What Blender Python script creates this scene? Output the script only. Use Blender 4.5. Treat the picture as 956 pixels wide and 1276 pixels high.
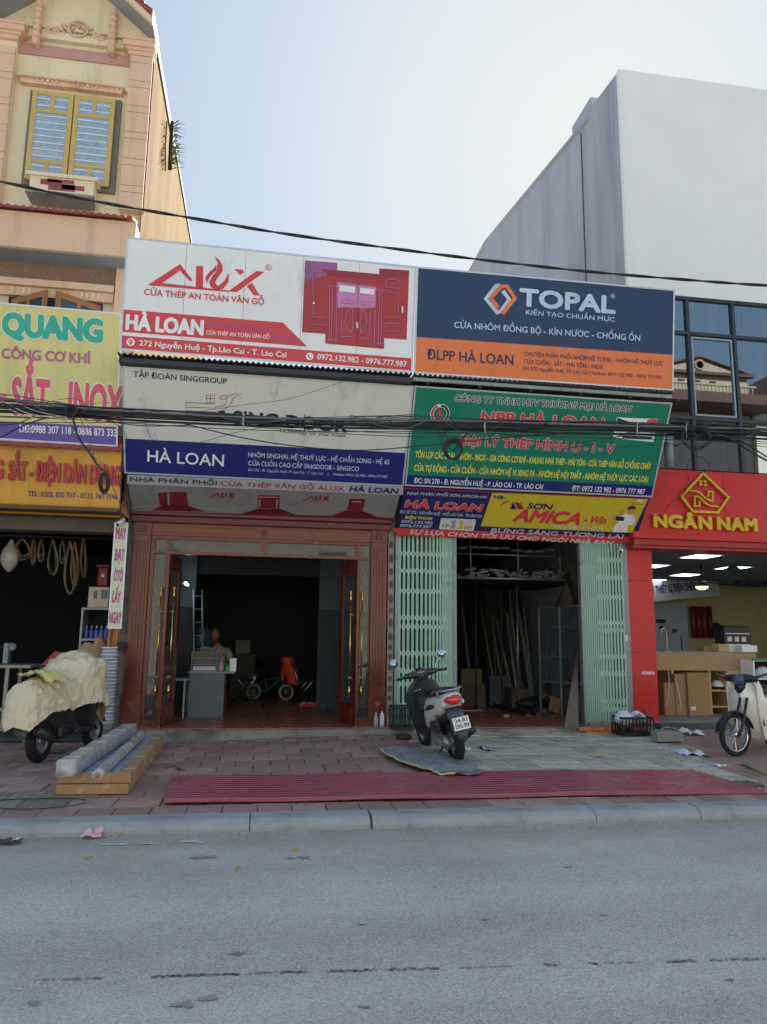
import bpy, bmesh, math, random
from math import sin, cos, pi, radians, sqrt, atan2
from mathutils import Vector, Matrix, noise
from mathutils.geometry import tessellate_polygon
random.seed(7)
sc = bpy.context.scene
for o in list(bpy.data.objects): bpy.data.objects.remove(o)
COL = sc.collection
# ---------------- camera (values recovered from the photo's vanishing points)
FPX, YAW, PITCH, ROLL = 940.0, radians(9.17), radians(9.73), radians(.75)
fw = Vector((sin(YAW)*cos(PITCH), cos(YAW)*cos(PITCH), sin(PITCH)))
r0 = Vector((cos(YAW), -sin(YAW), 0)); u0 = r0.cross(fw)
CR = r0*cos(ROLL)+u0*sin(ROLL); CU = -r0*sin(ROLL)+u0*cos(ROLL)
EYE = Vector((0, 0, 1.55))
cd = bpy.data.cameras.new('camera'); cam = bpy.data.objects.new('camera', cd); COL.objects.link(cam)
cam.matrix_world = Matrix(((CR.x, CU.x, -fw.x, EYE.x), (CR.y, CU.y, -fw.y, EYE.y), (CR.z, CU.z, -fw.z, EYE.z), (0, 0, 0, 1)))
cd.sensor_fit = 'VERTICAL'; cd.sensor_height = 24; cd.lens = 24*FPX/1276; cd.clip_end = 3000
sc.camera = cam
# ---------------- light
SUN_EL, SUN_AZ = radians(36), radians(26)
w = bpy.data.worlds.new('World'); sc.world = w; w.use_nodes = True
nt = w.node_tree; nt.nodes.clear()
sky = nt.nodes.new('ShaderNodeTexSky'); sky.sky_type = 'NISHITA'; sky.sun_disc = False
sky.sun_elevation = SUN_EL; sky.sun_rotation = SUN_AZ; sky.air_density = 1.0; sky.dust_density = 1.2; sky.ozone_density = 1.2
bg = nt.nodes.new('ShaderNodeBackground'); bg.inputs[1].default_value = .133
wo = nt.nodes.new('ShaderNodeOutputWorld')
gm = nt.nodes.new('ShaderNodeGamma'); gm.inputs[1].default_value = .14     # the camera's soft highlight curve
nt.links.new(sky.outputs[0], gm.inputs[0]); hs = nt.nodes.new('ShaderNodeHueSaturation'); hs.inputs['Saturation'].default_value = 3.3; hs.inputs['Value'].default_value = 1.6
nt.links.new(gm.outputs[0], hs.inputs['Color']); tn = nt.nodes.new('ShaderNodeMix'); tn.data_type = 'RGBA'; tn.blend_type = 'MULTIPLY'; tn.inputs[0].default_value = 1; tn.inputs[7].default_value = (.86, .95, 1.0, 1)     # cool white balance
nt.links.new(hs.outputs[0], tn.inputs[6]); nt.links.new(tn.outputs[2], bg.inputs[0]); nt.links.new(bg.outputs[0], wo.inputs[0])
ld = bpy.data.lights.new('sun', 'SUN'); ld.energy = 4.9; ld.angle = radians(.5); ld.color = (1, .93, .82)
sun = bpy.data.objects.new('sun', ld); COL.objects.link(sun)
sdir = Vector((sin(SUN_AZ)*cos(SUN_EL), cos(SUN_AZ)*cos(SUN_EL), sin(SUN_EL)))
sun.rotation_euler = sdir.to_track_quat('Z', 'Y').to_euler(); sun.location = (0, 0, 30)
sc.view_settings.view_transform = 'Standard'; sc.view_settings.look = 'None'
sc.view_settings.exposure = 1.6; sc.view_settings.gamma = 1

# ---------------- helpers
def ray(px, py): return fw + CR*((px-478)/FPX) - CU*((py-638)/FPX)
def P(px, py, Y): d = ray(px, py); return EYE + d*(Y/d.y)
def PZ(px, py, z): d = ray(px, py); return EYE + d*((z-EYE.z)/d.z)
def PX(px, py, x): d = ray(px, py); return EYE + d*(x/d.x)
def RB(tl, br, Y): a = P(*tl, Y); b = P(*br, Y); return a.x, b.x, b.z, a.z
def V(*a): return Vector(a)
def clip(v, a=0., b=1.): return max(a, min(b, v))
def G(x, y): return .10+.10*clip((x+1.2)/3.2)*clip((y-7.5)/4)      # pavement height
def lin(h):
    h = h.lstrip('#'); o = []
    for i in (0, 2, 4):
        c = int(h[i:i+2], 16)/255; o.append(c/12.92 if c <= .04045 else ((c+.055)/1.055)**2.4)
    return tuple(o)
MATS = {}
def mat(name, col, rough=.6, metal=0., var=.12, scale=3., bump=0., bscale=40., spec=.5, emit=None, estr=0., alpha=None, trans=0., dirt=None, dscale=.8, dlo=.5, coat=0., streak=0):
    if name in MATS: return MATS[name]
    if isinstance(col, str): col = lin(col)
    if not metal: col = tuple(min(.86, q*1.15) for q in col)
    m = bpy.data.materials.new(name); m.use_nodes = True; t = m.node_tree; b = t.nodes['Principled BSDF']
    b.inputs['Roughness'].default_value = rough; b.inputs['Metallic'].default_value = metal
    b.inputs['Specular IOR Level'].default_value = spec
    b.inputs['Base Color'].default_value = (*col, 1)
    if coat: b.inputs['Coat Weight'].default_value = coat; b.inputs['Coat Roughness'].default_value = .08
    tc = t.nodes.new('ShaderNodeTexCoord')
    if var or dirt:
        n = t.nodes.new('ShaderNodeTexNoise'); n.inputs['Scale'].default_value = scale; n.inputs['Detail'].default_value = 6; n.inputs['Roughness'].default_value = .62
        t.links.new(tc.outputs['Object'], n.inputs['Vector'])
        r = t.nodes.new('ShaderNodeMapRange'); r.inputs[1].default_value = .28; r.inputs[2].default_value = .72
        r.inputs[3].default_value = 1-var; r.inputs[4].default_value = 1+var*.6
        t.links.new(n.outputs[0], r.inputs[0])
        h = t.nodes.new('ShaderNodeHueSaturation'); h.inputs['Color'].default_value = (*col, 1)
        t.links.new(r.outputs[0], h.inputs['Value']); out = h.outputs[0]
        if dirt:
            dc = lin(dirt) if isinstance(dirt, str) else dirt
            n2 = t.nodes.new('ShaderNodeTexNoise'); n2.inputs['Scale'].default_value = dscale; n2.inputs['Detail'].default_value = 9; n2.inputs['Roughness'].default_value = .7
            if streak:
                mp = t.nodes.new('ShaderNodeMapping'); mp.inputs['Scale'].default_value = (streak, streak, .16); t.links.new(tc.outputs['Object'], mp.inputs[0]); t.links.new(mp.outputs[0], n2.inputs['Vector'])
            else: t.links.new(tc.outputs['Object'], n2.inputs['Vector'])
            r2 = t.nodes.new('ShaderNodeMapRange'); r2.inputs[1].default_value = dlo; r2.inputs[2].default_value = dlo+.22
            t.links.new(n2.outputs[0], r2.inputs[0])
            mx = t.nodes.new('ShaderNodeMix'); mx.data_type = 'RGBA'; mx.inputs[7].default_value = (*dc, 1)
            t.links.new(r2.outputs[0], mx.inputs[0]); t.links.new(out, mx.inputs[6]); out = mx.outputs[2]
        t.links.new(out, b.inputs['Base Color'])
        rr = t.nodes.new('ShaderNodeMapRange'); rr.inputs[3].default_value = max(0, rough-.12*(rough > .1)); rr.inputs[4].default_value = min(1, rough+.1*(rough > .1))
        t.links.new(n.outputs[0], rr.inputs[0]); t.links.new(rr.outputs[0], b.inputs['Roughness'])
    if bump:
        n = t.nodes.new('ShaderNodeTexNoise'); n.inputs['Scale'].default_value = bscale; n.inputs['Detail'].default_value = 5
        t.links.new(tc.outputs['Object'], n.inputs['Vector'])
        bp = t.nodes.new('ShaderNodeBump'); bp.inputs['Strength'].default_value = bump; bp.inputs['Distance'].default_value = .02
        t.links.new(n.outputs[0], bp.inputs['Height']); t.links.new(bp.outputs[0], b.inputs['Normal'])
    if emit is not None:
        b.inputs['Emission Color'].default_value = (*(lin(emit) if isinstance(emit, str) else emit), 1); b.inputs['Emission Strength'].default_value = estr
    if trans: b.inputs['Transmission Weight'].default_value = trans
    if alpha is not None: b.inputs['Alpha'].default_value = alpha
    MATS[name] = m; return m

def wpos(o):
    p = Vector((0, 0, 0))
    while o is not None: p = p+o.location; o = o.parent
    return p
class MB:
    def __init__(s): s.v = []; s.f = []; s.sm = []
    def add(s, vs, fs, smooth=False):
        k = len(s.v); s.v += [Vector(v) for v in vs]; s.f += [tuple(i+k for i in f) for f in fs]; s.sm += [smooth]*len(fs); return s
    def box(s, x0, x1, y0, y1, z0, z1, M=None):
        vs = [(x, y, z) for z in (z0, z1) for y in (y0, y1) for x in (x0, x1)]
        if M is not None: vs = [M@Vector(v) for v in vs]
        return s.add(vs, [(0, 2, 3, 1), (4, 5, 7, 6), (0, 1, 5, 4), (2, 6, 7, 3), (0, 4, 6, 2), (1, 3, 7, 5)])
    def cbox(s, c, d, M=None):
        return s.box(c[0]-d[0]/2, c[0]+d[0]/2, c[1]-d[1]/2, c[1]+d[1]/2, c[2]-d[2]/2, c[2]+d[2]/2, M)
    def bevbox(s, x0, x1, y0, y1, z0, z1, b=.01, M=None):   # box with chamfered edges
        vs = []; fs = []
        bm = bmesh.new(); bmesh.ops.create_cube(bm, size=1)
        for v in bm.verts: v.co = Vector(((x0+x1)/2+v.co.x*(x1-x0), (y0+y1)/2+v.co.y*(y1-y0), (z0+z1)/2+v.co.z*(z1-z0)))
        bmesh.ops.bevel(bm, geom=bm.edges[:], offset=b, segments=1, affect='EDGES')
        bm.verts.index_update()
        vs = [(M@v.co if M is not None else v.co.copy()) for v in bm.verts]; fs = [tuple(v.index for v in f.verts) for f in bm.faces]; bm.free()
        return s.add(vs, fs)
    def prism(s, poly, d):      # poly: 3D points, d: extrusion vector
        n = len(poly); a = [Vector(p) for p in poly]; b = [p+Vector(d) for p in a]
        return s.add(a+b, [tuple(range(n))[::-1], tuple(range(n, 2*n))]+[(i, (i+1) % n, n+(i+1) % n, n+i) for i in range(n)])
    def quad(s, a, b, c, d): return s.add([a, b, c, d], [(0, 1, 2, 3)])
    def tube(s, pts, r, n=8, closed=False, cap=True):
        pts = [Vector(p) for p in pts]; m = len(pts)
        if m < 2: return s
        rs = r if isinstance(r, (list, tuple)) else [r]*m
        vs = []; up = None
        for i, p in enumerate(pts):
            if closed: t = (pts[(i+1) % m]-pts[i-1])
            else: t = pts[min(i+1, m-1)]-pts[max(i-1, 0)]
            if t.length < 1e-9: t = Vector((0, 0, 1))
            t.normalize()
            if up is None: up = Vector((0, 0, 1)) if abs(t.z) < .9 else Vector((1, 0, 0))
            a = up-t*up.dot(t)
            if a.length < 1e-4: a = Vector((1, 0, 0))-t*t.x
            a.normalize(); b = t.cross(a); up = a
            vs += [p+(a*cos(2*pi*k/n)+b*sin(2*pi*k/n))*rs[i] for k in range(n)]
        fs = []
        for i in range(m if closed else m-1):
            j = (i+1) % m
            fs += [(i*n+k, i*n+(k+1) % n, j*n+(k+1) % n, j*n+k) for k in range(n)]
        if not closed and cap: fs += [tuple(range(n))[::-1], tuple(range((m-1)*n, m*n))]
        return s.add(vs, fs, n > 4)
    def cyl(s, a, b, r, n=14, r2=None): return s.tube([a, b], [r, r if r2 is None else r2], n)
    def lathe(s, prof, c=(0, 0, 0), axis='Z', n=20, M=None):    # prof: (radius, height)
        vs = []; c = Vector(c)
        for r, h in prof:
            for k in range(n):
                a = 2*pi*k/n
                p = {'Z': (r*cos(a), r*sin(a), h), 'Y': (r*cos(a), h, -r*sin(a)), 'X': (h, r*cos(a), r*sin(a))}[axis]
                p = Vector(p)+c; vs.append(M@p if M is not None else p)
        fs = [(i*n+k, i*n+(k+1) % n, (i+1)*n+(k+1) % n, (i+1)*n+k) for i in range(len(prof)-1) for k in range(n)]
        fs += [tuple(range(n))[::-1], tuple(range((len(prof)-1)*n, len(prof)*n))]
        return s.add(vs, fs, True)
    def loft(s, rings, cap=True, closed=True):
        n = len(rings[0]); vs = [Vector(p) for r in rings for p in r]
        kk = n if closed else n-1
        fs = [(i*n+k, i*n+(k+1) % n, (i+1)*n+(k+1) % n, (i+1)*n+k) for i in range(len(rings)-1) for k in range(kk)]
        if cap: fs += [tuple(range(n))[::-1], tuple(range((len(rings)-1)*n, len(rings)*n))]
        return s.add(vs, fs, True)
    def grid(s, nu, nv, fn, smooth=True):
        vs = [fn(i/nu, j/nv) for j in range(nv+1) for i in range(nu+1)]
        return s.add(vs, [(j*(nu+1)+i, j*(nu+1)+i+1, (j+1)*(nu+1)+i+1, (j+1)*(nu+1)+i) for j in range(nv) for i in range(nu)], smooth)
    def build(s, name, m, parent=None, local=False, label=None, kind=None, cat=None, group=None):
        off = Vector((0, 0, 0)) if (local or parent is None) else wpos(parent)
        me = bpy.data.meshes.new(name); me.from_pydata([v-off for v in s.v], [], s.f); me.polygons.foreach_set('use_smooth', s.sm)
        bm = bmesh.new(); bm.from_mesh(me); bmesh.ops.recalc_face_normals(bm, faces=bm.faces[:]); bm.to_mesh(me); bm.free()
        o = bpy.data.objects.new(name, me); COL.objects.link(o)
        ms = m if isinstance(m, (list, tuple)) else [m]
        for q in ms: me.materials.append(q)
        if parent: o.parent = parent
        if kind: o['kind'] = kind
        if label: o['label'] = label
        if cat: o['category'] = cat
        if group: o['group'] = group
        return o
def thing(name, label, cat, loc=(0, 0, 0), rot=(0, 0, 0), group=None):
    o = bpy.data.objects.new(name, None); COL.objects.link(o); o.location = loc; o.rotation_euler = rot; o.empty_display_size = .1
    o['label'] = label; o['category'] = cat
    if group: o['group'] = group
    return o
def struct(name, mb, m): return mb.build(name, m, kind='structure')
def inst(src, parent=None, loc=None, name=None, m=None):
    c = bpy.data.objects.new(name or src.name.split('.')[0], src.data); COL.objects.link(c)
    if parent: c.parent = parent
    if loc is not None: c.location = loc
    return c
def copy_tree(o, parent=None):
    c = o.copy(); COL.objects.link(c); c.parent = parent
    for ch in [q for q in bpy.data.objects if q.parent == o]: copy_tree(ch, c)
    return c
def B(name, x0, x1, y0, y1, z0, z1, m, parent=None, bev=0, **k):
    mb = MB(); (mb.bevbox(x0, x1, y0, y1, z0, z1, bev) if bev else mb.box(x0, x1, y0, y1, z0, z1)); return mb.build(name, m, parent, **k)
def bez(pts, n=24):     # Catmull-Rom through the points
    pts = [Vector(p) for p in pts]; q = [pts[0]*2-pts[1]]+pts+[pts[-1]*2-pts[-2]]; out = []; seg = max(1, n//(len(pts)-1))
    for i in range(1, len(q)-2):
        a, b, c, d = q[i-1:i+3]
        for k in range(seg):
            t = k/seg; out.append(.5*((2*b)+(c-a)*t+(2*a-5*b+4*c-d)*t*t+(3*b-a-3*c+d)*t**3))
    out.append(pts[-1]); return out
def interp(keys, n):    # smooth interpolation of tuples (first value is the parameter)
    ks = sorted(keys); out = []
    for i in range(n+1):
        x = ks[0][0]+(ks[-1][0]-ks[0][0])*i/n
        j = 0
        while j < len(ks)-2 and x > ks[j+1][0]: j += 1
        a, b = ks[j], ks[j+1]; t = (x-a[0])/(b[0]-a[0]); t = t*t*(3-2*t)*.6+t*.4
        out.append(tuple([x]+[a[k]+(b[k]-a[k])*t for k in range(1, len(a))]))
    return out
def body_loft(keys, n=18, seg=18, e=2.6, y0=0):   # keys: (x, zc, half w, half h) superellipse rings along x
    rings = []
    for x, zc, hw, hh in interp(keys, n):
        rings.append([(x, y0+hw*abs(cos(a))**(2/e)*(1 if cos(a) >= 0 else -1), zc+hh*abs(sin(a))**(2/e)*(1 if sin(a) >= 0 else -1)) for a in [2*pi*k/seg for k in range(seg)]])
    return MB().loft(rings)

# ---- lettering
TC = {}
HORN = {'Ơ': 'O', 'Ớ': 'Ó', 'Ờ': 'Ò', 'Ợ': 'Ọ', 'Ở': 'Ỏ', 'Ỡ': 'Õ', 'ơ': 'o', 'ợ': 'ọ'}
def text2d(s, off=0., ext=0.):
    if any(ch in HORN for ch in s):      # horned o: plain letter plus a drawn hook
        b = ''.join(HORN.get(ch, ch) for ch in s); vs, fs = text2d(b); vs = list(vs); fs = list(fs)
        for i, ch in enumerate(s):
            if ch in HORN:
                base = 'O' if ch.isupper() else 'o'
                xr = max(v.x for v in text2d(b[:i]+base)[0]); h = max(v.y for v in text2d(base)[0]); k = len(vs)
                vs += [Vector((xr+a, h*c_, 0)) for a, c_ in ((-.12, .90), (-.02, .90), (.03, .96), (.03, 1.06), (.10, 1.06), (.10, .93), (.04, .83), (-.09, .80))]; fs.append(tuple(range(k, k+8)))
        return vs, fs
    key = (s, round(off, 4), ext)
    if key in TC: return TC[key]
    cu = bpy.data.curves.new('t', 'FONT'); cu.body = s; cu.offset = off; cu.extrude = ext; cu.resolution_u = 3
    ob = bpy.data.objects.new('t', cu); COL.objects.link(ob)
    dg = bpy.context.evaluated_depsgraph_get(); ev = ob.evaluated_get(dg); me = ev.to_mesh()
    vs = [v.co.copy() for v in me.vertices]; fs = [tuple(p.vertices) for p in me.polygons]
    ev.to_mesh_clear(); bpy.data.objects.remove(ob); bpy.data.curves.remove(cu)
    TC[key] = (vs, fs); return TC[key]
CAP = None
def cap_h():
    global CAP
    if CAP is None:
        vs, _ = text2d('H'); CAP = max(v.y for v in vs)
    return CAP
class Board:
    """A flat sign: origin at its lower left corner, u to the right, v up, n outwards."""
    def __init__(s, tl, tr, bl, parent=None):
        s.u = (Vector(tr)-Vector(tl)).normalized(); v = Vector(tl)-Vector(bl); v -= s.u*v.dot(s.u)
        s.h = v.length; s.v = v.normalized(); s.o = Vector(tl)-v; s.n = s.u.cross(s.v); s.w = (Vector(tr)-Vector(tl)).length; s.par = parent
    def uv(s, px, py):
        d = ray(px, py); t = (s.o-EYE).dot(s.n)/d.dot(s.n); p = EYE+d*t-s.o; return p.dot(s.u), p.dot(s.v)
    def at(s, u, v, d=0.): return s.o+s.u*u+s.v*v+s.n*d
    def poly(s, pts, m, lay=1, name='print', uv=False, th=0., label=None):
        q = [p if uv else s.uv(*p) for p in pts]
        tri = tessellate_polygon([[Vector((a, b, 0)) for a, b in q]])
        mb = MB()
        if th: mb.prism([s.at(a, b, .003*lay) for a, b in q], s.n*th)
        else: mb.add([s.at(a, b, .003*lay) for a, b in q], [tuple(t) for t in tri])
        return mb.build(name, m, s.par, label=label)
    def polys(s, plist, m, lay=1, name='print', uv=False, label=None):
        for pts in plist: s.poly(pts, m, lay, name, uv)
    def ring(s, px, py, r, m, lay=1, w=None, n=28, name='print', a0=0, a1=2*pi, sx=1.):
        c = s.uv(px, py); e = s.uv(px+r, py); R = abs(e[0]-c[0])
        f = (w/r) if w else 1
        k = [(c[0]+sx*R*cos(a0+(a1-a0)*i/n), c[1]+R*sin(a0+(a1-a0)*i/n)) for i in range(n+1)]
        if w is None: return s.poly(k[:-1], m, lay, name, uv=True)
        inn = [(c[0]+sx*R*(1-f)*cos(a0+(a1-a0)*i/n), c[1]+R*(1-f)*sin(a0+(a1-a0)*i/n)) for i in range(n+1)]
        mb = MB(); mb.add([s.at(*p, .003*lay) for p in k]+[s.at(*p, .003*lay) for p in inn], [(i, i+1, n+2+i, n+1+i) for i in range(n)])
        return mb.build(name, m, s.par)
    def line(s, pts, wpx, m, lay=1, name='print', uvw=None):
        q = [Vector((*s.uv(*p), 0)) for p in pts]
        a = s.uv(*pts[0]); b = s.uv(pts[0][0]+wpx, pts[0][1]); W = abs(b[0]-a[0])/2
        L = []; R_ = []
        for i, p in enumerate(q):
            t = (q[min(i+1, len(q)-1)]-q[max(i-1, 0)]).normalized(); nn = Vector((-t.y, t.x, 0))*W; L.append(p+nn); R_.append(p-nn)
        k = len(L); mb = MB(); mb.add([s.at(p.x, p.y, .003*lay) for p in L+R_], [(i, i+1, k+i+1, k+i) for i in range(k-1)])
        return mb.build(name, m, s.par)
    def text(s, st, p0, p1, cap, m, bold=0., lay=2, shear=0., outline=None, ow=.03, name='lettering', th=0., parent=None, sk0=None):
        a = Vector(s.uv(*p0)); b = Vector(s.uv(*p1)); c = Vector(s.uv(p0[0], p0[1]-cap)); H = (c-a).length
        d = (b-a).normalized(); W = (b-a).length; e = Vector((-d.y, d.x))
        if cap >= 10 and len(st) > 1 and name != 'letter':      # big letters are pieces of their own
            V0, _ = text2d(st); X0 = min(v.x for v in V0); X1 = max(v.x for v in V0); lim = X0
            for i_, ch in enumerate(st):
                if ch == ' ': continue
                pre = text2d(st[:i_+1])[0]; xe = max(v.x for v in pre); w1 = text2d(ch)[0]; cw = max(v.x for v in w1)-min(v.x for v in w1); xs = xe-cw
                f0, f1 = (xs-X0)/(X1-X0), (xe-X0)/(X1-X0)
                s.text(ch, (p0[0]+(p1[0]-p0[0])*f0, p0[1]+(p1[1]-p0[1])*f0), (p0[0]+(p1[0]-p0[0])*f1, p0[1]+(p1[1]-p0[1])*f1), cap, m, bold, lay, shear, outline, ow, 'letter', th, parent, sk0=W/(X1-X0))
            return
        vs, fs = text2d(st); x0 = min(v.x for v in vs); x1 = max(v.x for v in vs); sx = W/(x1-x0); sy = H/cap_h()
        for (off, mm, ly) in (([(bold+ow, outline, lay-.9)] if outline else [])+[(bold, m, lay)]):
            n = 0 if off <= 0 else (4 if cap < 7 else 8); mb = MB(); sk = (W-2*bold*sy*.6)/W if W > 2.5*bold*sy and not sk0 else 1
            R = off*sy*.9; sh = [(0, 0)]+[(min(R, off*sx*1.1)*cos(2*pi*k/n+.4), R*sin(2*pi*k/n+.4)) for k in range(n)]
            for i_, (ox, oy) in enumerate(sh):
                pts = []; dd = .003*ly+i_*.00025
                for v in vs:
                    q = a+d*((v.x-x0)*sx*sk+(0 if sk0 else bold*sy*.6)+shear*v.y*sy+ox)+e*(v.y*sy+oy); pts.append(s.at(q.x, q.y, dd))
                mb.add(pts, fs)
                if th:
                    k = len(mb.v)-len(pts); edges = {}
                    for f in fs:
                        for i in range(len(f)):
                            x, y = f[i], f[(i+1) % len(f)]; edges[(min(x, y), max(x, y))] = edges.get((min(x, y), max(x, y)), 0)+1
                    top = [v+s.n*(th+i_*.0003) for v in pts]; k2 = len(mb.v); mb.add(top, fs)
                    for (x, y), c_ in edges.items():
                        if c_ == 1: mb.f.append((k+x, k+y, k2+y, k2+x)); mb.sm.append(False)
            o = mb.build(name, mm, parent or s.par, label=None)
        return o
# ---------------- materials
def asphalt():
    m = bpy.data.materials.new('asphalt'); m.use_nodes = True; t = m.node_tree; b = t.nodes['Principled BSDF']; N = t.nodes.new; Lk = t.links.new
    tc = N('ShaderNodeTexCoord')
    def no(sc_, det=6): n = N('ShaderNodeTexNoise'); n.inputs['Scale'].default_value = sc_; n.inputs['Detail'].default_value = det; n.inputs['Roughness'].default_value = .65; Lk(tc.outputs['Object'], n.inputs['Vector']); return n
    def mr(src, a, b_, c, d): r = N('ShaderNodeMapRange'); r.inputs[1].default_value = a; r.inputs[2].default_value = b_; r.inputs[3].default_value = c; r.inputs[4].default_value = d; Lk(src, r.inputs[0]); return r.outputs[0]
    vo = N('ShaderNodeTexVoronoi'); vo.inputs['Scale'].default_value = 120; Lk(tc.outputs['Object'], vo.inputs['Vector'])
    sep = N('ShaderNodeSeparateColor'); Lk(vo.outputs['Color'], sep.inputs[0])
    spk = mr(sep.outputs[0], .0, 1, .74, 1.26)
    pale = mr(sep.outputs[1], .90, .94, 0, .6)
    big = mr(no(.55).outputs[0], .3, .7, .86, 1.13); mid = mr(no(7).outputs[0], .3, .7, .95, 1.05)
    def mul(a, b_): q = N('ShaderNodeMath'); q.operation = 'MULTIPLY'; Lk(a, q.inputs[0]); Lk(b_, q.inputs[1]); return q.outputs[0]
    k = mul(mul(spk, big), mid)
    # worn wheel tracks run along the road: streaks stretched in x
    mp = N('ShaderNodeMapping'); mp.inputs['Scale'].default_value = (.06, 1.3, 1); Lk(tc.outputs['Object'], mp.inputs[0])
    n3 = N('ShaderNodeTexNoise'); n3.inputs['Scale'].default_value = 1; n3.inputs['Detail'].default_value = 3; Lk(mp.outputs[0], n3.inputs['Vector'])
    k = mul(k, mr(n3.outputs[0], .3, .7, .84, 1.12))
    h = N('ShaderNodeHueSaturation'); h.inputs['Color'].default_value = (.49, .465, .435, 1); Lk(k, h.inputs['Value'])
    mx = N('ShaderNodeMix'); mx.data_type = 'RGBA'; mx.inputs[7].default_value = (.62, .61, .6, 1); Lk(pale, mx.inputs[0]); Lk(h.outputs[0], mx.inputs[6])
    # brownish dust gathers by the kerb
    sx = N('ShaderNodeSeparateXYZ'); Lk(tc.outputs['Object'], sx.inputs[0])
    du = mul(mr(sx.outputs[1], 5.2, 6.6, 0, .75), mr(no(1.7).outputs[0], .35, .65, .15, 1))
    m2 = N('ShaderNodeMix'); m2.data_type = 'RGBA'; m2.inputs[7].default_value = (.32, .28, .24, 1); Lk(du, m2.inputs[0]); Lk(mx.outputs[2], m2.inputs[6])
    st = mul(mr(no(2.3, 8).outputs[0], .66, .72, 0, .55), mr(no(.9).outputs[0], .5, .6, 0, 1))
    m3 = N('ShaderNodeMix'); m3.data_type = 'RGBA'; m3.inputs[7].default_value = (.1, .095, .09, 1); Lk(st, m3.inputs[0]); Lk(m2.outputs[2], m3.inputs[6])
    Lk(m3.outputs[2], b.inputs['Base Color']); b.inputs['Roughness'].default_value = .85; b.inputs['Specular IOR Level'].default_value = .3
    bp = N('ShaderNodeBump'); bp.inputs['Strength'].default_value = .6; bp.inputs['Distance'].default_value = .006
    Lk(vo.outputs['Distance'], bp.inputs['Height']); Lk(bp.outputs[0], b.inputs['Normal'])
    return m
M_asph = asphalt()
M_kerb = mat('kerb_stone', '#999b9c', .7, var=.22, scale=5, bump=.3, bscale=60, dirt='#6d6f70', dscale=2.5, dlo=.5)
M_conc = mat('concrete', '#8c8a84', .85, var=.25, scale=4, bump=.5, bscale=30, dirt='#4b4943', dscale=1.6, dlo=.5)
M_concdark = mat('concrete_dark', '#5c5b57', .85, var=.3, scale=5, bump=.4, bscale=30, dirt='#302f2b', dscale=2.5, dlo=.48)
M_dirt = mat('joint_dirt', '#48423d', .95, var=.3, scale=12)
M_black = mat('black_plastic', '#1b1c1e', .45, var=.1)
M_dark = mat('dark_wall', '#2b2c30', .8, var=.25, scale=2)
M_white = mat('white_paint', '#e4e6e6', .45, var=.05)
M_steel = mat('grey_steel', '#8d969b', .5, metal=.3, var=.15, scale=8, dirt='#5b5c5a', dscale=6, dlo=.56)
M_chrome = mat('chrome', '#c9ccd0', .18, metal=1, var=.05)
M_brass = mat('brass', '#c9a55e', .25, metal=1, var=.08, scale=20)
M_rub = mat('rubber', '#1c1c1d', .8, var=.2, scale=20, dirt='#4a443c', dscale=10, dlo=.55)
M_silver = mat('silver_paint', '#a7acb0', .35, metal=.6, var=.12, scale=12)

# ---------------- ground, road, pavement
struct('ground', MB().quad((-900, -900, -.03), (900, -900, -.03), (900, 900, -.03), (-900, 900, -.03)), mat('earth', '#8d877c', .95, var=.2, scale=.5))
struct('road', MB().grid(40, 8, lambda u, v: V(-80+160*u, -4.5+11.12*v, 0), False), M_asph)
pave = MB().grid(60, 20, lambda u, v: V(-14+28*u, 6.7+5.6*v, G(-14+28*u, 6.7+5.6*v)-.028), False).build('pavement', M_dirt, kind='structure')
kx = PZ(153, 1040, 0).x
kerb = MB().box(-30, 30, 6.66, 6.82, -.02, .05).build('kerb', M_conc, kind='structure')
kp = [(6.6, -.02), (6.602, .035), (6.62, .068), (6.66, .092), (6.71, .101), (6.85, .104), (6.85, -.02)]
kmesh = MB().prism([V(.006, y, z) for y, z in kp], (.993, 0, 0)).build('kerb_stone', M_kerb, kerb)
first = True
for i in range(-9, 12):
    o = kmesh if first else inst(kmesh, kerb); first = False
    o.location = (kx+i, random.uniform(-.006, .006), random.uniform(-.004, .004)); o.rotation_euler.z = random.uniform(-.003, .003)
mb = MB().box(-30, kx-9, 6.6, 6.85, -.02, .1).box(kx+12, 30, 6.6, 6.85, -.02, .1); mb.build('kerb_run', M_kerb, kerb)
# tiles
TM = {'red': [mat('tile_red%d' % i, c, .8, var=.2, scale=7, bump=.25, bscale=70, dirt='#7d716c', dscale=2.2, dlo=.44) for i, c in enumerate(('#a17d75', '#98726a', '#aa867d', '#967a71'))],
      'grey': [mat('tile_grey%d' % i, c, .8, var=.2, scale=7, bump=.25, bscale=70, dirt='#6a6965', dscale=2.2, dlo=.45) for i, c in enumerate(('#bcb6a9', '#b2ac9f', '#a8a295', '#c2bcb0'))],
      'pink': [mat('tile_pink%d' % i, c, .8, var=.2, scale=7, bump=.25, bscale=70, dirt='#827a76', dscale=2.2, dlo=.48) for i, c in enumerate(('#a08680', '#957a73', '#8b716b'))],
      'stud': [mat('tile_stud%d' % i, c, .8, var=.25, scale=7, bump=.25, bscale=70, dirt='#55524d', dscale=2.2, dlo=.5) for i, c in enumerate(('#85837c', '#79776f'))]}
def tile_mesh(sz, m, stud=False):
    mb = MB().bevbox(0.0045, sz-.0045, 0.0045, sz-.0045, -.03, 0, .003)
    if stud:
        n = 4
        for i in range(n):
            for j in range(n): mb.cbox((sz*(i+.5)/n, sz*(j+.5)/n, .002), (sz/n*.62, sz/n*.62, .008))
    me = bpy.data.meshes.new('tile'); me.from_pydata(mb.v, [], mb.f); me.materials.append(m); return me, mb
tiles = []
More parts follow.
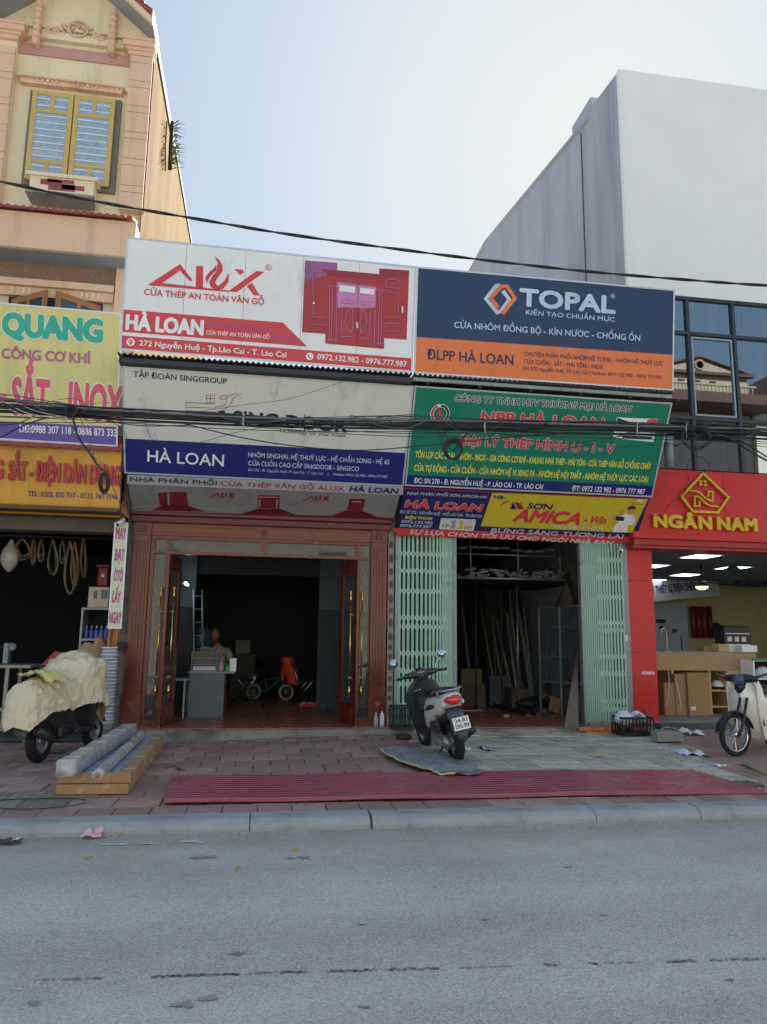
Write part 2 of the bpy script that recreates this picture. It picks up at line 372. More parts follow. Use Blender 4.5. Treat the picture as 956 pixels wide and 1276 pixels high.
def zone(x, y):
    xb = 5.35+.22*(y-8)
    if y < 7.1: return 'pink'
    if x > xb: return 'red'
    if x > 2.35+.12*sin(y*3): return 'grey'
    if x < -1.75 and y < 8.15: return 'stud'
    if x < -1.3: return 'pinkbig'
    return 'red'
for iy in range(0, 1):
    for ix in range(-28, 32): tiles.append(('pink', .3, ix*.3+.05, 6.86))
for iy in range(14):
    y = 7.17+iy*.4
    for ix in range(-30, 24):
        x = ix*.4+(.2 if iy % 2 else 0); z_ = zone(x+.2, y+.2)
        if z_ != 'grey': tiles.append(({'red': 'red', 'stud': 'stud', 'pinkbig': 'pink' if (ix+iy) % 3 else 'red'}.get(z_, 'pink'), .4, x, y))
for iy in range(18):
    y = 7.17+iy*.3
    for ix in range(6, 24):
        x = ix*.3
        if 'grey' in (zone(x+.02, y+.15), zone(x+.28, y+.15)): tiles.append(('grey', .3, x, y))
cache = {}
def vis(t):
    p = V(t[2]+.15, t[3]+.15, .15)-EYE; z = p.dot(fw); px = 478+FPX*p.dot(CR)/z; return (px < -20 or px > 976, t[3])
tiles.sort(key=vis); rest = {}
for i, (k, sz, x, y) in enumerate(tiles):
    if y > 11.9: continue
    mi = random.randrange(len(TM[k])); key = (k, sz, mi)
    if key not in cache: cache[key] = tile_mesh(sz, TM[k][mi], k == 'stud')
    z = G(x+sz/2, y+sz/2)+random.uniform(-.003, .003)
    if i < 295:
        o = bpy.data.objects.new('tile', cache[key][0]); COL.objects.link(o); o.parent = pave; o.location = (x, y, z)
        o.rotation_euler = (math.atan((G(x+sz/2, y+sz)-G(x+sz/2, y))/sz)+random.uniform(-.006, .006), -math.atan((G(x+sz, y)-G(x, y))/sz)+random.uniform(-.006, .006), random.uniform(-.008, .008))
    else:
        mb = rest.setdefault((k, mi), MB()); mb.add([V(v.x+x, v.y+y, v.z+z) for v in cache[key][1].v], cache[key][1].f)
for (k, mi), mb in rest.items(): mb.build('paving', TM[k][mi], pave, kind='stuff')

# tar line across the road, paint spots, drips
M_tar = mat('tar', '#777a7c', .9, var=.2, scale=30)
def blot(mb, c, rx, ry, z, n=14, rough=.35):
    vs = [V(c[0]+rx*cos(2*pi*k/n)*(1+random.uniform(-rough, rough)), c[1]+ry*sin(2*pi*k/n)*(1+random.uniform(-rough, rough)), z) for k in range(n)]
    mb.add([V(c[0], c[1], z)]+vs, [(0, k+1, (k+1) % n+1) for k in range(n)])
mb = MB()
for a, b in ((45, 130), (190, 222), (222, 300), (305, 345), (350, 386), (408, 470), (485, 505), (510, 548), (575, 640), (680, 700), (735, 745), (755, 790), (830, 865), (885, 955)):
    k = a
    while k < b:
        py = 1223-28*k/956; c = PZ(k, py, 0); blot(mb, (c.x, c.y+random.uniform(-.012, .012)), random.uniform(.004, .012), random.uniform(.003, .009)*(.5 if a in (45, 755, 575, 305) else 1), .0042, 7); k += random.choice((.8, 1.2, 1.6, 2.5, 5 if a in (45, 305, 485, 575, 680, 755, 885) else 2))
mb.build('tar_line', M_tar, kind='stuff', label=None)
mb = MB()
for px, py, r in ((245, 1249, .06), (295, 1190, .03), (45, 1251, .028), (453, 1255, .02), (250, 1069, .07), (370, 1070, .05), (452, 1152, .02), (708, 1081, .03), (750, 1081, .015), (754, 1141, .02), (542, 1106, .02), (912, 1222, .02), (607, 1146, .02)):
    c = PZ(px, py, 0)
    for k in range(5): blot(mb, (c.x+random.uniform(-r, r)*1.3, c.y+random.uniform(-r, r)*.6), r*random.uniform(.3, .8), r*.35, .0044+k*.0003, 11)
mb.build('road_stain', mat('oil_stain', '#8d8d8b', .8, var=.2, scale=15), kind='stuff')
mb = MB()
for px, py, r in ((134, 1053, .07), (152, 1053, .07), (181, 1052, .08), (236, 1049, .12), (249, 1051, .05)):
    c = PZ(px, py, 0); blot(mb, (c.x, c.y), r*.8, r*.28, .006, 16, .5)
mb.build('paint_splash', mat('paint_spots', '#c9cbc9', .7, var=.1, dirt='#83878b', dscale=20, dlo=.5), kind='stuff')
for i, (px, py, lab) in enumerate(((110, 1071, 'yellow dry leaf on the road at left below the crumpled pink paper'), (296, 1084, 'yellow green leaf lying on the asphalt near the middle of the road'), (367, 1061, 'small yellow leaf on the asphalt close to the kerb'))):
    c = PZ(px, py, 0); a = .5+i*1.3; mb = MB()
    L = [V(c.x+t*.04*cos(a)-s_*.011*sin(a)*sin(pi*(t+1)/2), c.y+t*.04*sin(a)+s_*.011*cos(a)*sin(pi*(t+1)/2), .008+.012*abs(s_)) for t in (-1, -.5, 0, .5, 1) for s_ in (-1, 0, 1)]
    mb.add(L, [(r*3+q, r*3+q+1, r*3+q+4, r*3+q+3) for r in range(4) for q in range(2)])
    mb.build('fallen_leaf', mat('dry_leaf', '#b39a4a', .7), label=lab, cat='leaf', group='leaves fallen on the road')

# ---------------- shop row of the two middle shops
YD = 12.0; FZ = .27
XL = P(160, 780, YD).x; XM = P(487, 780, YD).x; XR = P(781, 780, YD).x
M_floor = mat('floor_tile', '#9c5c48', .3, var=.15, scale=2, spec=.5)
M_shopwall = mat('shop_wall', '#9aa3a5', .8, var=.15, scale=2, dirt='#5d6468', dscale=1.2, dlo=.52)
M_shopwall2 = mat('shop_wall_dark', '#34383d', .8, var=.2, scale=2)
shop = thing('shop_row', 'low two unit shop building behind the stacked signs with open fronts', 'building', (2, YD, 0))
pl = B('plinth', XL-.1, XR+.12, YD-.55, YD+.2, .05, FZ-.012, M_conc, shop)
M_joint = M_dirt
fl = B('floor', XL, XR, YD-.4, 20, .06, FZ-.02, M_dirt, shop)
for (xa, xb, ya) in ((XL+.02, XM-.03, YD-.38), (XM+.03, XR-.02, YD-.42)):
    nx = 10; ny = 18; sx = (xb-xa)/nx; me = None
    for j in range(ny):
        for i in range(nx):
            if me is None: me = B('floor_tile', 0, sx-.004, 0, .398, -.02, 0, M_floor, fl, local=True)
            o = me if (i == 0 and j == 0) else inst(me, fl)
            o.location = V(xa+i*sx, ya+j*.4, FZ+random.uniform(-.0006, .0006))-wpos(fl)
            if j > 8: break
        if j > 8: continue
B('floor', XL, XR, 15.2, 20, FZ-.015, FZ-.004, M_floor, shop)
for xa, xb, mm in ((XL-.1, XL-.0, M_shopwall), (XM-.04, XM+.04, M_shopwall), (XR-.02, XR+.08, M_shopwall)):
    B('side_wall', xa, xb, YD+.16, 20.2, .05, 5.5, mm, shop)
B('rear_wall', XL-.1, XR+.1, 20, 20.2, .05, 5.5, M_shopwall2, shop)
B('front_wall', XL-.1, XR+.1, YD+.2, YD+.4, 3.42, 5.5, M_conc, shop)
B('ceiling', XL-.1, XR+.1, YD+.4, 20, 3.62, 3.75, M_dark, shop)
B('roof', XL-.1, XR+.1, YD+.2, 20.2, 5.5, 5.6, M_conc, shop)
# party pillars
x0, x1, z0, z1 = RB((151, 660), (163, 900), YD); a, b = P(153, 780, YD).x, P(164, 780, YD).x
B('pillar', a-.03, b, YD-.03, YD+.2, .1, 5.5, mat('peeling_plaster', '#77777a', .9, var=.3, scale=6, bump=.5, bscale=25, dirt='#46474a', dscale=5, dlo=.47), shop)
a, b = P(482.5, 780, YD).x, P(490, 780, YD).x
mp_ = B('pillar', a, b, YD-.03, YD+.2, .1, 5.5, mat('rough_plaster', '#9b9285', .9, var=.25, scale=9, bump=.5, bscale=25), shop)
M_flag = mat('stone_patch', '#5f5a55', .9, var=.3, scale=9)
k = FZ+.1
while k < 3.1:
    h = random.uniform(.1, .2); mb = MB(); n = 7
    mb.prism([V((a+b)/2+(b-a)*.42*cos(2*pi*q/n)*random.uniform(.7, 1), YD-.03, k+h/2+h*.45*sin(2*pi*q/n)*random.uniform(.8, 1)) for q in range(n)], (0, -.008, 0)); mb.build('stone', M_flag, mp_); k += h*1.25

# ---------------- white neighbour behind on the right
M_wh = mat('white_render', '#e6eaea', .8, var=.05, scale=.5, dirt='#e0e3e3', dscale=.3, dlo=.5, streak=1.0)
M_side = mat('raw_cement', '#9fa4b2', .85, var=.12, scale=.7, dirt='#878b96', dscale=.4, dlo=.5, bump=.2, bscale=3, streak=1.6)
YW = 17.0; wc = P(772, 86, YW-.12); wx = wc.x
wb = thing('white_building', 'tall windowless white rendered building rising behind the glass fronted shop', 'building', (wx+6, YW, 0))
sp = [PX(*q, wx) for q in ((740, 129), (733, 150), (605, 303), (597, 326))]
zt = wc.z; yb = sp[-1].y
pts = [V(wx, YW, 5.6), V(wx, YW, zt), V(wx, sp[0].y, sp[0].z), V(wx, sp[1].y+.01, sp[1].z), V(wx, sp[2].y, sp[2].z), V(wx, yb+2, sp[3].z+.3), V(wx, yb+6, sp[3].z), V(wx, yb+6, 5.6)]
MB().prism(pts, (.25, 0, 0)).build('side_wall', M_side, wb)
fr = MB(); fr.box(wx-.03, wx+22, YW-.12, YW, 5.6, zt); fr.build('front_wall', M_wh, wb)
B('roof', wx+.25, wx+22, YW, yb+6, zt-1.2, zt-1, M_conc, wb)
cp = P(736, 118, sp[0].y); B('stair_tower', wx-.02+.05, wx+1.2, sp[0].y+.25, sp[0].y+1.6, 0, PX(745, 104, wx).z, M_side, wb)
MB().loft([[V(wx-.06, p.y, p.z-.02), V(wx+.3, p.y, p.z-.02), V(wx+.3, p.y, p.z+.08), V(wx-.06, p.y, p.z+.08)] for p in (pts[3], pts[4], pts[5])]).build('coping', mat('cement_cap', '#a3a6b4', .8, var=.1), wb)
jx = PX(729, 300, wx); B('joint', wx-.02, wx+.01, jx.y-.02, jx.y+.03, 4, PX(731, 155, wx).z, M_concdark, wb)
B('rear_wall', wx, wx+22, yb+6, yb+6.2, 5.6, zt-1, M_side, wb)

# ---------------- houses across the street (seen mirrored in the glass front)
YG = 12.0
def Q(px, py, yo=-9.0): p = P(px, py, 2*YG-yo); return V(p.x, yo, p.z)
M_ow = mat('cream_wall', '#968d7c', .8, var=.1, scale=1.5, dirt='#8d8069', dscale=.9, dlo=.55); M_or = mat('dark_roof_tile', '#4c3631', .8, var=.2)
op = thing('opposite_house', 'cream house across the street with pediment and balustrade mirrored in the glass front', 'building', (Q(877, 500).x, -9, 0))
a, b = Q(815, 500).x, Q(933, 500).x; zc_ = Q(877, 468).z; zp = Q(877, 447).z; zb = Q(877, 497).z; xm = (a+b)/2
B('wall', a, b, -18, -9, 0, zc_, M_ow, op); MB().prism([V(a-.2, -9.6, zc_+.15), V(b+.2, -9.6, zc_+.15), V(xm, -9.6, zp)], (0, .6, 0)).build('pediment', M_ow, op)
MB().tube([V(a-.3, -8.95, zc_+.15), V(xm, -8.95, zp+.05), V(b+.3, -8.95, zc_+.15)], .09, 4).build('moulding', M_or, op)
B('cornice', a-.25, b+.25, -9, -8.75, zc_, zc_+.15, M_or, op); MB().lathe([(.0, 0), (.28, 0), (.28, .06), (.2, .06), (.2, .0)], (xm, -9, (zc_+zp)/2+.1), 'Y', 20).build('medallion', M_ow, op)
B('balcony_rail', a-.1, b+.1, -8.6, -8.45, zb+.55, zb+.63, M_ow, op); B('balcony', a-.1, b+.1, -9, -8.3, zb-.15, zb, M_ow, op)
bal = None
for i in range(26):
    if bal is None: bal = MB().lathe([(.03, 0), (.05, .15), (.03, .3), (.045, .5), (.03, .55)], (0, 0, 0), n=6).build('baluster', M_ow, op, local=True)
    o = bal if i == 0 else inst(bal, op); o.location = V(a+(b-a)*(i+.5)/26, -8.52, zb)-op.location
for i in range(4): B('window', a+.5+i*.85, a+.85+i*.85, -9.01, -8.98, zb+.75, zc_-.25, M_dark, op)
B('eave', a-.3, b+.3, -9, -7.2, zb-.75, zb-.25, M_or, op); B('shopfront', a, b, -9.01, -8.96, .2, zb-1.3, M_dark, op)
op2 = thing('opposite_house', 'brown gabled house across the street with pale upper wall mirrored in the glass', 'building', (b+4, -9, 0))
g0 = Q(935, 492); MB().prism([V(b+.15, -18, 0), V(b+7, -18, 0), V(b+7, -18, g0.z-1), V(b+.15, -18, g0.z-1)], (0, 9.2, 0)).build('wall', mat('pale_wall', '#b9bab2', .8, var=.1), op2)
MB().prism([V(b-.1, -17, g0.z-.6), V(b+3.6, -17, g0.z+2.4), V(b+7.3, -17, g0.z-.6), V(b+7.3, -17, g0.z-.9), V(b-.1, -17, g0.z-.9)], (0, 9.2, 0)).build('roof', M_or, op2)
for i in range(3): B('window', b+.9+i*2, b+2.1+i*2, -8.82, -8.76, 3.2, 4.8, M_dark, op2)
B('balcony', b+.2, b+6.8, -8.8, -7.8, 2.7, 2.85, M_white, op2)
for i in range(20): B('baluster', b+.3+i*.32, b+.34+i*.32, -7.9, -7.86, 2.85, 3.7, M_white, op2)
for (xa, xb, h, c, l) in ((-6.5, a-.1, 6.2, '#b8b0a4', 'grey cream house across the street left of the pediment house'), (-14, -6.6, 8, '#a9b0b0', 'pale blue grey house across the street far left'), (b+7.3, b+15, 7, '#b7a98c', 'tan house across the street far right')):
    t = thing('opposite_house', l, 'building', ((xa+xb)/2, -9, 0)); B('wall', xa, xb, -18, -9, 0, h, mat('ow'+c, c, .8, var=.1), t)
    for i in range(3):
        for z in (1, 4): B('window', xa+.6+i*(xb-xa)/3, xa+1.8+i*(xb-xa)/3, -9.01, -8.96, z-.5, z+1.4, M_dark, t)
# ================= stacked signs of the two shops
K = {}
def c(name, h, rough=.42, **k):
    if name not in K: K[name] = mat('vinyl_'+name, h, rough, bump=.2, bscale=2.2, var=k.pop('var', .06), scale=1.5, dirt=k.pop('dirt', None) or tuple(q*.8+.02 for q in lin(h)), dscale=k.pop('dscale', .9), dlo=k.pop('dlo', .52), streak=3.0, **k)
    return K[name]
SW = c('white', '#e2e5e6', dirt='#b9bcbc', dscale=1.1, dlo=.6); SR = c('red', '#cb3f46'); SDR = c('dark_red', '#7a1b24'); SNV = c('navy', '#18365a'); SOR = c('orange', '#dd7440'); SBL = c('blue', '#1a1f6b')
SGR = c('green', '#067a62', dirt='#0b6a58', dscale=1.5, dlo=.55); SYL = c('yellow', '#c9b72e'); SPU = c('purple', '#5f4c9c'); SGY = c('warm_grey', '#cfd0c9', dirt='#a5a69f', dscale=.9, dlo=.55)
STX = c('ink', '#20264e'); SLY = c('light_yellow', '#e8d94e'); SLB = c('pale_blue', '#b9c8dd'); SMV = c('mauve', '#a3648a'); STE = c('teal', '#18a890'); SBK = c('black', '#1c1d20'); SPV = c('violet', '#93588c')
SDB = c('indigo', '#26215c'); SGF = c('gloss_grey', '#98989c'); SSK = c('skin_print', '#c08a6c'); SWN = c('wine', '#93283a'); SPK = c('print_pink', '#c77fb2'); SRD = c('print_red', '#a8323c')
M_frame = mat('alu_frame', '#c9d0d8', .4, metal=.4, var=.08, scale=8)
def board(name, label, cat, tl, tr, bl, Yt, Yb, m, back=.10, seams=(), th=.02, frame=M_frame, fw_=.025, group=None):
    a, b, d = P(*tl, Yt), P(*tr, Yt), P(*bl, Yb)
    t = thing(name, label, cat, (a+b)/2*0+V((a.x+b.x)/2, Yb, d.z), group=group)
    s = Board(a, b, d, t)
    W, H = s.w, s.h
    us = [0]+[s.uv(*q)[0] for q in seams]+[W]
    for i in range(len(us)-1):
        g = .003 if i else 0; g2 = .003 if i < len(us)-2 else 0
        mb = MB(); mb.prism([s.at(us[i]+g, 0), s.at(us[i+1]-g2, 0), s.at(us[i+1]-g2, H), s.at(us[i]+g, H)], -s.n*th); mb.build('panel', m, t)
    if back:
        mb = MB(); mb.prism([s.at(.03, .03, -th-.001), s.at(W-.03, .03, -th-.001), s.at(W-.03, H-.03, -th-.001), s.at(.03, H-.03, -th-.001)], -s.n*back); mb.build('backing', M_steel, t)
    if frame:
        for (p, q, r, u_) in ((0, 0, W, fw_), (0, H-fw_, W, H), (0, fw_, fw_, H-fw_), (W-fw_, fw_, W, H-fw_)):
            mb = MB(); mb.prism([s.at(p, q, -.02), s.at(r, q, -.02), s.at(r, u_, -.02), s.at(p, u_, -.02)], s.n*.026); mb.build('frame', frame, t)
    s.t = t; return s
def Zm(ox, oy, k): return lambda *pts: [(ox+x*k, oy+y*k) for x, y in pts]
def sclip(s, pts, m, lay=1, name='print'):   # keeps a print inside its board
    q = [s.uv(*p) for p in pts]; q = [(min(max(a, .026), s.w-.026), min(max(b, .026), s.h-.026)) for a, b in q]; return s.poly(q, m, lay, name, uv=True)

# --- top left: door advertisement
A = board('shop_sign', 'white and red door advertising board, topmost sign on the left, with printed red doors', 'sign', (158, 295), (519, 332), (150, 436), 10.45, 10.62, SW, seams=[(231, 340), (305, 350), (377, 360), (447, 365)], group='signs stacked above the two shops')
z = Zm(140, 290, .2092); z2 = Zm(330, 300, .2092)
A.polys([z((218, 308), (405, 187), (478, 284), (466, 290), (402, 226), (298, 300), (500, 322), (700, 345), (700, 354), (218, 314)), z((500, 198), (542, 200), (540, 335), (497, 330)),
 z((608, 140), (640, 165), (656, 195), (657, 230), (625, 272), (612, 300), (630, 318), (665, 290), (695, 240), (693, 290), (662, 333), (622, 342), (588, 325), (577, 292), (598, 258), (622, 228), (628, 180)),
 z((562, 302), (555, 265), (578, 235), (605, 212), (622, 190), (620, 225), (588, 255), (572, 280)), z((690, 350), (860, 228), (906, 234), (742, 354)), z((728, 215), (775, 220), (786, 236), (762, 252)), z((800, 318), (832, 298), (880, 376), (842, 372))], SR, 2, 'logo')
A.ring(334.8, 333.6, 4, SR, 2, w=.7, name='logo'); A.text('R', (333, 335.8), (336.4, 336), 4, SR)
A.text('CỬA THÉP AN TOÀN VÂN GỖ', (179.5, 367.4), (329, 380), 7.6, SR, .022)
sclip(A, [(153.6, 385.6), (352.6, 402), (383, 432), (151, 413.3)], SR, 1)
A.text('HÀ LOAN', (157.6, 410), (252.5, 417.4), 17.5, SW, .055)
A.text('NHÀ PHÂN PHỐI ĐỘC QUYỀN', (257, 407), (337, 413.2), 4.6, SPV, .012); A.text('CỬA THÉP AN TOÀN VÂN GỖ', (257, 416.6), (335.6, 422.6), 4.8, SW, .012); A.text('TẠI LÀO CAI', (338, 423), (370.5, 426), 4.8, SPV, .012)
sclip(A, [(150, 417.8), (516, 446.8), (515, 462), (149.7, 434)], SR, 1)
A.ring(163, 426.4, 5.2, SW, 2, n=20); A.ring(163, 425.4, 2.6, SR, 3, w=1.4, n=14); A.poly([(160.6, 426.8), (165.4, 427), (163, 430.4)], SR, 3)
A.text('272 Nguyễn Huệ - Tp.Lào Cai - T. Lào Cai', (173.5, 430.6), (356.8, 445.4), 6.7, SW, .02)
A.ring(386, 444.2, 4.7, SW, 2, n=20); A.line([(384, 442), (384.6, 445), (388, 446.6)], 1.4, SR, 3)
A.text('0972.132.982 - 0976.777.987', (395.3, 447.6), (506.8, 457.2), 6.8, SW, .02)
A.poly(z2((240, 118), (432, 132), (428, 560), (222, 545)), SRD, 1, 'door_print'); A.poly(z2((240, 118), (432, 132), (431, 190), (238, 240)), SPV, 1.4, 'door_print')
A.poly(z2((682, 165), (860, 178), (845, 590), (700, 580)), SRD, 1, 'door_print'); A.poly(z2((682, 165), (860, 178), (859, 215), (682, 200)), SWN, 1.4, 'door_print')
A.polys([z2((370, 205), (725, 235), (710, 645), (360, 612))], SRD, 2, 'door_print'); A.poly(z2((335, 168), (770, 208), (720, 238), (375, 206)), SWN, 3, 'door_print')
A.poly(z2((430, 246), (662, 276), (652, 632), (424, 612)), SRD, 3.4, 'door_print'); A.poly(z2((430, 246), (662, 276), (655, 400), (428, 400)), SPK, 3.6, 'door_print')
for L in ([(430, 246), (424, 612)], [(662, 276), (652, 630)], [(430, 246), (662, 276)], [(285, 185), (290, 380), (288, 450)], [(285, 185), (370, 190)], [(285, 455), (362, 460)], [(285, 500), (362, 505)], [(725, 230), (805, 238), (803, 285), (724, 280), (725, 230)], [(728, 310), (800, 316), (795, 462), (722, 455)], [(720, 490), (792, 497), (790, 545), (718, 540), (720, 490)], [(462, 350), (530, 356), (528, 376), (460, 370), (462, 350)], [(575, 360), (632, 366), (630, 384), (572, 380), (575, 360)], [(462, 395), (525, 400), (520, 545), (457, 540), (462, 395)], [(575, 405), (632, 410), (626, 555), (570, 550), (575, 405)], [(455, 570), (520, 575)], [(565, 580), (625, 585)], [(520, 400), (490, 425), (480, 480), (495, 530), (520, 545)], [(575, 405), (600, 430), (608, 480), (595, 535), (570, 550)], [(388, 275), (384, 600)], [(402, 275), (398, 600)], [(700, 300), (690, 625)], [(685, 300), (675, 622)], [(372, 590), (420, 595)], [(665, 610), (710, 614)], [(368, 268), (428, 273)], [(664, 295), (720, 300)]):
    A.line(z2(*[(x_+3, y_+3) for x_, y_ in L]), .7, SDR, 3.8, 'door_print'); A.line(z2(*L), .55, SPK, 4, 'door_print')
A.polys([z2((447, 266), (538, 276), (536, 311), (444, 302)), z2((568, 282), (652, 291), (650, 323), (566, 313)), z2((545, 488), (556, 488), (556, 522), (546, 522)), z2((814, 392), (824, 392), (824, 430), (816, 430)), z2((286, 368), (297, 368), (297, 378), (286, 378))], SW, 4.4, 'door_print')
A.line(z2((556, 262), (551, 625)), .6, SDR, 4.5, 'door_print')

# --- top right: navy and orange board
T = board('shop_sign', 'navy blue and orange aluminium dealer board, topmost sign on the right, with hexagon logo', 'sign', (519.5, 332), (841, 361), (514.5, 465), 10.45, 10.66, SNV, group='signs stacked above the two shops')
sclip(T, [(512, 419.4), (842, 442.5), (842, 490), (512, 467)], SOR, 1)
z = Zm(580, 340, .2092)
T.line(z((205, 78), (186, 78), (122, 155), (192, 238), (215, 228), (262, 160), (222, 108)), 5.6, SLB, 2, 'logo'); T.line(z((195, 212), (152, 150), (212, 82), (246, 80), (294, 150), (220, 243)), 5.6, SOR, 3, 'logo')
T.text('TOPAL', (648, 380.2), (765.8, 390.4), 20, SLB, .05); T.ring(763.5, 369, 2.7, SLB, 2, w=.6); T.text('R', (762.4, 370.4), (764.8, 370.6), 2.6, SLB)
T.text('KIẾN TẠO CHUẨN MỰC', (655.3, 391.8), (765.8, 401), 5.4, SLB, .012)
T.text('CỬA NHÔM ĐỒNG BỘ - KÍN NƯỚC - CHỐNG ỒN', (565.9, 408.3), (797.5, 425), 7.4, SLB, .012)
T.text('ĐLPP HÀ LOAN', (532, 447.6), (639.3, 454.8), 12, STX, .02)
T.text('CHUYÊN PHÂN PHỐI NHÔM HỆ TOPAL - NHÔM HỆ THUỶ LỰC', (653.3, 443.4), (825.8, 455.6), 5.2, STX, .012); T.text('CỬA CUỐN - SẮT - MÁI TÔN - INOX', (652.5, 452.8), (751.6, 460.2), 5.2, STX, .012)
T.text('SN 270 Nguyễn Huệ, TP. Lào Cai | Hotline: 0972 132 982 - 0976 777 987', (651.8, 461), (824.6, 472.6), 4.3, STX, .012)

# --- corrugated canopy between the upper and lower signs
M_tin = mat('galvanised', '#9aa0a4', .45, metal=.5, var=.2, scale=4, dirt='#6c655e', dscale=3, dlo=.52)
M_tind = mat('dark_tin', '#34363a', .6, var=.2, scale=4)
cz = P(330, 452, 10.35).z
cn = thing('corrugated_canopy', 'weathered corrugated iron canopy strip between the upper and lower rows of signs', 'canopy', (2, 10.8, cz))
xa, xb = P(147, 436, 10.35).x, P(840, 487, 10.35).x
for (p, q, dz) in ((xa, 2.07, 0), (2.09, xb, 0)):
    n = int((q-p)/.076)*4
    mb = MB(); mb.grid(n, 3, lambda u, v: V(p+(q-p)*u, 10.33+1.9*v, cz-.015+.16*v+.017*sin(2*pi*(q-p)*u/.076))); mb.grid(n, 3, lambda u, v: V(p+(q-p)*u, 10.33+1.9*v, cz-.018+.16*v+.017*sin(2*pi*(q-p)*u/.076)-.003)); mb.build('roofing_sheet', M_tin, cn)
B('fascia', xa+.02, 2.08, 10.37, 10.41, cz-.13, cz-.06, M_tind, cn); B('fascia', xa+.02, 2.08, 10.41, 10.9, cz-.135, cz-.11, M_tind, cn)
MB().prism([V(xa+.02, 10.37, cz-.06), V(xa+.02, 10.37, cz-.13), V(xa+.02, 10.9, cz-.14), V(xa+.02, 10.9, cz-.0)], (.02, 0, 0)).build('end_plate', M_tind, cn)
B('beam', 2.09, xb-.02, 10.38, 10.42, cz-.1, cz-.05, mat('aged_green_steel', '#8b9990', .6, var=.3, scale=6), cn)
for i in range(6): B('bracket', 2.3+i*.8, 2.34+i*.8, 10.42, 11.9, cz-.13, cz-.09, M_tind, cn)
B('beam', 2.09, xb-.02, 11.2, 11.25, cz-.16, cz-.1, M_tind, cn)
MB().tube([V(xb-.05, 10.4, cz-.08), V(xb-.3, 11.9, cz-.5)], .02, 6).build('brace', M_tind, cn)

# --- lower left sign
S = board('shop_sign', 'grey white board with blue bottom band behind the cables on the left', 'sign', (152, 456), (516, 481), (157, 590), 10.5, 11.25, SGY, group='signs stacked above the two shops')
sclip(S, [(150, 546), (510, 564.6), (510, 610), (150, 592)], SBL, 1)
S.text('TẬP ĐOÀN SINGGROUP', (166.5, 469.6), (282.8, 478.4), 7, STX, .012)
z = Zm(140, 440, .408)
for L in ([(225, 150), (225, 175), (315, 180), (315, 155), (225, 150)], [(225, 165), (315, 168)], [(287, 128), (312, 128), (312, 152), (287, 150), (287, 128)], [(300, 128), (300, 150)], [(287, 139), (312, 139)], [(315, 165), (345, 160), (352, 130), (372, 125), (398, 124), (372, 134), (358, 162), (330, 178), (315, 180)], [(330, 130), (346, 130), (346, 140), (330, 140), (330, 130)]):
    S.line(z(*L), .7, SWN, 2, 'logo')
S.polys([z((248, 192), (264, 193), (264, 209), (248, 208)), z((325, 175), (345, 176), (345, 213), (325, 212))], STX, 2, 'logo')
S.text('SING DOOR', (291, 527), (431.7, 538.4), 15, STX, .04); S.ring(439, 522, 5, STX, 2, w=.7); S.text('R', (436.8, 524.6), (441.4, 525), 5, STX)
S.text('Technology for your house', (347.3, 538.6), (430.5, 544.8), 4.6, SBK)
S.text('HÀ LOAN', (184, 574.8), (278.7, 581), 14, SW, .015); S.text('NHÔM SINGHAL HỆ THUỶ LỰC - HỆ CHẤN SONG - HỆ 65', (309.3, 569.2), (484.8, 578.4), 5.6, SLB, .015)
S.text('CỬA CUỐN CAO CẤP SINGDOOR - SINGECO', (309.3, 579.6), (447.2, 587), 5.6, SLB, .015); S.text('SN 272 - Đ. Nguyễn Huệ - P. Lào Cai - T. Lào Cai     |     Hotline: 0972.132.982 - 0976.777.987', (309.3, 586.6), (482.7, 595.4), 2.9, SLB, .01)

# --- lower left awning: a lettered strip and a sloping printed cloth
def awning(label, tl, tr, bl, Yt, Yb, m): return board('shop_awning', label, 'awning', tl, tr, bl, Yt, Yb, m, back=0, th=.012, frame=None, group='printed awnings over the doors')
W_ = awning('grey printed awning with red door pictures above the wooden doorway', (158.5, 591.5), (503, 606), (159.4, 603), 11.22, 11.27, SGF)
W_.text('NHÀ PHÂN PHỐI', (162.2, 599.6), (270.3, 604.6), 5.4, SBK, .03); W_.text('CỬA THÉP VÂN GỖ ALUX', (275, 605), (429, 611.8), 5.4, SWN, .03); W_.text('HÀ LOAN', (435, 612.2), (495.8, 615), 6.2, STX, .07, shear=.2)
a, b, d = P(159.4, 603, 11.28), P(498, 617, 11.28), P(166, 640, 11.86)
C_ = Board(a, b, d, W_.t)
MB().prism([C_.at(0, 0), C_.at(C_.w, 0), C_.at(C_.w, C_.h), C_.at(0, C_.h)], -C_.n*.012).build('cloth', c('awning_grey', '#8f8e92', .6, dirt='#77767b'), W_.t)
z = Zm(150, 590, .188); z8 = Zm(320, 590, .188)
SWN2 = c('muted_wine', '#6a2430'); SRD2 = c('muted_red', '#7a2a34')
C_.poly([C_.uv(166, 636.4), C_.uv(490, 644.8), (C_.w, 0), (0, 0)], SDR, 1, 'print', uv=True)
for (L, zz) in (([(205, 245), (280, 210), (450, 212), (560, 250)], z), ([(-100, 265), (5, 232), (150, 232), (260, 272)], z8), ([(490, 278), (590, 245), (705, 248), (810, 292)], z8)): C_.poly(zz(*L), SWN2, 1.5, 'print')
for (L, zz) in (([(250, 128), (300, 122), (308, 210), (262, 210)], z), ([(300, 125), (330, 125), (332, 210), (308, 210)], z), ([(335, 118), (440, 122), (450, 212), (332, 210)], z), ([(5, 142), (155, 144), (150, 230), (8, 228)], z8), ([(618, 165), (722, 168), (702, 246), (598, 243)], z8)): C_.poly(zz(*L), SRD2, 2, 'print')
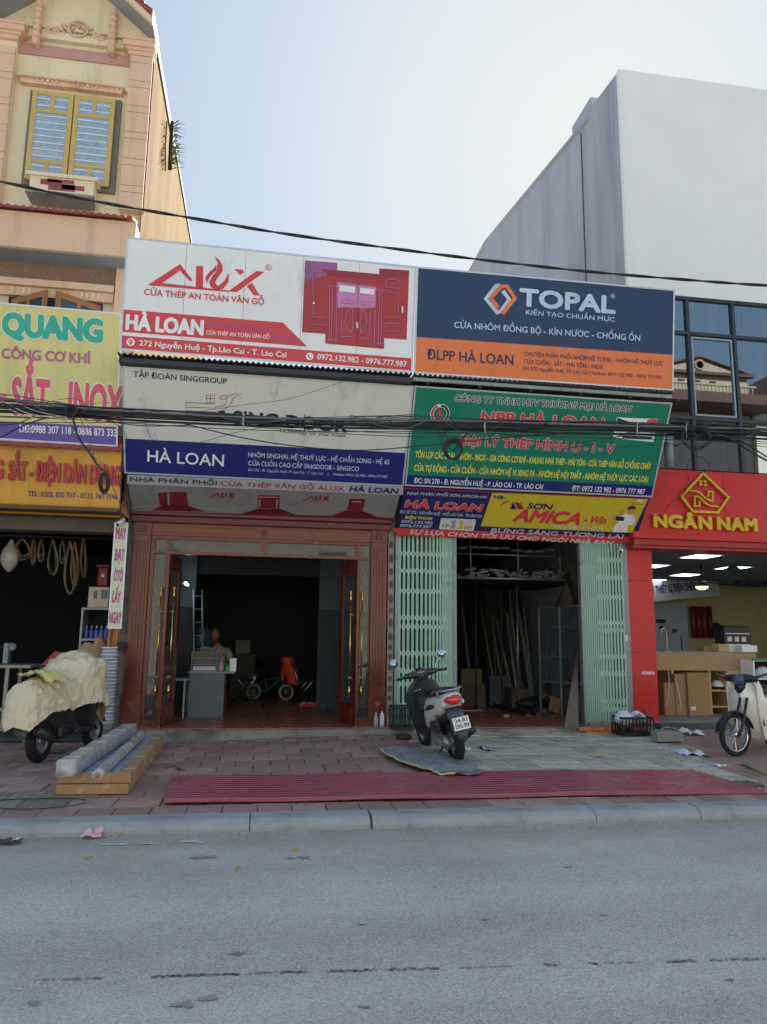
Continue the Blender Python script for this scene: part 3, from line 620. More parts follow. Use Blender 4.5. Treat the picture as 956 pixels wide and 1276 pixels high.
C_.polys([z8((10, 150), (148, 152), (148, 158), (10, 156)), z8((14, 170), (24, 170), (24, 222), (14, 222)), z8((130, 170), (140, 170), (138, 224), (128, 224)), z8((632, 180), (694, 182), (692, 190), (630, 188)), z((312, 130), (324, 130), (328, 205), (316, 205))], SGF, 3, 'print')
for zz, x0, y0 in ((z, 585, 158), (z8, 305, 178)):
    C_.polys([zz((x0, y0), (x0+60, y0-32), (x0+80, y0-5), (x0+70, y0-5), (x0+56, y0-22), (x0+20, y0-3)), zz((x0+84, y0-32), (x0+96, y0-32), (x0+96, y0), (x0+84, y0)), zz((x0+104, y0-10), (x0+118, y0-36), (x0+124, y0-16), (x0+114, y0)), zz((x0+128, y0), (x0+165, y0-32), (x0+178, y0-30), (x0+140, y0+2)), zz((x0+135, y0-30), (x0+148, y0-30), (x0+176, y0+2), (x0+164, y0+2))], SWN, 2, 'logo')
    C_.line(zz((x0, y0+5), (x0+170, y0+6)), .5, SWN, 2, 'logo')
for st, zz, x, y, x2, y2 in (('◼ AN TÂM CHẤT LƯỢNG', z, 180, 272, 580, 281), ('◼ DỊCH VỤ HOÀN HẢO', z, 788, 293, 1145, 299), ('◼ BẢO HÀNH DÀI LÂU', z8, 465, 305, 790, 313)):
    (p, q) = zz((x, y), (x2, y2)); C_.text(st.replace('◼', '-'), p, q, 2.3, SGF, .02)
for L in ([(60, 235), (150, 210), (260, 216)], [(70, 225), (200, 222)], [(500, 225), (640, 235), (780, 232)], [(560, 245), (760, 250)]): C_.line(z(*L), .5, SGY, 1.5, 'print')
MB().prism([W_.at(0, 0, -.02), C_.at(0, 0), V(C_.at(0, 0).x, 11.95, C_.at(0, 0).z+.1), V(W_.at(0, 0).x, 11.95, W_.at(0, 0).z)], (-.015, 0, 0)).build('side_cloth', M_dark, W_.t)

# --- lower right sign (green)
N_ = board('shop_sign', 'green steel dealer board with yellow lines of text behind the coiled cable on the right', 'sign', (517, 480.4), (838, 502), (505.5, 605.5), 10.5, 11.25, SGR, group='signs stacked above the two shops')
sclip(N_, [(505, 591.6), (816, 605.4), (812, 622), (500, 606)], SBL, 1)
N_.text('CÔNG TY TNHH MTV THƯƠNG MẠI HÀ LOAN', (566.7, 499.6), (786, 513.4), 7.8, STX, .02, outline=SW, ow=.06)
N_.text('NPP HÀ LOAN', (599.3, 526.4), (750.3, 535), 13.5, SR, .05, outline=SW, ow=.028)
N_.text('ĐẠI LÝ THÉP HÌNH U - I - V', (572.6, 553.8), (764.2, 565.2), 11, SR, .04, outline=SW, ow=.028)
N_.text('TÔN LỢP CÁC LOẠI - NHÔM - INOX - GIA CÔNG CƠ KHÍ - KHUNG NHÀ THÉP - MÁI TÔN - CỬA THÉP VÂN GỖ CHỐNG CHÁY', (517, 569.8), (810.7, 584.6), 7.6, SLY, .03)
N_.text('CỬA TỰ ĐỘNG - CỬA CUỐN - CỬA NHÔM HỆ VI XING FA - NHÔM HỆ NỘI THẤT - NHÔM HỆ THỦY LỰC CÁC LOẠI', (515.8, 586.4), (806.7, 600.6), 7.4, SLY, .03)
N_.text('ĐC: SN 270 - Đ. NGUYỄN HUỆ - P. LÀO CAI - TP. LÀO CAI', (515.8, 601.4), (676, 609.4), 6, SW, .02); N_.text('ĐT: 0972 132 982 - 0976 777 987', (712.5, 611), (802.8, 615.6), 6, SW, .02)
N_.ring(548.4, 515.6, 12.2, SW, 1.5, w=4, n=30); N_.ring(548.4, 515.6, 11.4, SR, 2, w=2.6, a0=pi*.62, a1=pi*1.3); N_.ring(548.4, 515.6, 11.4, SBK, 2, w=2.6, a0=-pi*.3, a1=pi*.5); N_.ring(548.4, 515.6, 11.4, STX, 2, w=2.6, a0=-pi*.62, a1=-pi*.36)
z = Zm(500, 470, .1883); N_.polys([z((250, 215), (262, 215), (270, 235), (242, 232)), z((242, 240), (272, 243), (275, 255), (238, 250)), z((238, 258), (276, 262), (278, 275), (234, 270)), z((234, 278), (240, 280), (240, 290), (230, 288))], SR, 2, 'logo')
z = Zm(670, 480, .1883); N_.poly(z((525, 212), (795, 224), (765, 376), (498, 350)), SW, 1, 'picture'); N_.polys([z((530, 215), (600, 240), (650, 262), (640, 290), (560, 275), (520, 245)), z((560, 330), (760, 340), (755, 358), (560, 348))], SNV, 2, 'picture'); N_.poly(z((730, 224), (792, 227), (785, 300), (700, 290)), SR, 2, 'picture')
N_.poly(z((525, 330), (650, 300), (655, 312), (540, 345)), SGF, 2, 'picture')

# --- lower right awning
E_ = awning('dark blue and yellow paint shop awning above the green folding gate', (503.7, 607.4), (810, 620.4), (488.4, 667), 11.27, 11.86, SDB)
sclip(E_, [(614, 612), (812, 619), (787.7, 664), (599, 655.5)], SYL, 1)
E_.poly([E_.uv(489, 657.4), E_.uv(790, 669), (E_.w, 0), (0, 0)], SR, 1.2, uv=True)
E_.poly([(0, E_.h), (E_.w, E_.h), (E_.w, E_.h-.025), (0, E_.h-.025)], SWN, 1.4, uv=True)
E_.text('NHÀ PHÂN PHỐI SƠN AMICA-win', (507.3, 616), (606, 620.6), 3.4, SLB, .02, shear=.2); E_.text('HÀ LOAN', (504.2, 631.6), (599, 637), 8.2, SR, .07, outline=SW, ow=.03, shear=.15)
E_.text('ĐC: SỐ 270 - NGUYỄN HUỆ - PHỐ LÀO CAI - TP LÀO CAI', (498.4, 639), (599.8, 644.6), 3.3, SLB, .02); E_.text('ĐIỆN THOẠI', (504.6, 646), (538, 647.6), 3.2, SLY, .03); E_.text('0972.132.982', (500, 651), (539, 653), 3.2, SLB, .03); E_.text('0976.777.987', (498.4, 656), (537.5, 658), 3.2, SLB, .03)
z = Zm(485, 595, .178); E_.poly(z((368, 283), (600, 292), (608, 300), (592, 366), (582, 373), (355, 361), (350, 352), (362, 288)), SGY, 2, 'print'); E_.polys([z((435, 298), (470, 298), (462, 330), (458, 358), (425, 356), (440, 330))], SGF, 3); E_.polys([z((490, 300), (525, 300), (512, 335), (510, 360), (480, 358), (495, 335))], SYL, 3)
E_.text('CP', (550, 656.2), (559, 656.6), 3.4, STX, .03, lay=3); E_.text('DLA', (578, 658), (588, 658.4), 3, SR, .02, lay=3)
E_.text('BỪNG SÁNG TƯƠNG LAI', (611.4, 663), (775.3, 671), 5, SLB, .02, shear=.1); E_.text('SỰ LỰA CHỌN TỐI ƯU CHO NGÔI NHÀ BẠN', (510, 665), (762, 678.6), 5, SGY, .03, shear=.15)
E_.text('HB-', (615, 621), (630, 621.8), 4, STX, .05); E_.text('SƠN', (656.4, 633), (686.8, 634.8), 6, STX, .06, shear=.15); E_.text('AMICA', (639, 648.6), (721, 653.6), 14, SR, .06, shear=.25); E_.text('- Win', (726, 651), (753.5, 652.6), 8.6, SR, .04, shear=.25); E_.text('BẢO VỆ 10 NĂM', (688, 657.6), (750.4, 660.6), 3.8, SGY, .02, outline=SGF)
z = Zm(480, 480, .3975); E_.poly(z((355, 382), (372, 364), (392, 362), (372, 370)), SWN, 2, 'logo'); E_.poly(z((392, 388), (400, 364), (412, 388)), SBL, 2, 'logo'); E_.poly(z((404, 364), (425, 370), (436, 388), (416, 388)), SWN, 2, 'logo')
z = Zm(640, 600, .178)
E_.poly(z((760, 225), (790, 222), (800, 232), (835, 228), (852, 262), (840, 300), (800, 305), (795, 355), (690, 352), (710, 300), (735, 285), (745, 240)), SW, 2, 'printed_figure'); E_.poly(z((800, 182), (845, 182), (845, 215), (825, 230), (800, 218)), SSK, 3, 'printed_figure'); E_.poly(z((795, 192), (808, 172), (840, 168), (855, 180), (848, 200), (838, 190), (805, 196)), SBK, 3.4, 'printed_figure')
E_.poly(z((718, 240), (775, 246), (770, 275), (712, 270)), STX, 3, 'printed_figure'); E_.polys([z((690, 262), (702, 232), (712, 240), (700, 268)), z((735, 235), (752, 200), (765, 190), (772, 230), (755, 240))], SSK, 2.6, 'printed_figure'); E_.poly(z((868, 126), (900, 128), (898, 142), (866, 140)), SW, 2, 'logo'); E_.poly(z((828, 154), (910, 158), (910, 161), (828, 157)), SBK, 2)
# ================= left neighbour: peach town house
YH = PX(184, 160, -2.13).y; hx = -2.13
H = lambda px, py, dy=0: P(px, py, YH+dy)
M_pe = mat('peach_render', '#d6b59c', .9, spec=.08, var=.08, scale=1.5, dirt='#bb957d', dscale=1.1, dlo=.52, streak=2.5); M_cr = mat('cream_render', '#dccdb0', .9, spec=.08, var=.07, scale=1.5, dirt='#c2b294', dscale=1.3, dlo=.55, streak=2.5)
M_pk = mat('pink_render', '#b78d88', .85, var=.1, scale=5, bump=.4, bscale=60); M_tan = mat('side_render', '#85714f', .95, spec=.03, var=.12, scale=.8, dirt='#745f42', dscale=.7, dlo=.46, streak=2)
M_rt = mat('roof_tile_red', '#94483f', .6, var=.25, scale=9, dirt='#5d3a37', dscale=5, dlo=.5); M_yf = mat('yellow_wood', '#bfa35a', .45, var=.1, scale=5); M_bw = mat('brown_wood', '#9a6b41', .5, var=.15, scale=6)
M_peb = mat('pebble_dash', '#8f7362', .95, var=.35, scale=40, bump=1, bscale=60); M_sof = mat('soffit_grey', '#8f949a', .8, var=.08)
M_glass = mat('dark_glass', '#2e3d4e', .06, var=.0, spec=1.0); M_cur = mat('plaid_curtain', '#7c93b0', .9, var=.3, scale=12)
hs_ = thing('town_house', 'peach and cream town house with yellow casement window above the yellow sign', 'building', (-4.5, YH, 0))
xl = -7.0; ztop = H(190, 40).z; zled = H(176, 282, -.35).z
ys = YH+.16
B('wall', xl, hx-.02, ys, ys+.2, 3.6, ztop, M_cr, hs_)
B('side_wall', hx-.02, hx+.0, YH+.03, 24, 0, ztop, M_tan, hs_); B('side_wall', xl-.1, xl, ys, 24, 0, ztop, M_tan, hs_); B('rear_wall', xl, hx, 23.8, 24, 0, ztop, M_tan, hs_)
B('coping', hx-.12, hx+.02, YH+.3, PX(217, 175, hx).y, ztop, ztop+.06, M_cr, hs_); B('flashing', hx-.12, hx+.03, PX(217, 175, hx).y, 24, ztop-.01, ztop+.04, mat('dark_flashing', '#4a3f3a', .7), hs_)
B('roof_slab', xl, hx-.1, YH+.5, 24, ztop-.2, ztop-.05, M_conc, hs_)
# pilasters with blocks
for (p, q, dy) in (((12, 130), (-120, 130), 0), ((187, 130), (158, 130), 0)):
    xa, xb = sorted((H(*p).x, H(*q).x))
    if xb > -2.5: xb = hx
    xa = max(xa, xl)
    zb = H(170, 262).z if xb > -3 else H(4, 255).z
    zt_ = H(178, 70).z
    pil = B('pilaster', xa, xb, YH+.04, ys, zb, zt_, M_cr, hs_)
    hh = [(2.33, 2.66), (2.67, 2.79), (2.8, 3.1), (0, .30), (.31, .42), (.43, .78), (.79, .90), (.91, 1.26), (1.27, 1.38), (1.39, 1.74), (1.75, 1.86), (1.87, 2.2), (2.21, 2.32)]
    for u, v in hh:
        if zb+v < zt_+.05: B('block', xa+.004, xb-.004 if xb < -3 else hx+.003, YH, YH+.039, zb+u, min(zb+v, zt_), M_pe, pil)
    for i, (dx, h0, h1) in enumerate(((.03, 0, .07), (.07, .07, .12), (.12, .12, .22), (.15, .22, .27))):
        B('capital', xa-dx, min(xb+dx*.3, hx+.02+.03*i) if xb > -3 else xb+dx, YH-dx*.7, ys-.001*i, zt_+h0, zt_+h1, M_pe, hs_)
xA = H(14, 120).x; xB = H(156, 130).x
def hb(name, tl, br, dy0, dy1, m, par=None, x=None):
    a, b_, z0, z1 = RB(tl, br, YH+dy0)
    if x: a, b_ = x
    return B(name, a, b_, YH+dy0, YH+dy1, min(z0, z1), max(z0, z1), m, par or hs_)
hb('frieze', (24, 52), (164, 83), .13, .155, M_pk, x=(xA, xB)); hb('lintel', (20, 91), (163, 110), .0, .15, M_pe, x=(xA+.03, xB-.03))
lz = RB((20, 103), (163, 118), YH+.06); 
lb = B('lintel', xA+.08, xB-.08, YH+.06, YH+.15, lz[2], lz[2]+.14, M_pe, hs_)
for i in range(3):
    for j, w_ in enumerate((.03, .03, .07, .03, .03)):
        x = xA+.35+i*.62+j*.075; B('ornament', x, x+w_*.5, YH+.03, YH+.06, lz[2]+.03, lz[2]+.11, M_cr, lb)
# gable
ap = H(88, -42); ax = (xA+xB)/2; eaz = H(187, 45).z; ea = hx+.03
gl = MB().prism([V(xl, YH+.1, ztop-.1), V(hx, YH+.1, ztop-.1), V(hx, YH+.1, ztop+.1), V(ax, YH+.1, ap.z-.2)], (0, .2, 0)); gl.build('gable', M_cr, hs_)
sl = (ap.z-eaz)/(ea-ax)
for sgn in (1, -1):
    e0 = V(ax+sgn*(ea-ax), YH-.42, eaz); top = V(ax, YH-.42, ap.z)
    MB().prism([top, e0, e0+V(0, 0, -.1), top+V(0, 0, -.1)], (0, .08, 0)).build('bargeboard', M_cr, hs_)
    MB().prism([top+V(0, .08, -.02), e0+V(0, .08, -.02), e0+V(0, .08, -.07), top+V(0, .08, -.07)], (0, 3.2, 0)).build('soffit', M_sof, hs_)
    rf = MB().prism([top+V(0, -.05, .05), e0+V(0, -.05, .05), e0+V(0, -.05, .0), top+V(0, -.05, .0)], (0, 3.4, 0)).build('roof', M_rt, hs_)
    t0 = None
    for i in range(9):
        for j in range(3):
            p = top.lerp(e0, (i+.1)/9); q = top.lerp(e0, (i+1.08)/9)
            MB().prism([p+V(0, -.06+j*.25, .055), q+V(0, -.06+j*.25, .055), q+V(0, -.06+j*.25, .10), p+V(0, -.06+j*.25, .075)], (0, .23, 0)).build('tile', M_rt, rf)
for (p, q) in (((44, 4), (50, 51)), ((138, 15), (143, 62))):
    a = H(*p, -.0); b_ = H(*q); x = (a.x+b_.x)/2; n = 7
    for i in range(n):
        z_ = b_.z+(a.z-b_.z)*i/(n-1); MB().lathe([(.0, -.06), (.055, -.045), (.065, 0), (.055, .045), (0, .06)], (x, YH+.0, z_), 'Z', 8).build('bead', M_pe, hs_)
    B('bracket', x-.035, x+.035, YH+.02, YH+.12, b_.z-.05, a.z, M_pe, hs_)
orn = MB(); oc = H(96, 36)
for k in range(70):
    t_ = random.uniform(-1, 1); hgt = .28*max(0, 1-abs(t_))**.8; x = oc.x+t_*.62; zz = oc.z-.1+random.uniform(0, 1)*hgt+.02
    r = random.uniform(.02, .045); orn.lathe([(0, .0), (r, -.012), (r*.6, -.03), (0, -.035)], (x, YH+.1, zz), 'Y', 7)
for sgn in (-1, 1):
    for r in (.09, .16): orn.tube([V(oc.x+sgn*(.18+.2*r/.16)+r*cos(a)*(1-a/9), YH+.08, oc.z-.04+r*.6*sin(a)*(1-a/9)) for a in [i*.5 for i in range(14)]], .014, 5)
orn.tube([V(oc.x+.15*cos(a), YH+.07, oc.z+.06+.15*sin(a)) for a in [i*2*pi/16 for i in range(16)]], .02, 5, closed=True)
orn.build('scroll_ornament', M_pe, hs_)
hb('ledge', (24, 43), (150, 50), .08, .15, M_cr, x=(xA, xB))
# casement window
wx0, wx1 = H(35, 165).x, H(139.5, 175).x; wz1 = H(90, 116).z; wz0 = H(85, 226).z; wm = (wx0+wx1)/2
B('window_reveal', wx0-.06, wx1+.08, YH+.10, YH+.158, wz0-.06, wz1+.05, mat('weathered_grey', '#77706b', .9, var=.2, scale=10), hs_)
B('curtain', wx0+.02, wx1-.02, YH+.09, YH+.098, wz0+.02, wz1-.02, M_cur, hs_)
for k, (a, b_) in enumerate(((wx0, wm-.008), (wm+.008, wx1))):
    win = thing('window', '', '', (0, 0, 0)); del win['label']; del win['category']; bpy.data.objects.remove(win)
    y0, y1 = YH+.02, YH+.06; fw_ = .075; h = wz1-wz0; z1_ = wz0+h*.205; z2_ = wz0+h*.775; mid = (a+b_)/2
    fr = MB()
    for (p, q, r, s) in ((a, a+fw_, wz0, wz1), (b_-fw_, b_, wz0, wz1), (a+fw_, b_-fw_, wz0, wz0+fw_), (a+fw_, b_-fw_, wz1-fw_, wz1), (a+fw_, b_-fw_, z1_-.03, z1_+.03), (a+fw_, b_-fw_, z2_-.03, z2_+.03), (mid-.03, mid+.03, wz0+fw_, z1_-.03), (mid-.03, mid+.03, z2_+.03, wz1-fw_)): fr.bevbox(p, q, y0, y1, r, s, .006)
    fo = fr.build('window_frame', M_yf, hs_)
    for (p, q, r, s) in ((a+fw_, mid-.03, wz0+fw_, z1_-.03), (mid+.03, b_-fw_, wz0+fw_, z1_-.03), (a+fw_, b_-fw_, z1_+.03, z2_-.03), (a+fw_, mid-.03, z2_+.03, wz1-fw_), (mid+.03, b_-fw_, z2_+.03, wz1-fw_)):
        B('pane', p, q, YH+.035, YH+.042, r, s, mat('window_glass', '#93a5ba', .08, var=.25, scale=14, spec=.8), fo)
        nb = max(2, int((s-r)/.11))
        for i in range(nb): zz = r+(s-r)*(i+.5)/nb; B('bar', p+.004, q-.004, YH+.024, YH+.032, zz-.007, zz+.007, M_white, fo)
        for i in range(int((q-p)/.07)): xx = p+.03+i*.07; B('curtain_stripe', xx, xx+.03, YH+.0435, YH+.0445, r+.004, r+(s-r)*.55, M_cur, fo)
# sill box
a, b_ = H(35, 225).x, H(124, 232).x; zt_ = H(80, 223).z
sb = B('sill', a, b_, YH-.14, YH+.15, zt_-.06, zt_, M_cr, hs_); B('sill_box', a+.06, b_-.06, YH-.1, YH+.15, zt_-.33, zt_-.06, M_cr, hs_)
cxm = (a+b_)/2
for (u0_, u1_, v0, v1) in ((-.32, .0, -.19, -.1), (-.2, .2, -.27, -.15), (.0, .34, -.24, -.16), (-.22, .18, -.14, -.08)): B('motif', cxm+u0_, cxm+u1_, YH-.106-.002*(v0 > -.2), YH-.1, zt_+v0, zt_+v1, M_rt, sb)
MB().prism([V(a+.02, YH-.16, zt_-.33), V(b_-.02, YH-.16, zt_-.33), V(b_-.06, YH+.1, zt_-.40), V(a+.06, YH+.1, zt_-.40)], (0, 0, -.04)).build('bracket', M_conc, hs_)
# tile ledge and beam
zb1 = H(100, 273, -.35).z; ze = H(170, 275, -.35).z; yl = YH-.35
B('beam', xl, hx+.0, yl, YH+.15, P(60, 312, yl).z, ze-.03, M_pe, hs_); bz = P(90, 297, yl).z; B('moulding', xl, hx+.012, yl-.02, yl, P(60, 312, yl).z+.005, bz-.02, M_pe, hs_)
tl_ = MB(); n = int((hx+.06-xl)/.11)
for i in range(n):
    x = xl+i*.11
    for j in range(3):
        y = yl-.1+j*.13; z_ = ze-.03+j*.05
        tl_.prism([V(x, y, z_), V(x+.1, y, z_), V(x+.1, y, z_+.03), V(x+.05, y, z_+.055), V(x, y, z_+.03)], (0, .14, .05))
tl_.build('ledge_tiles', M_rt, hs_, kind='stuff')
B('soffit', xl, hx, YH-.33, YH+.15, P(60, 312, yl).z-.012, P(60, 312, yl).z-.002, M_sof, hs_)
# middle storey
YM = YH+.12
pz = RB((0, 316), (146, 352), YM)
B('pebble_panel', xA-1, P(146, 345, YM).x, YM-.03, YM+.0, P(70, 352, YM).z, P(60, 320, YM).z, M_peb, hs_)
B('pilaster', P(146, 350, YM).x, hx, YM-.1, YM+.03, 3.5, P(150, 330, YM).z, M_pe, hs_)
for i, (dx, h0, h1) in enumerate(((.02, .0, .05), (.07, .05, .1), (.12, .1, .17))): B('capital', P(146, 350, YM).x-dx, hx+.01*i, YM-.1-dx*.6, YM+.02, P(150, 335, YM).z+h0, P(150, 335, YM).z+h1, M_pe, hs_)
B('capital', xA-.6, P(11, 320, YM).x, YM-.2, YM+.02, P(8, 322, YM).z, P(8, 308, YM).z, M_pe, hs_)
lt = B('lintel', xA-1, P(145, 355, YM).x-.01, YM-.12, YM, P(70, 362, YM).z, P(70, 354, YM).z, M_pe, hs_)
B('lintel', xA-1, P(145, 355, YM).x-.02, YM-.05, YM, P(70, 373, YM).z, P(70, 362, YM).z-.002, M_pe, hs_)
for i in range(3):
    for j in range(4): x = P(16+i*43+j*7, 366, YM).x; B('ornament', x, x+.03, YM-.07, YM-.051, P(70, 371, YM).z, P(70, 364, YM).z, M_cr, lt)
B('opening', P(10, 380, YM).x, P(128, 380, YM).x, YM+.0, YM+.03, 4.6, P(70, 374, YM).z, M_dark, hs_)
for (p, q, sx) in ((P(14, 380, YM), P(56, 378, YM-.45), 1), (P(70, 378, YM-.45), P(126, 382, YM), -1)):
    zt_ = P(60, 374, YM).z-.03; zb_ = 4.7; d = (V(q.x, q.y, 0)-V(p.x, p.y, 0)); L = d.length; d.normalize(); nn = V(-d.y, d.x, 0)*.04
    def slab(u0, u1, v0, v1, m, nm, par, off=0, th=1.):
        o0 = V(p.x, p.y, 0)+nn*off; return MB().prism([o0+d*u0+V(0, 0, v0), o0+d*u1+V(0, 0, v0), o0+d*u1+V(0, 0, v1), o0+d*u0+V(0, 0, v1)], nn*th).build(nm, m, par)
    sh = slab(0, L, zt_-.1, zt_, M_bw, 'shutter', hs_)
    for (u0, u1, v0, v1) in ((0, .07, zb_, zt_-.1), (L-.07, L, zb_, zt_-.1), (L/2-.03, L/2+.03, zt_-.35, zt_-.1), (.07, L-.07, zt_-.42, zt_-.35), (.07, L-.07, zb_, zb_+.1)): slab(u0, u1, v0, v1, M_bw, 'shutter_rail', hs_)
    slab(.07, L-.07, zb_+.1, zt_-.1, M_glass, 'pane', hs_, .4, .2)
# ground floor of the house: gable pillar, beam, shop
YF = 11.6
px0, px1 = P(139, 730, YF+.2).x, P(151, 730, YF+.2).x
M_or2 = mat('orange_render', '#c98a5c', .8, var=.12, scale=3, dirt='#a5744f', dscale=2, dlo=.55)
B('pillar', px0, px1, YF+.2, YF+.5, .1, 3.6, M_or2, hs_); B('pillar', xl, xl+.3, YF+.2, YF+.5, .1, 3.6, M_or2, hs_)
M_bm = mat('grimy_beam', '#66605a', .9, var=.2, scale=3)
B('beam', xl, px1, YF+.25, YF+.6, P(70, 661, YF+.25).z, P(70, 645, YF+.25).z, M_bm, hs_); B('soffit', xl, px1, 11.1, YF+.6, P(70, 645, YF+.25).z, P(70, 645, YF+.25).z+.05, mat('brown_soffit', '#5f4f3e', .9, var=.2), hs_)
B('front_wall', xl, hx+.1, YF+.3, YF+.5, P(70, 645, YF+.25).z+.05, 5.2, M_pe, hs_)
M_dk = mat('near_black_wall', '#1d2126', .9, var=.3, scale=2)  # near-black tone for the inner walls, ceiling and cabinet back
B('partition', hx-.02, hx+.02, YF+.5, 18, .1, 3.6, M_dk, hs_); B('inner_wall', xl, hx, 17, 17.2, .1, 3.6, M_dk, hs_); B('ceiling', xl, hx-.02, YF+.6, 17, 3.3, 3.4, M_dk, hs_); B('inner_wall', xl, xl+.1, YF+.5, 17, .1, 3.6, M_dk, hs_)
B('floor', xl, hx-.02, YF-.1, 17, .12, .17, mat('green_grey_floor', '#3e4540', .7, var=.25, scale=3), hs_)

# drain pipe and hanging plant on the side wall
pp = thing('drain_pipe', 'dark drain pipe stub jutting from the tan side wall of the town house', 'pipe', (hx+.05, 16, 8)); q0 = PX(215, 152, hx+.08); q1 = PX(219, 200, hx+.08)
MB().tube([V(hx+.08, q0.y, q0.z), V(hx+.08, q0.y, q0.z-.5), V(hx+.06, q0.y+.2, q0.z-.9)], .04, 8).build('pipe', M_dark, pp)
mb = MB()
for i in range(60):
    a = random.uniform(-.5, 2.2); L = random.uniform(.1, .32); b0 = V(hx+.1, q0.y+random.uniform(-.15, .2), q0.z-random.uniform(.1, .9)); t_ = V(L*.6, random.uniform(-.1, .2), random.uniform(-.1, .15)); e = b0+t_+V(.12, 0, -L*.9*random.random())
    m_ = b0+t_*.7; wv = V(.008, .012, 0); mb.add([b0-wv, b0+wv, m_-wv, m_+wv, e], [(0, 1, 3, 2), (2, 3, 4)])
mb.build('hanging_weed', mat('dry_weed', '#5a6b4a', .8, var=.3, scale=9), label='wispy green weed sprouting beside the drain pipe on the side wall', cat='plant')

# --- yellow signs of the left shop
Qs = board('shop_sign', 'yellow board with big green and pink letters and purple phone strip at far left', 'sign', (-330, 348), (152, 390), (-330, 529), 10.55, 11.05, c('lemon', '#d2c983'), group='signs of the left shop')
sclip(Qs, [(-330, 508), (155, 532.6), (156, 560), (-330, 535)], SPU, 1); Qs.poly([(0, 0), (Qs.w, 0), (Qs.w, .035), (0, .035)], SW, 2, uv=True)
Qs.text('QUANG', (4.6, 416.6), (126.4, 425.6), 26, STE, .07, outline=SW, ow=.03); Qs.text('CÔNG CƠ KHÍ', (2.7, 446), (112.4, 452.8), 12, SMV, .035)
Qs.text('SẮT - INOX', (15, 514.6), (151, 526), 43, c('coral', '#d2566b'), .05, outline=SW, ow=.03); Qs.text('-', (-3, 509), (4, 510), 43, c('coral', '#d2566b'), .05); Qs.text('DĐ:0988 307 118 - 0886 873 333', (24.3, 538.4), (145.6, 543.8), 9, SW, .02)
# tile strip
ts = thing('tile_strip', 'row of brown red scalloped roof tiles between the two yellow signs', 'roof', (-3, 11.1, 4.5))
ta = P(152, 551, 11.1); tb_ = P(152, 561, 11.02); n = 46; tm = None
for j in range(3):
    for i in range(n):
        if tm is None: tm = MB().prism([V(-.07, 0, .14), V(.07, 0, .14), V(.07, 0, .03), V(.04, 0, .005), V(0, 0, -.008), V(-.04, 0, .005), V(-.07, 0, .03)], (0, .015, 0)).build('tile', M_rt, ts, local=True); o = tm
        else: o = inst(tm, ts)
        o.location = V(ta.x-.05-i*.14-(.07 if j % 2 else 0), 11.0+j*.06, tb_.z-.02+j*.075)-ts.location; o.rotation_euler = (-.5, 0, random.uniform(-.04, .04))
Fs = board('shop_sign', 'amber yellow fascia with raised red letters below the scalloped tile strip', 'sign', (-330, 533), (151.5, 559), (-330, 613), 11.12, 11.3, c('amber', '#cf9a33', dirt='#b98a30'), back=.06, frame=None, group='signs of the left shop')
RL = c('raised_red', '#b03035')
Fs.text('G', (-12, 595.6), (4.6, 596.4), 22, RL, .06, th=.03, name='letter'); Fs.text('SẮT - ĐIỆN DÂN DỤNG', (11.5, 596.8), (150, 604), 22, RL, .05, th=.03); Fs.text('TEL: 0203. 835 717 - 0123. 761 7196', (35, 618), (146.8, 622.4), 6.2, SBL, .02)
q = Fs.at(0, 0); MB().prism([Fs.at(0, -.0), Fs.at(Fs.w, 0), Fs.at(Fs.w, 0)+V(0, .12, -.09), Fs.at(0, 0)+V(0, .12, -.09)], (0, .02, -.03)).build('lip', c('amber_dark', '#b98421'), Fs.t)
Vs = board('shop_sign', 'narrow upright white board with magenta words on the orange pillar', 'sign', (142.8, 650.8), (160, 651.4), (134, 783.4), 11.62, 11.68, c('cream_board', '#cfd3b8'), back=.04, group='signs of the left shop')
z = Zm(0, 540, .2194); mg = c('magenta', '#b0438c')
for st, x0, x1, y in (('MAY', 658, 713, 598), ('BẠT', 652, 704, 720), ('ÔTÔ', 644, 694, 838), ('LẤY', 637, 682, 958), ('NGAY', 618, 688, 1076)): (p, q) = z((x0, y), (x1, y+3)); Vs.text(st, p, q, 13.5, mg, .03)

# ================= right neighbour: red fronted shop with a glass storey
YR = 11.7
M_red = mat('red_panel', '#c1272d', .35, var=.06, scale=1.5, dirt='#a02228', dscale=1.2, dlo=.58, spec=.4); M_redd = mat('red_panel_dark', '#9f2025', .4, var=.08)
ng = thing('glass_shop', 'red fronted shop with blue glass upper storey at right and open ground floor', 'building', (9, YR+.3, 0))
cxa, cxb = P(783, 790, 12).x, P(816, 790, 12).x
for i, (za, zb_) in enumerate(((.22, 1.42), (1.428, 2.62), (2.628, 3.3))): B('column_panel', cxa, cxb, 11.98, 12.3, za, zb_, M_red, ng)
mk = P(806, 839, 11.975); B('tape', mk.x-.09, mk.x+.14, 11.972, 11.979, mk.z-.02, mk.z+.03, c('pink_tape', '#d9a7bb'), ng)
fz0 = P(860, 676, YR).z; fz1 = P(860, 585, YR).z; fxa = P(787, 668, YR).x+.02; fxb = 14.5
sx = [fxa, P(903, 630, YR).x, P(903, 630, YR).x+2.4, P(903, 630, YR).x+4.8, fxb]
for i in range(4): B('fascia_panel', sx[i]+.004, sx[i+1]-.004, YR, YR+.2, fz0+.13, fz1, M_red, ng)
B('cornice', fxa-.03, fxb, YR-.1, YR+.2, fz0+.03, fz0+.125, M_red, ng, bev=.008); B('cornice', fxa, fxb, YR-.05, YR+.25, fz0-.07, fz0+.026, M_redd, ng)
B('soffit', fxa, fxb, YR+.0, YR+.4, fz0-.12, fz0-.075, M_redd, ng)
Fb = Board(V(fxa, YR, fz1), V(fxb, YR, fz1), V(fxa, YR, fz0), ng)
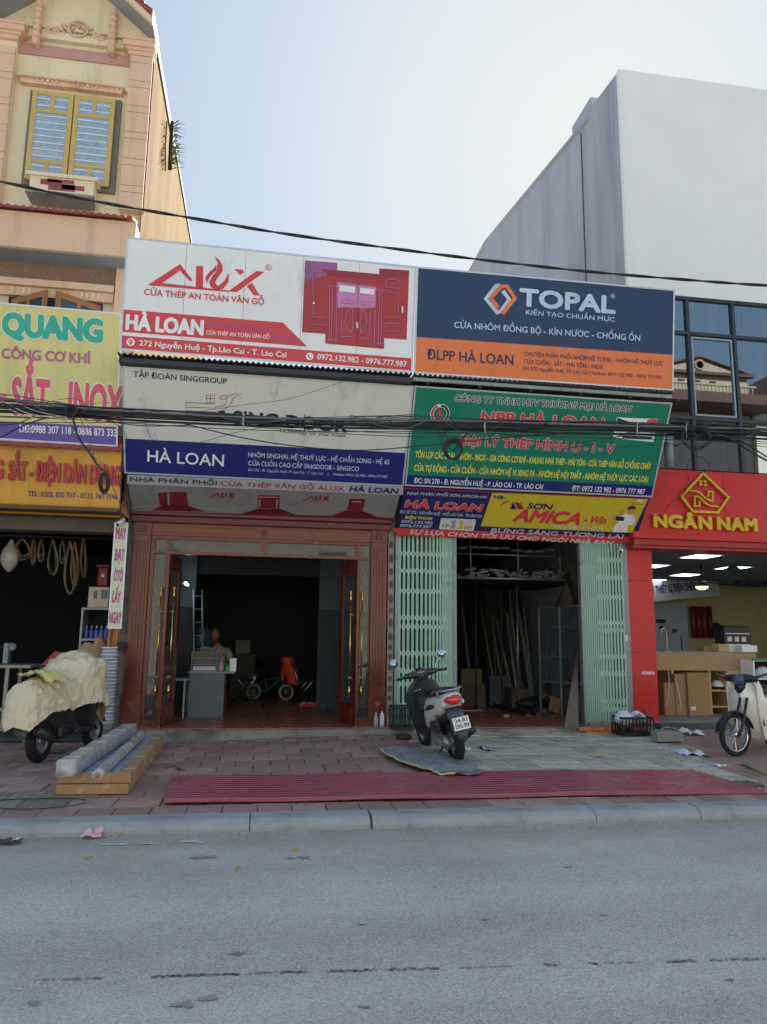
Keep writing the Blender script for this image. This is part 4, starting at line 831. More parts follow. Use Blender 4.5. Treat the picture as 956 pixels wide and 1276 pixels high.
M_gold = mat('gold_letters', '#c9a818', .4, var=.06, scale=5)
z = Zm(820, 570, .1423)
def stroke(pts, w_, th=.035, closed=False):
    q = [Vector((*Fb.uv(*p), 0)) for p in pts]; n = len(q); W = w_/2; L = []; R_ = []
    for i in range(n):
        a = q[i-1] if (i or closed) else q[i]; b_ = q[(i+1) % n] if (i < n-1 or closed) else q[i]
        t1 = (q[i]-a); t2 = (b_-q[i]); t1 = t1.normalized() if t1.length else t2.normalized(); t2 = t2.normalized() if t2.length else t1
        n1 = Vector((-t1.y, t1.x, 0)); n2 = Vector((-t2.y, t2.x, 0)); m_ = (n1+n2); m_.normalize(); k = W/max(.35, m_.dot(n1)); L.append(q[i]+m_*k); R_.append(q[i]-m_*k)
    mb = MB(); rng = range(n if closed else n-1); vs = []
    for i in range(n): vs += [Fb.at(L[i].x, L[i].y, .03), Fb.at(R_[i].x, R_[i].y, .03), Fb.at(R_[i].x, R_[i].y, .03+th), Fb.at(L[i].x, L[i].y, .03+th)]
    fs = []
    for i in rng:
        j = (i+1) % n
        for k in range(4): fs.append((i*4+k, i*4+(k+1) % 4, j*4+(k+1) % 4, j*4+k))
    if not closed: fs += [(0, 1, 2, 3), (n*4-4, n*4-3, n*4-2, n*4-1)]
    mb.add(vs, fs); return mb.build('logo', M_gold, ng)
stroke(z((380, 146), (600, 355), (508, 486), (292, 480), (190, 345)), .038, closed=True)
stroke(z((262, 298), (322, 301), (355, 320), (400, 362), (440, 385), (462, 388), (462, 303), (425, 303), (425, 352)), .026); stroke(z((515, 434), (450, 434), (405, 412), (362, 366), (332, 347), (307, 347), (305, 430), (348, 430), (348, 385)), .026)
for dx, dy in ((360, 216), (398, 216), (360, 243), (398, 246)):
    (a,) = z((dx, dy)); u_, v_ = Fb.uv(*a); MB().prism([Fb.at(u_-.025, v_-.018, .03), Fb.at(u_+.025, v_-.018, .03), Fb.at(u_+.025, v_+.018, .03), Fb.at(u_-.025, v_+.018, .03)], Fb.n*.03).build('logo', M_gold, ng)
xs = [(812.8, 829), (830.5, 848.5), (849.5, 866), (868.5, 884.5), (886.5+5, 907), (908.5, 924.5), (925.5, 941)]
for ch, (p, q) in zip('NGÂNNAM', xs):
    yb_ = 656.6+(p-812.8)*.042; Fb.text(ch, (p, yb_), (q, yb_+.7), 14.2, M_gold, .07, lay=10, th=.04, name='letter')
# glass storey
YGp = YG; gz0 = P(900, 590, YGp).z-.02; gz1 = P(900, 375, YGp).z; gxa = P(845, 450, YGp).x-1.3
M_mul = mat('mullion', '#3b4048', .45, metal=.3, var=.08); M_mulw = mat('sash_white', '#8d99a6', .5, var=.05)
def mirror_glass():
    m = bpy.data.materials.new('reflective_glass'); m.use_nodes = True; t = m.node_tree; b_ = t.nodes['Principled BSDF']
    b_.inputs['Base Color'].default_value = (.28, .32, .37, 1); b_.inputs['Metallic'].default_value = 1; b_.inputs['Roughness'].default_value = .015
    tc = t.nodes.new('ShaderNodeTexCoord'); mp = t.nodes.new('ShaderNodeMapping'); mp.inputs['Scale'].default_value = (14, 1, .5); n = t.nodes.new('ShaderNodeTexNoise'); n.inputs['Scale'].default_value = 1.4; n.inputs['Detail'].default_value = 6
    t.links.new(tc.outputs['Object'], mp.inputs[0]); t.links.new(mp.outputs[0], n.inputs['Vector'])
    r = t.nodes.new('ShaderNodeMapRange'); r.inputs[1].default_value = .3; r.inputs[2].default_value = .75; r.inputs[3].default_value = .9; r.inputs[4].default_value = 1.15; t.links.new(n.outputs[0], r.inputs[0])
    h = t.nodes.new('ShaderNodeHueSaturation'); h.inputs['Color'].default_value = (.25, .28, .31, 1); t.links.new(r.outputs[0], h.inputs['Value']); t.links.new(h.outputs[0], b_.inputs['Base Color']); return m
M_mg = mirror_glass()
m1 = (P(857.5, 400, YGp).x+P(864, 560, YGp).x)/2; m2 = (P(911.5, 400, YGp).x+P(925, 560, YGp).x)/2; st_ = m2-m1
vx = [gxa, m1-st_, m1, m2, m2+st_, m2+2*st_, m2+3*st_, m2+4*st_, 14.5]
vx = sorted(set(round(v, 3) for v in vx if v <= 14.5)); h1 = P(885, 418, YGp).z; h2 = P(885, 522.5, YGp).z
B('upper_wall', gxa, 14.5, YGp+.1, YGp+.3, gz0-.3, gz1, M_dark, ng)
for i in range(len(vx)-1):
    for (za, zb_) in ((gz0, h2), (h2, h1), (h1, gz1)):
        o = B('pane', vx[i]+.03, vx[i+1]-.03, YGp+.01, YGp+.03, za+.03, zb_-.03, M_mg, ng); 
for v in vx: B('mullion', v-.03, v+.03, YGp-.04, YGp+.08, gz0, gz1, M_mul, ng)
for zz in (gz0, h2, h1, gz1-.02): B('transom', gxa-.03, 14.5, YGp-.035, YGp+.075, zz-.03, zz+.03, M_mul, ng)
for (p, q, r, s) in ((m1+.05, m1+.08, h2+.05, h1-.06), (m2-.08, m2-.05, h2+.05, h1-.06), (m1+.08, m2-.08, h2+.05, h2+.08), (m1+.08, m2-.08, h1-.09, h1-.06)): B('sash', p, q, YGp-.02, YGp+.005, r, s, M_mulw, ng)
B('sill', gxa-.05, 14.5, YR-.0, YGp+.2, fz1+.002, gz0-.031, M_mul, ng); B('roof', gxa, 14.5, YGp+.1, 20, gz1-.1, gz1+.02, M_conc, ng)
# interior
nx0 = 6.55; nz1 = fz0-.08; nfl = PZ(900, 904, .3).z
M_ni = mat('shop_plaster', '#8f9499', .8, var=.06); M_nc = mat('shop_ceiling', '#6c7074', .8, var=.05); M_ny = mat('shop_yellow_wall', '#9a9570', .8, var=.08)
B('floor', cxb-.3, 14.5, 11.95, 20, .12, .3, mat('grey_floor', '#77797b', .5, var=.15, scale=2), ng); B('step', cxb-.1, 14.5, 11.75, 11.95, .1, .285, M_concdark, ng)
B('side_wall', cxa+.02, cxa+.15, 12.3, 20, .1, 5.5, M_ni, ng); B('side_wall', 14.3, 14.5, 12.3, 20, .1, 5.5, M_ny, ng); B('rear_wall', cxa+.15, 14.3, 19.0, 19.2, .1, 5.5, M_ny, ng); B('ceiling', cxa+.15, 14.3, 12.1, 19, nz1, nz1+.1, M_nc, ng)
# ================= wooden doorway of the left unit
M_wd = mat('red_wood', '#63281a', .26, var=.22, scale=6, spec=.5); M_wl = mat('frieze_wood', '#7c4432', .45, var=.2, scale=7); M_wc = mat('crimson_wood', '#5a1f22', .4, var=.15)
M_dg = bpy.data.materials.new('door_glass'); M_dg.use_nodes = True; _b = M_dg.node_tree.nodes['Principled BSDF']; _b.inputs['Base Color'].default_value = (.1, .12, .13, 1); _b.inputs['Roughness'].default_value = .03; _b.inputs['Transmission Weight'].default_value = .0; _b.inputs['Alpha'].default_value = .35; _b.inputs['Specular IOR Level'].default_value = .9
dz = FZ
dp = thing('door_surround', 'carved red brown wooden doorway surround with fluted pilasters and glass transom', 'doorway', (0.05, YD, dz))
X = lambda px, y=780: P(px, y, YD).x
ZZ = lambda py, px=320: P(px, py, YD).z
zt = ZZ(672); zf = ZZ(657)
for (a, b) in ((160.5, 182), (460.5, 480)):
    xa, xb = X(a), X(b); pb = ZZ(868, 170)
    B('pilaster', xa, xb, YD-.09, YD+.08, pb+.03, zt, M_wd, dp)
    for i in range(4): x = xa+(xb-xa)*(.14+.2*i); B('flute', x, x+(xb-xa)*.11, YD-.105, YD-.0905, pb+.16, zt-.08, M_wd, dp, bev=.004)
    B('plinth_block', xa-.012, xb+.012, YD-.105, YD+.08, dz, pb, M_wd, dp); B('plinth_moulding', xa-.02, xb+.02, YD-.12, YD+.08, pb+.001, pb+.03, M_wd, dp)
    xm = (xa+xb)/2; MB().prism([V(xm-.06, YD-.105, pb-.07), V(xm+.06, YD-.105, pb-.07), V(xm, YD-.105, pb-.17)], (0, -.015, 0)).build('triangle_motif', M_wl, dp)
    B('corner_block', xa-.005, xb+.005, YD-.11, YD+.08, zt+.003, zf, M_wd, dp); B('rosette', xm-.05, xm+.05, YD-.125, YD-.11, (zt+zf)/2-.05, (zt+zf)/2+.05, M_wc, dp, bev=.006)
xi0, xi1 = X(182)+.008, X(460.5)-.008
B('frieze', xi0, xi1, YD-.08, YD+.07, zt+.003, zf-.002, M_wl, dp)
xm = (xi0+xi1)/2; zm = (zt+zf)/2; MB().prism([V(xm-.07, YD-.08, zm), V(xm, YD-.08, zm-.07), V(xm+.07, YD-.08, zm), V(xm, YD-.08, zm+.07)], (0, -.02, 0)).build('diamond_motif', M_wc, dp)
for (p, q) in ((xi0+.12, xm-.14), (xm+.14, xi1-.12)):
    for dzz in (.045, -.055): B('bead', p, q, YD-.086, YD-.0805, zm+dzz, zm+dzz+.008, M_wc, dp)
B('cornice', X(158)-.02, X(484)+.0, YD-.16, YD+.08, zf, ZZ(649), M_wc, dp, bev=.01); B('cornice', X(158)-.05, X(484)+.01, YD-.2, YD+.08, ZZ(649)+.001, ZZ(640), M_wc, dp, bev=.01)
B('head_rail', xi0, xi1, YD-.06, YD+.05, ZZ(676), zt, M_wd, dp); zr0, zr1 = ZZ(694), ZZ(690); B('transom_rail', xi0, xi1, YD-.06, YD+.05, zr0, zr1, M_wd, dp)
zg = ZZ(676); xj = [xi0, X(187.5), X(201), X(206.5), X(325, 683), X(333, 683), X(441), X(446.5), X(459), xi1]
for (a, b, za, zb) in ((0, 1, dz, zg), (8, 9, dz, zg), (2, 3, dz, zg), (6, 7, dz, zg), (4, 5, zr1, zg)): B('jamb', xj[a], xj[b], YD-.055, YD+.045, za, zr0-.001 if za < 1 else zb, M_wd, dp)
for (a, b) in ((0, 1), (8, 9), (2, 3), (6, 7)): B('jamb', xj[a], xj[b], YD-.055, YD+.045, zr1+.001, zg-.001, M_wd, dp)
for (a, b) in ((1, 2), (3, 4), (5, 6), (7, 8)): B('transom_pane', xj[a], xj[b], YD-.01, YD-.004, zr1, zg, M_dg, dp)
for (a, b) in ((1, 2), (7, 8)):
    B('sidelight_pane', xj[a], xj[b], YD-.01, YD-.004, dz+.1, zr0, M_dg, dp); B('sill', xj[a], xj[b], YD-.05, YD+.04, dz, dz+.1, M_wd, dp)
def leaf(pxn, pyn, pxf, Yn, Yf, lab, inner):
    a = P(pxn, 780, Yn); b = P(pxf, 780, Yf); L = V(b.x-a.x, b.y-a.y, 0); W = L.length; th = math.atan2(L.y, L.x)
    t = thing('door_leaf', lab, 'door', (a.x, a.y, dz), (0, 0, th), group='open wooden door leaves'); Ht = zr0-dz-.02
    mb = MB(); 
    def lb(nm, x0, x1, z0, z1, y0=-.022, y1=.022, m=M_wd, bev=.004): return B(nm, x0, x1, y0, y1, z0, z1, m, t, bev=bev, local=True)
    lb('stile', 0, .12, .012, Ht); lb('stile', W-.12, W, .012, Ht); lb('rail', .121, W-.121, Ht-.2, Ht-.001); lb('rail', .121, W-.121, .013, .30)
    lb('moulding', .121, W-.121, .301, .33, -.016, .016); lb('moulding', .121, .15, .331, Ht-.201, -.016, .016); lb('moulding', W-.15, W-.121, .331, Ht-.201, -.016, .016)
    lb('panel', .15, W-.15, .06, .26, -.03, .03, bev=.012); lb('pane', .15, W-.15, .331, Ht-.201, -.003, .003, M_dg, bev=.001)
    for s in (1, -1):
        h = MB(); z0, z1 = .50, 1.93; y = s*.095; x = .075
        h.tube([V(x, y, z0), V(x, y, z1)], .013, 8).lathe([(0, -.05), (.014, -.03), (.02, 0), (.01, .03), (.02, .05), (.014, .09), (.022, .11), (.0, .14)], (x, y, z1-.0), 'Z', 8).lathe([(0, -.09), (.018, -.07), (.01, -.04), (.022, -.01), (.03, .02), (.022, .05), (.015, .09), (.013, .1)], (x, y, z0), 'Z', 8)
        for zz in (z0+.22, z1-.25): h.tube([V(x, s*.02, zz), V(x, y, zz)], .01, 6).lathe([(0, -.02), (.018, -.02), (.018, .02), (0, .02)], (x, y, zz), 'Z', 8)
        h.build('handle', M_brass, t, local=True)
    hb_ = MB().cyl(V(.01, 0, -.01), V(.01, 0, .02), .012, 8); hb_.build('pivot', M_brass, t, local=True)
leaf(205, 912, 221, 11.72, 12.5, 'left wooden door leaf with glass and long brass handles, standing open', 1)
leaf(446, 912, 425, 11.72, 12.5, 'right wooden door leaf with glass and long brass handles, standing open', 1)

# ================= folding gates of the right unit
M_gr = mat('mint_paint', '#8db0a0', .5, var=.12, scale=9, dirt='#5f8a76', dscale=6, dlo=.56); M_grd = mat('dark_green_sheet', '#1f4a3b', .6, var=.15)
M_grl = mat('pale_mint', '#b3cec1', .5, var=.1)
gz_t = P(640, 672, YD).z
def gate(lab, bars, rows, kind_px, posts, lat):
    x0 = P(bars[0], 780, YD).x; t = thing('folding_gate', lab, 'gate', (x0, YD-.02, dz), group='green folding gates')
    xs = [P(b, 780, YD).x for b in bars]
    for x in xs:
        mb = MB(); w = .018 if lat(x) else .014; d = .02
        mb.prism([V(x-w, YD-.06, dz+.03), V(x-w, YD-.06-d, dz+.03), V(x+w, YD-.06-d, dz+.03), V(x+w, YD-.06, dz+.03), V(x+w-.004, YD-.06, dz+.03), V(x+w-.004, YD-.06-d+.005, dz+.03), V(x-w+.004, YD-.06-d+.005, dz+.03), V(x-w+.004, YD-.06, dz+.03)], (0, 0, gz_t-dz-.05)).build('slat', M_gr, t)
    for i in range(len(xs)-1):
        if not lat((xs[i]+xs[i+1])/2): B('slat_back', xs[i]+.012, xs[i+1]-.012, YD-.035, YD-.03, dz+.05, gz_t-.05, M_grd, t); continue
        B('slat_back', xs[i]+.006, xs[i+1]-.006, YD-.035, YD-.03, dz+.05, gz_t-.05, M_grd, t)
        g = MB()
        for py in rows:
            zz = P(kind_px, py, YD).z; h = .055; m = (xs[i]+xs[i+1])/2
            for s in (1, -1):
                a = V(xs[i], YD-.084, zz-s*h); b = V(xs[i+1], YD-.086-.003*s, zz+s*h)
                g.prism([a+V(0, 0, -.011), b+V(0, 0, -.011), b+V(0, 0, .011), a+V(0, 0, .011)], (0, -.003, 0))
        g.build('lattice_link', M_grl, t, kind='stuff')
    for a, b, m in posts: B('post', P(a, 780, YD).x, P(b, 780, YD).x, YD-.09, YD+.02, dz, gz_t, m, t)
    B('rail', min(xs), max(xs), YD-.09, YD+.0, gz_t-.02, gz_t+.03, M_steel, t); B('rail', min(xs), max(xs), YD-.09, YD+.0, dz, dz+.025, M_steel, t)
    return t
b1 = [496.5, 502, 507.5, 513, 518.5, 524, 529.5, 534.5, 539, 543.5, 547.5, 551, 554, 556.8, 559.3, 561.6]
g1 = gate('left green folding gate behind the parked scooter, partly stretched', b1, (691, 712, 737, 770, 781, 814, 836, 852, 878), 520, ((491, 495, M_steel), (563, 567.5, M_steel)), lambda x: x < P(556, 780, YD).x)
b2 = [727.5, 730, 732.5, 735, 737.5, 740, 742.5, 745.5, 748.5, 752, 755.5, 759, 763, 767, 771, 775]
g2 = gate('right green folding gate bunched up beside the red column', b2, (698, 720, 744, 776, 785, 818, 839, 873, 883), 755, ((722.5, 726, M_steel),), lambda x: x > P(743, 780, YD).x)
B('post', P(776.5, 780, YD).x, P(783, 780, YD).x, YD-.06, YD+.12, .12, gz_t+.1, M_steel, shop); B('lintel', XM+.04, XR, YD-.05, YD+.15, gz_t+.031, 3.42, M_dark, shop)
st = P(779.5, 795, YD-.06); B('sticker', st.x-.035, st.x+.035, YD-.063, YD-.0605, st.z-.05, st.z+.05, M_white, g2)

# ================= interior of the left unit
def fl(px, py, z=FZ): return PZ(px, py, z)
d0 = fl(257, 893.6); DY = d0.y; M_desk = mat('grey_laminate', '#56616c', .5, var=.05); M_desk2 = mat('grey_top', '#7e858b', .4, var=.05)
dx0, dx1 = P(235, 865, DY).x, P(279, 865, DY).x; dzt = P(257, 837, DY).z; dx2 = P(291, 865, DY).x
dk = thing('desk', 'grey office desk with a solid front panel inside the dark shop', 'desk', (dx0, DY, FZ))
B('front_panel', dx0, dx1, DY, DY+.03, FZ, dzt-.03, M_desk, dk); B('side_panel', dx0, dx0+.03, DY+.031, DY+.65, FZ, dzt-.03, M_desk, dk); B('side_panel', dx1-.03, dx1, DY+.031, DY+.65, FZ, dzt-.03, M_desk, dk); B('desk_top', dx0-.03, dx2, DY-.02, DY+.7, dzt-.03, dzt, M_desk2, dk, bev=.006)
a, b, z0_, z1_ = RB((240, 813), (270, 836), DY+.1)
pr = thing('desk_rack', 'pale office tray rack standing on the grey desk', 'rack', (a, DY+.1, dzt)); hgt = z1_-dzt
for i in range(4): B('shelf', a, b, DY+.1, DY+.45, dzt+hgt*i/3, dzt+hgt*i/3+.015, M_desk2, pr)
for x in (a-.008, b): B('side', x, x+.008, DY+.1, DY+.45, dzt, z1_+.016, mat('pale_plastic', '#a5acae', .5), pr)
B('back', a, b, DY+.45, DY+.46, dzt, z1_, M_desk2, pr); B('drawer', a+.02, b-.02, DY+.11, DY+.4, dzt+.02, dzt+hgt/3-.02, mat('paper', '#c9cdd2', .7), pr)
mb = MB(); mb.grid(5, 4, lambda u, v: V(a+.12+.24*u, DY+.08+.22*v, z1_+.03+.06*(1-v)+.012*sin(u*5))); mb.build('paper_sheet', mat('paper_white', '#dfe2ec', .8, var=.03), label='white paper sheet lying on the tray rack on the desk', cat='paper')
def bottle(name, label, cat, c, r, h, m, cap=None, group=None):
    t = thing(name, label, cat, c, group=group); MB().lathe([(r*.9, 0), (r, .01), (r, h*.62), (r*.75, h*.72), (r*.35, h*.8), (r*.35, h*.9)], c, 'Z', 12).build('bottle', m, t); MB().lathe([(r*.42, h*.88), (r*.42, h), (r*.2, h+.005)], c, 'Z', 10).build('cap', cap or m, t); return t
bx = lambda px, y=830: P(px, y, DY+.2).x
B('storage_box', bx(286.5), bx(294.5), DY+.15, DY+.3, dzt, dzt+.22, M_white, label='white upright carton on the right end of the desk', cat='box')
bottle('jar', 'green plastic pot beside the white carton on the desk', 'pot', V(bx(283.5), DY+.1, dzt), .04, .13, mat('green_plastic', '#3f9a4a', .4))
bottle('jar', 'pinkish plastic jar on the desk next to the tray rack', 'jar', V(bx(276), DY+.1, dzt), .05, .17, mat('pink_plastic', '#b78d92', .4))
# the woman at the desk
def skin_obj(name, pts, edges, m, parent, sub=2, local=True):
    me = bpy.data.meshes.new(name); me.from_pydata([p[0] for p in pts], edges, []); o = bpy.data.objects.new(name, me); COL.objects.link(o); o.parent = parent; me.materials.append(m)
    bm = bmesh.new(); bm.from_mesh(me); ly = bm.verts.layers.skin.verify(); bm.verts.ensure_lookup_table()
    for i, p in enumerate(pts):
        r = p[1]; bm.verts[i][ly].radius = (r, r) if not isinstance(r, tuple) else r
        bm.verts[i][ly].use_root = (i == 0)
    bm.to_mesh(me); bm.free(); o.modifiers.new('skin', 'SKIN').use_smooth_shade = True; s = o.modifiers.new('sub', 'SUBSURF'); s.levels = sub; s.render_levels = sub; return o
M_skin = mat('skin', '#7d5442', .55, var=.06); M_hair = mat('black_hair', '#15120f', .5, var=.2, scale=30)
hp = P(268.5, 791, DY+1.0); seat_z = hp.z-.72
per = thing('person', 'woman with tied black hair in a floral blouse looking down behind the grey desk', 'person', (hp.x+.06, DY+1.05, FZ), (0, 0, 0)); sz = seat_z-FZ
hd = (-.06, -.04, sz+.72)
B_ = [((0, 0, sz), (.15, .11)), ((0, .0, sz+.2), (.125, .09)), ((0, -.01, sz+.42), (.15, .09)), ((0, -.02, sz+.50), .06), ((-.03, -.04, sz+.58), .05),
      ((-.17, -.02, sz+.45), .055), ((-.24, -.1, sz+.22), .042), ((-.12, -.32, sz+.16), .03), ((.17, -.02, sz+.45), .055), ((.22, -.1, sz+.2), .042), ((.12, -.34, sz+.14), .03),
      ((-.09, -.05, sz-.01), .09), ((-.1, -.42, sz+.0), .065), ((-.1, -.45, .1), .045), ((.09, -.05, sz-.01), .09), ((.1, -.42, sz), .065), ((.1, -.45, .1), .045), ((-.1, -.55, .04), .035), ((.1, -.55, .04), .035),
      ((-.09, -.39, sz+.155), .022), ((.09, -.41, sz+.135), .022)]
for i in range(19):
    pass
body = skin_obj('body', B_, [(0, 1), (1, 2), (2, 3), (3, 4), (2, 5), (5, 6), (6, 7), (7, 19), (2, 8), (8, 9), (9, 10), (10, 20), (0, 11), (11, 12), (12, 13), (13, 17), (0, 14), (14, 15), (15, 16), (16, 18)], M_skin, per)
mb = MB(); rings = []
for k in range(13):
    t_ = k/12; zz = hd[2]-.12+.24*t_; r = .095*sin(pi*min(.98, max(.04, t_*.92+.05)))**.55; rings.append([(hd[0]+r*.82*cos(a), hd[1]-.02*(1-t_)+r*sin(a)*(1.0 if sin(a) > 0 else .92), zz) for a in [2*pi*q/16 for q in range(16)]])
mb.loft(rings); mb.tube([V(hd[0], hd[1]-.09, hd[2]+.02), V(hd[0], hd[1]-.115, hd[2]-.025)], [.008, .016], 6)
for s in (-1, 1): mb.lathe([(0, -.01), (.02, -.005), (.02, .005), (0, .01)], (hd[0]+s*.082, hd[1]+.01, hd[2]-.01), 'X', 8)
head = mb.build('head', M_skin, per, local=True); head.rotation_euler = (0, 0, 0)
for s in (-1, 1): MB().lathe([(0, -.004), (.011, 0), (0, .004)], (hd[0]+s*.032, hd[1]-.088, hd[2]+.012), 'Y', 8).build('eye', M_hair, per, local=True)
MB().tube([V(hd[0]-.02, hd[1]-.093, hd[2]-.06), V(hd[0]+.02, hd[1]-.093, hd[2]-.06)], .005, 5).build('mouth', mat('lips', '#8f4a45', .5), per, local=True)
rings = []
for k in range(9):
    t_ = k/8; zz = hd[2]-.065+.21*t_; r = .112*(1-t_**3*.75); rings.append([(hd[0]+r*.86*cos(a), hd[1]+.015+r*sin(a)*(1.02 if sin(a) > -.2 else .72+.26*t_), zz) for a in [2*pi*q/16 for q in range(16)]])
MB().loft(rings).lathe([(0, -.05), (.045, -.02), (.045, .02), (0, .05)], (hd[0], hd[1]+.12, hd[2]+.02), 'Z', 10).build('hair', M_hair, per, local=True)
M_bl = mat('floral_blouse', '#97907c', .8, var=.5, scale=18, dirt='#232220', dscale=16, dlo=.5)
rings = []
for zz, rx, ry in ((sz-.05, .18, .13), (sz+.1, .165, .12), (sz+.25, .165, .115), (sz+.38, .19, .11), (sz+.455, .19, .095), (sz+.50, .11, .075), (sz+.52, .065, .06)): rings.append([(rx*cos(a), -.01+ry*sin(a), zz) for a in [2*pi*q/18 for q in range(18)]])
bl = MB().loft(rings)
for s in (-1, 1): bl.tube([V(s*.14, -.02, sz+.455), V(s*.19, -.04, sz+.38), V(s*.225, -.08, sz+.26)], [.075, .075, .068], 10)
bl.build('blouse', M_bl, per, local=True)
for s in (-1, 1):      # hands resting on the desk, fingers apart
    hx_, hy_, hz_ = s*.09, -.42, sz+.13; h = MB().cbox((hx_, hy_, hz_), (.07, .08, .025))
    for f in range(4): x = hx_-.027+f*.018; h.tube([V(x, hy_-.035, hz_), V(x, hy_-.07-.008*(f in (1, 2)), hz_-.003), V(x, hy_-.095-.01*(f in (1, 2)), hz_-.018)], [.009, .008, .006], 5)
    h.tube([V(hx_-s*.03, hy_, hz_), V(hx_-s*.055, hy_-.03, hz_-.005), V(hx_-s*.055, hy_-.055, hz_-.012)], [.011, .009, .007], 5); h.build('hand', M_skin, per, local=True)
stl = thing('stool', 'small red stool under the woman behind the desk', 'stool', (hp.x+.06, DY+1.1, FZ)); M_rp = mat('red_plastic', '#a3262a', .4)
zs = seat_z-.1
B('seat', hp.x-.12, hp.x+.24, DY+.92, DY+1.28, zs-.03, zs, M_rp, stl, bev=.01)
for sx_ in (-.1, .22):
    for sy in (.95, 1.25): MB().tube([V(hp.x+sx_*1.1, DY+sy, FZ), V(hp.x+sx_*.9+.01, DY+sy, zs-.031)], .018, 6).build('leg', M_rp, stl)
for (a_, b_) in ((XL+.001, P(243, 750, 14.8).x), (P(398, 750, 14.8).x, XM-.041)): B('pier', a_, b_, 14.8, 15.0, FZ, 3.62, mat('pier_wall', '#5f6a71', .8, var=.1), shop); B('pier_base', a_, b_, 14.79, 14.799, FZ, 2.15, mat('pier_wainscot', '#343d44', .6, var=.1), shop)
# ladder, tube light, beam, side things
ly = 14.3; a = P(246, 812, ly); b = P(240.5, 748, ly+.3)
ld_ = thing('ladder', 'slim aluminium ladder leaning on the left wall inside the shop', 'ladder', (a.x, ly, FZ))
for s in (0, .16): MB().tube([V(a.x+s, ly, FZ), V(b.x+s, ly+.3, b.z+.2)], .018, 6).build('rail', M_silver, ld_)
for i in range(9): t_ = (i+.5)/9; p = V(a.x, ly, FZ).lerp(V(b.x, ly+.3, b.z+.2), t_); MB().tube([p, p+V(.16, 0, 0)], .011, 5).build('rung', M_silver, ld_)
lp = P(232.8, 728, 14.4); tl2 = thing('tube_light', 'short lit fluorescent tube on the left inner wall of the shop', 'lamp', (lp.x, 14.4, lp.z))
lm = mat('lit_tube', '#ffffff', .5, var=0, emit='#dff2ff', estr=3.0)
MB().tube([V(lp.x, 14.2, lp.z+.01), V(lp.x, 14.6, lp.z)], .022, 8).build('tube', lm, tl2); B('holder', lp.x-.06, lp.x-.025, 14.15, 14.65, lp.z-.02, lp.z+.03, M_white, tl2)
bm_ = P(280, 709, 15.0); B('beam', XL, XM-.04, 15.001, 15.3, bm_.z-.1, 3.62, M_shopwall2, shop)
cab = P(215, 850, 13.2)
tb = thing('side_table', 'narrow grey side table against the left wall behind the door leaf', 'table', (XL+.4, 13.4, FZ)); zt2 = P(228, 845, 13.3).z
B('table_top', XL+.02, P(236, 850, 13.3).x, 13.1, 13.8, zt2-.03, zt2, M_desk2, tb)
for x in (XL+.08, P(235, 850, 13.3).x-.06):
    for y in (13.15, 13.75): B('leg', x, x+.03, y-.015, y+.015, FZ, zt2-.031, M_steel, tb)
# folding chairs
def folding_chair(lab, c, ang, col, s=1., jacket=False):
    t = thing('folding_chair', lab, 'chair', c, (0, 0, ang), group='folding chairs in the dark shop'); w = .2*s
    for y in (-w, w):
        MB().tube([V(-.22*s, y, 0), V(.16*s, y, .46*s), V(.2*s, y, .50*s)], .011, 6).build('leg', M_chrome, t, local=True)
        MB().tube([V(.24*s, y*.9, 0), V(-.14*s, y*.9, .46*s), V(-.3*s, y*.9, .86*s)], .011, 6).build('leg', M_chrome, t, local=True)
    MB().bevbox(-.2*s, .2*s, -w*.9, w*.9, .45*s, .48*s, .01).build('seat', col, t, local=True)
    MB().prism([V(-.2*s, -w*.85, .6*s), V(-.2*s, w*.85, .6*s), V(-.3*s, w*.85, .86*s), V(-.3*s, -w*.85, .86*s)], (-.015, 0, 0)).build('backrest', col, t, local=True)
    for x, z_ in ((-.22*s, .02), (.24*s, .02)): MB().tube([V(x, -w, z_), V(x, w, z_)], .009, 5).build('stretcher', M_chrome, t, local=True)
    return t
f1 = fl(306, 876); folding_chair('folding chair with chrome legs right beside the grey desk', V(f1.x, f1.y, FZ), radians(185), M_dark)
f2 = fl(377, 877); fc = folding_chair('folding chair with an orange jacket over its back', V(f2.x, f2.y+.1, FZ), radians(10), M_dark)
M_org = mat('orange_cloth', '#d9542a', .8, var=.2, scale=6)
jk = thing('jacket', 'orange jacket hanging over the back of a folding chair', 'jacket', (f2.x-.3, f2.y+.1, FZ+.9), (0, 0, radians(10)))
jr = []
for k in range(9):
    t_ = k/8; x = -.04+.16*t_; hz = -.03-.55*t_*(1 if k < 9 else 1)
    jr.append([(x+.13*cos(a)*(1+.2*sin(5*a+k)), (.2-.03*t_)*sin(a)*(1+.1*cos(3*a+k)), hz+.06) for a in [2*pi*q/14 for q in range(14)]])
MB().loft(jr).build('cloth', M_org, jk, local=True)
MB().tube([V(-.02, .15, -.02), V(-.06, .2, -.2), V(-.08, .19, -.45)], [.05, .045, .035], 8).build('sleeve', M_org, jk, local=True)
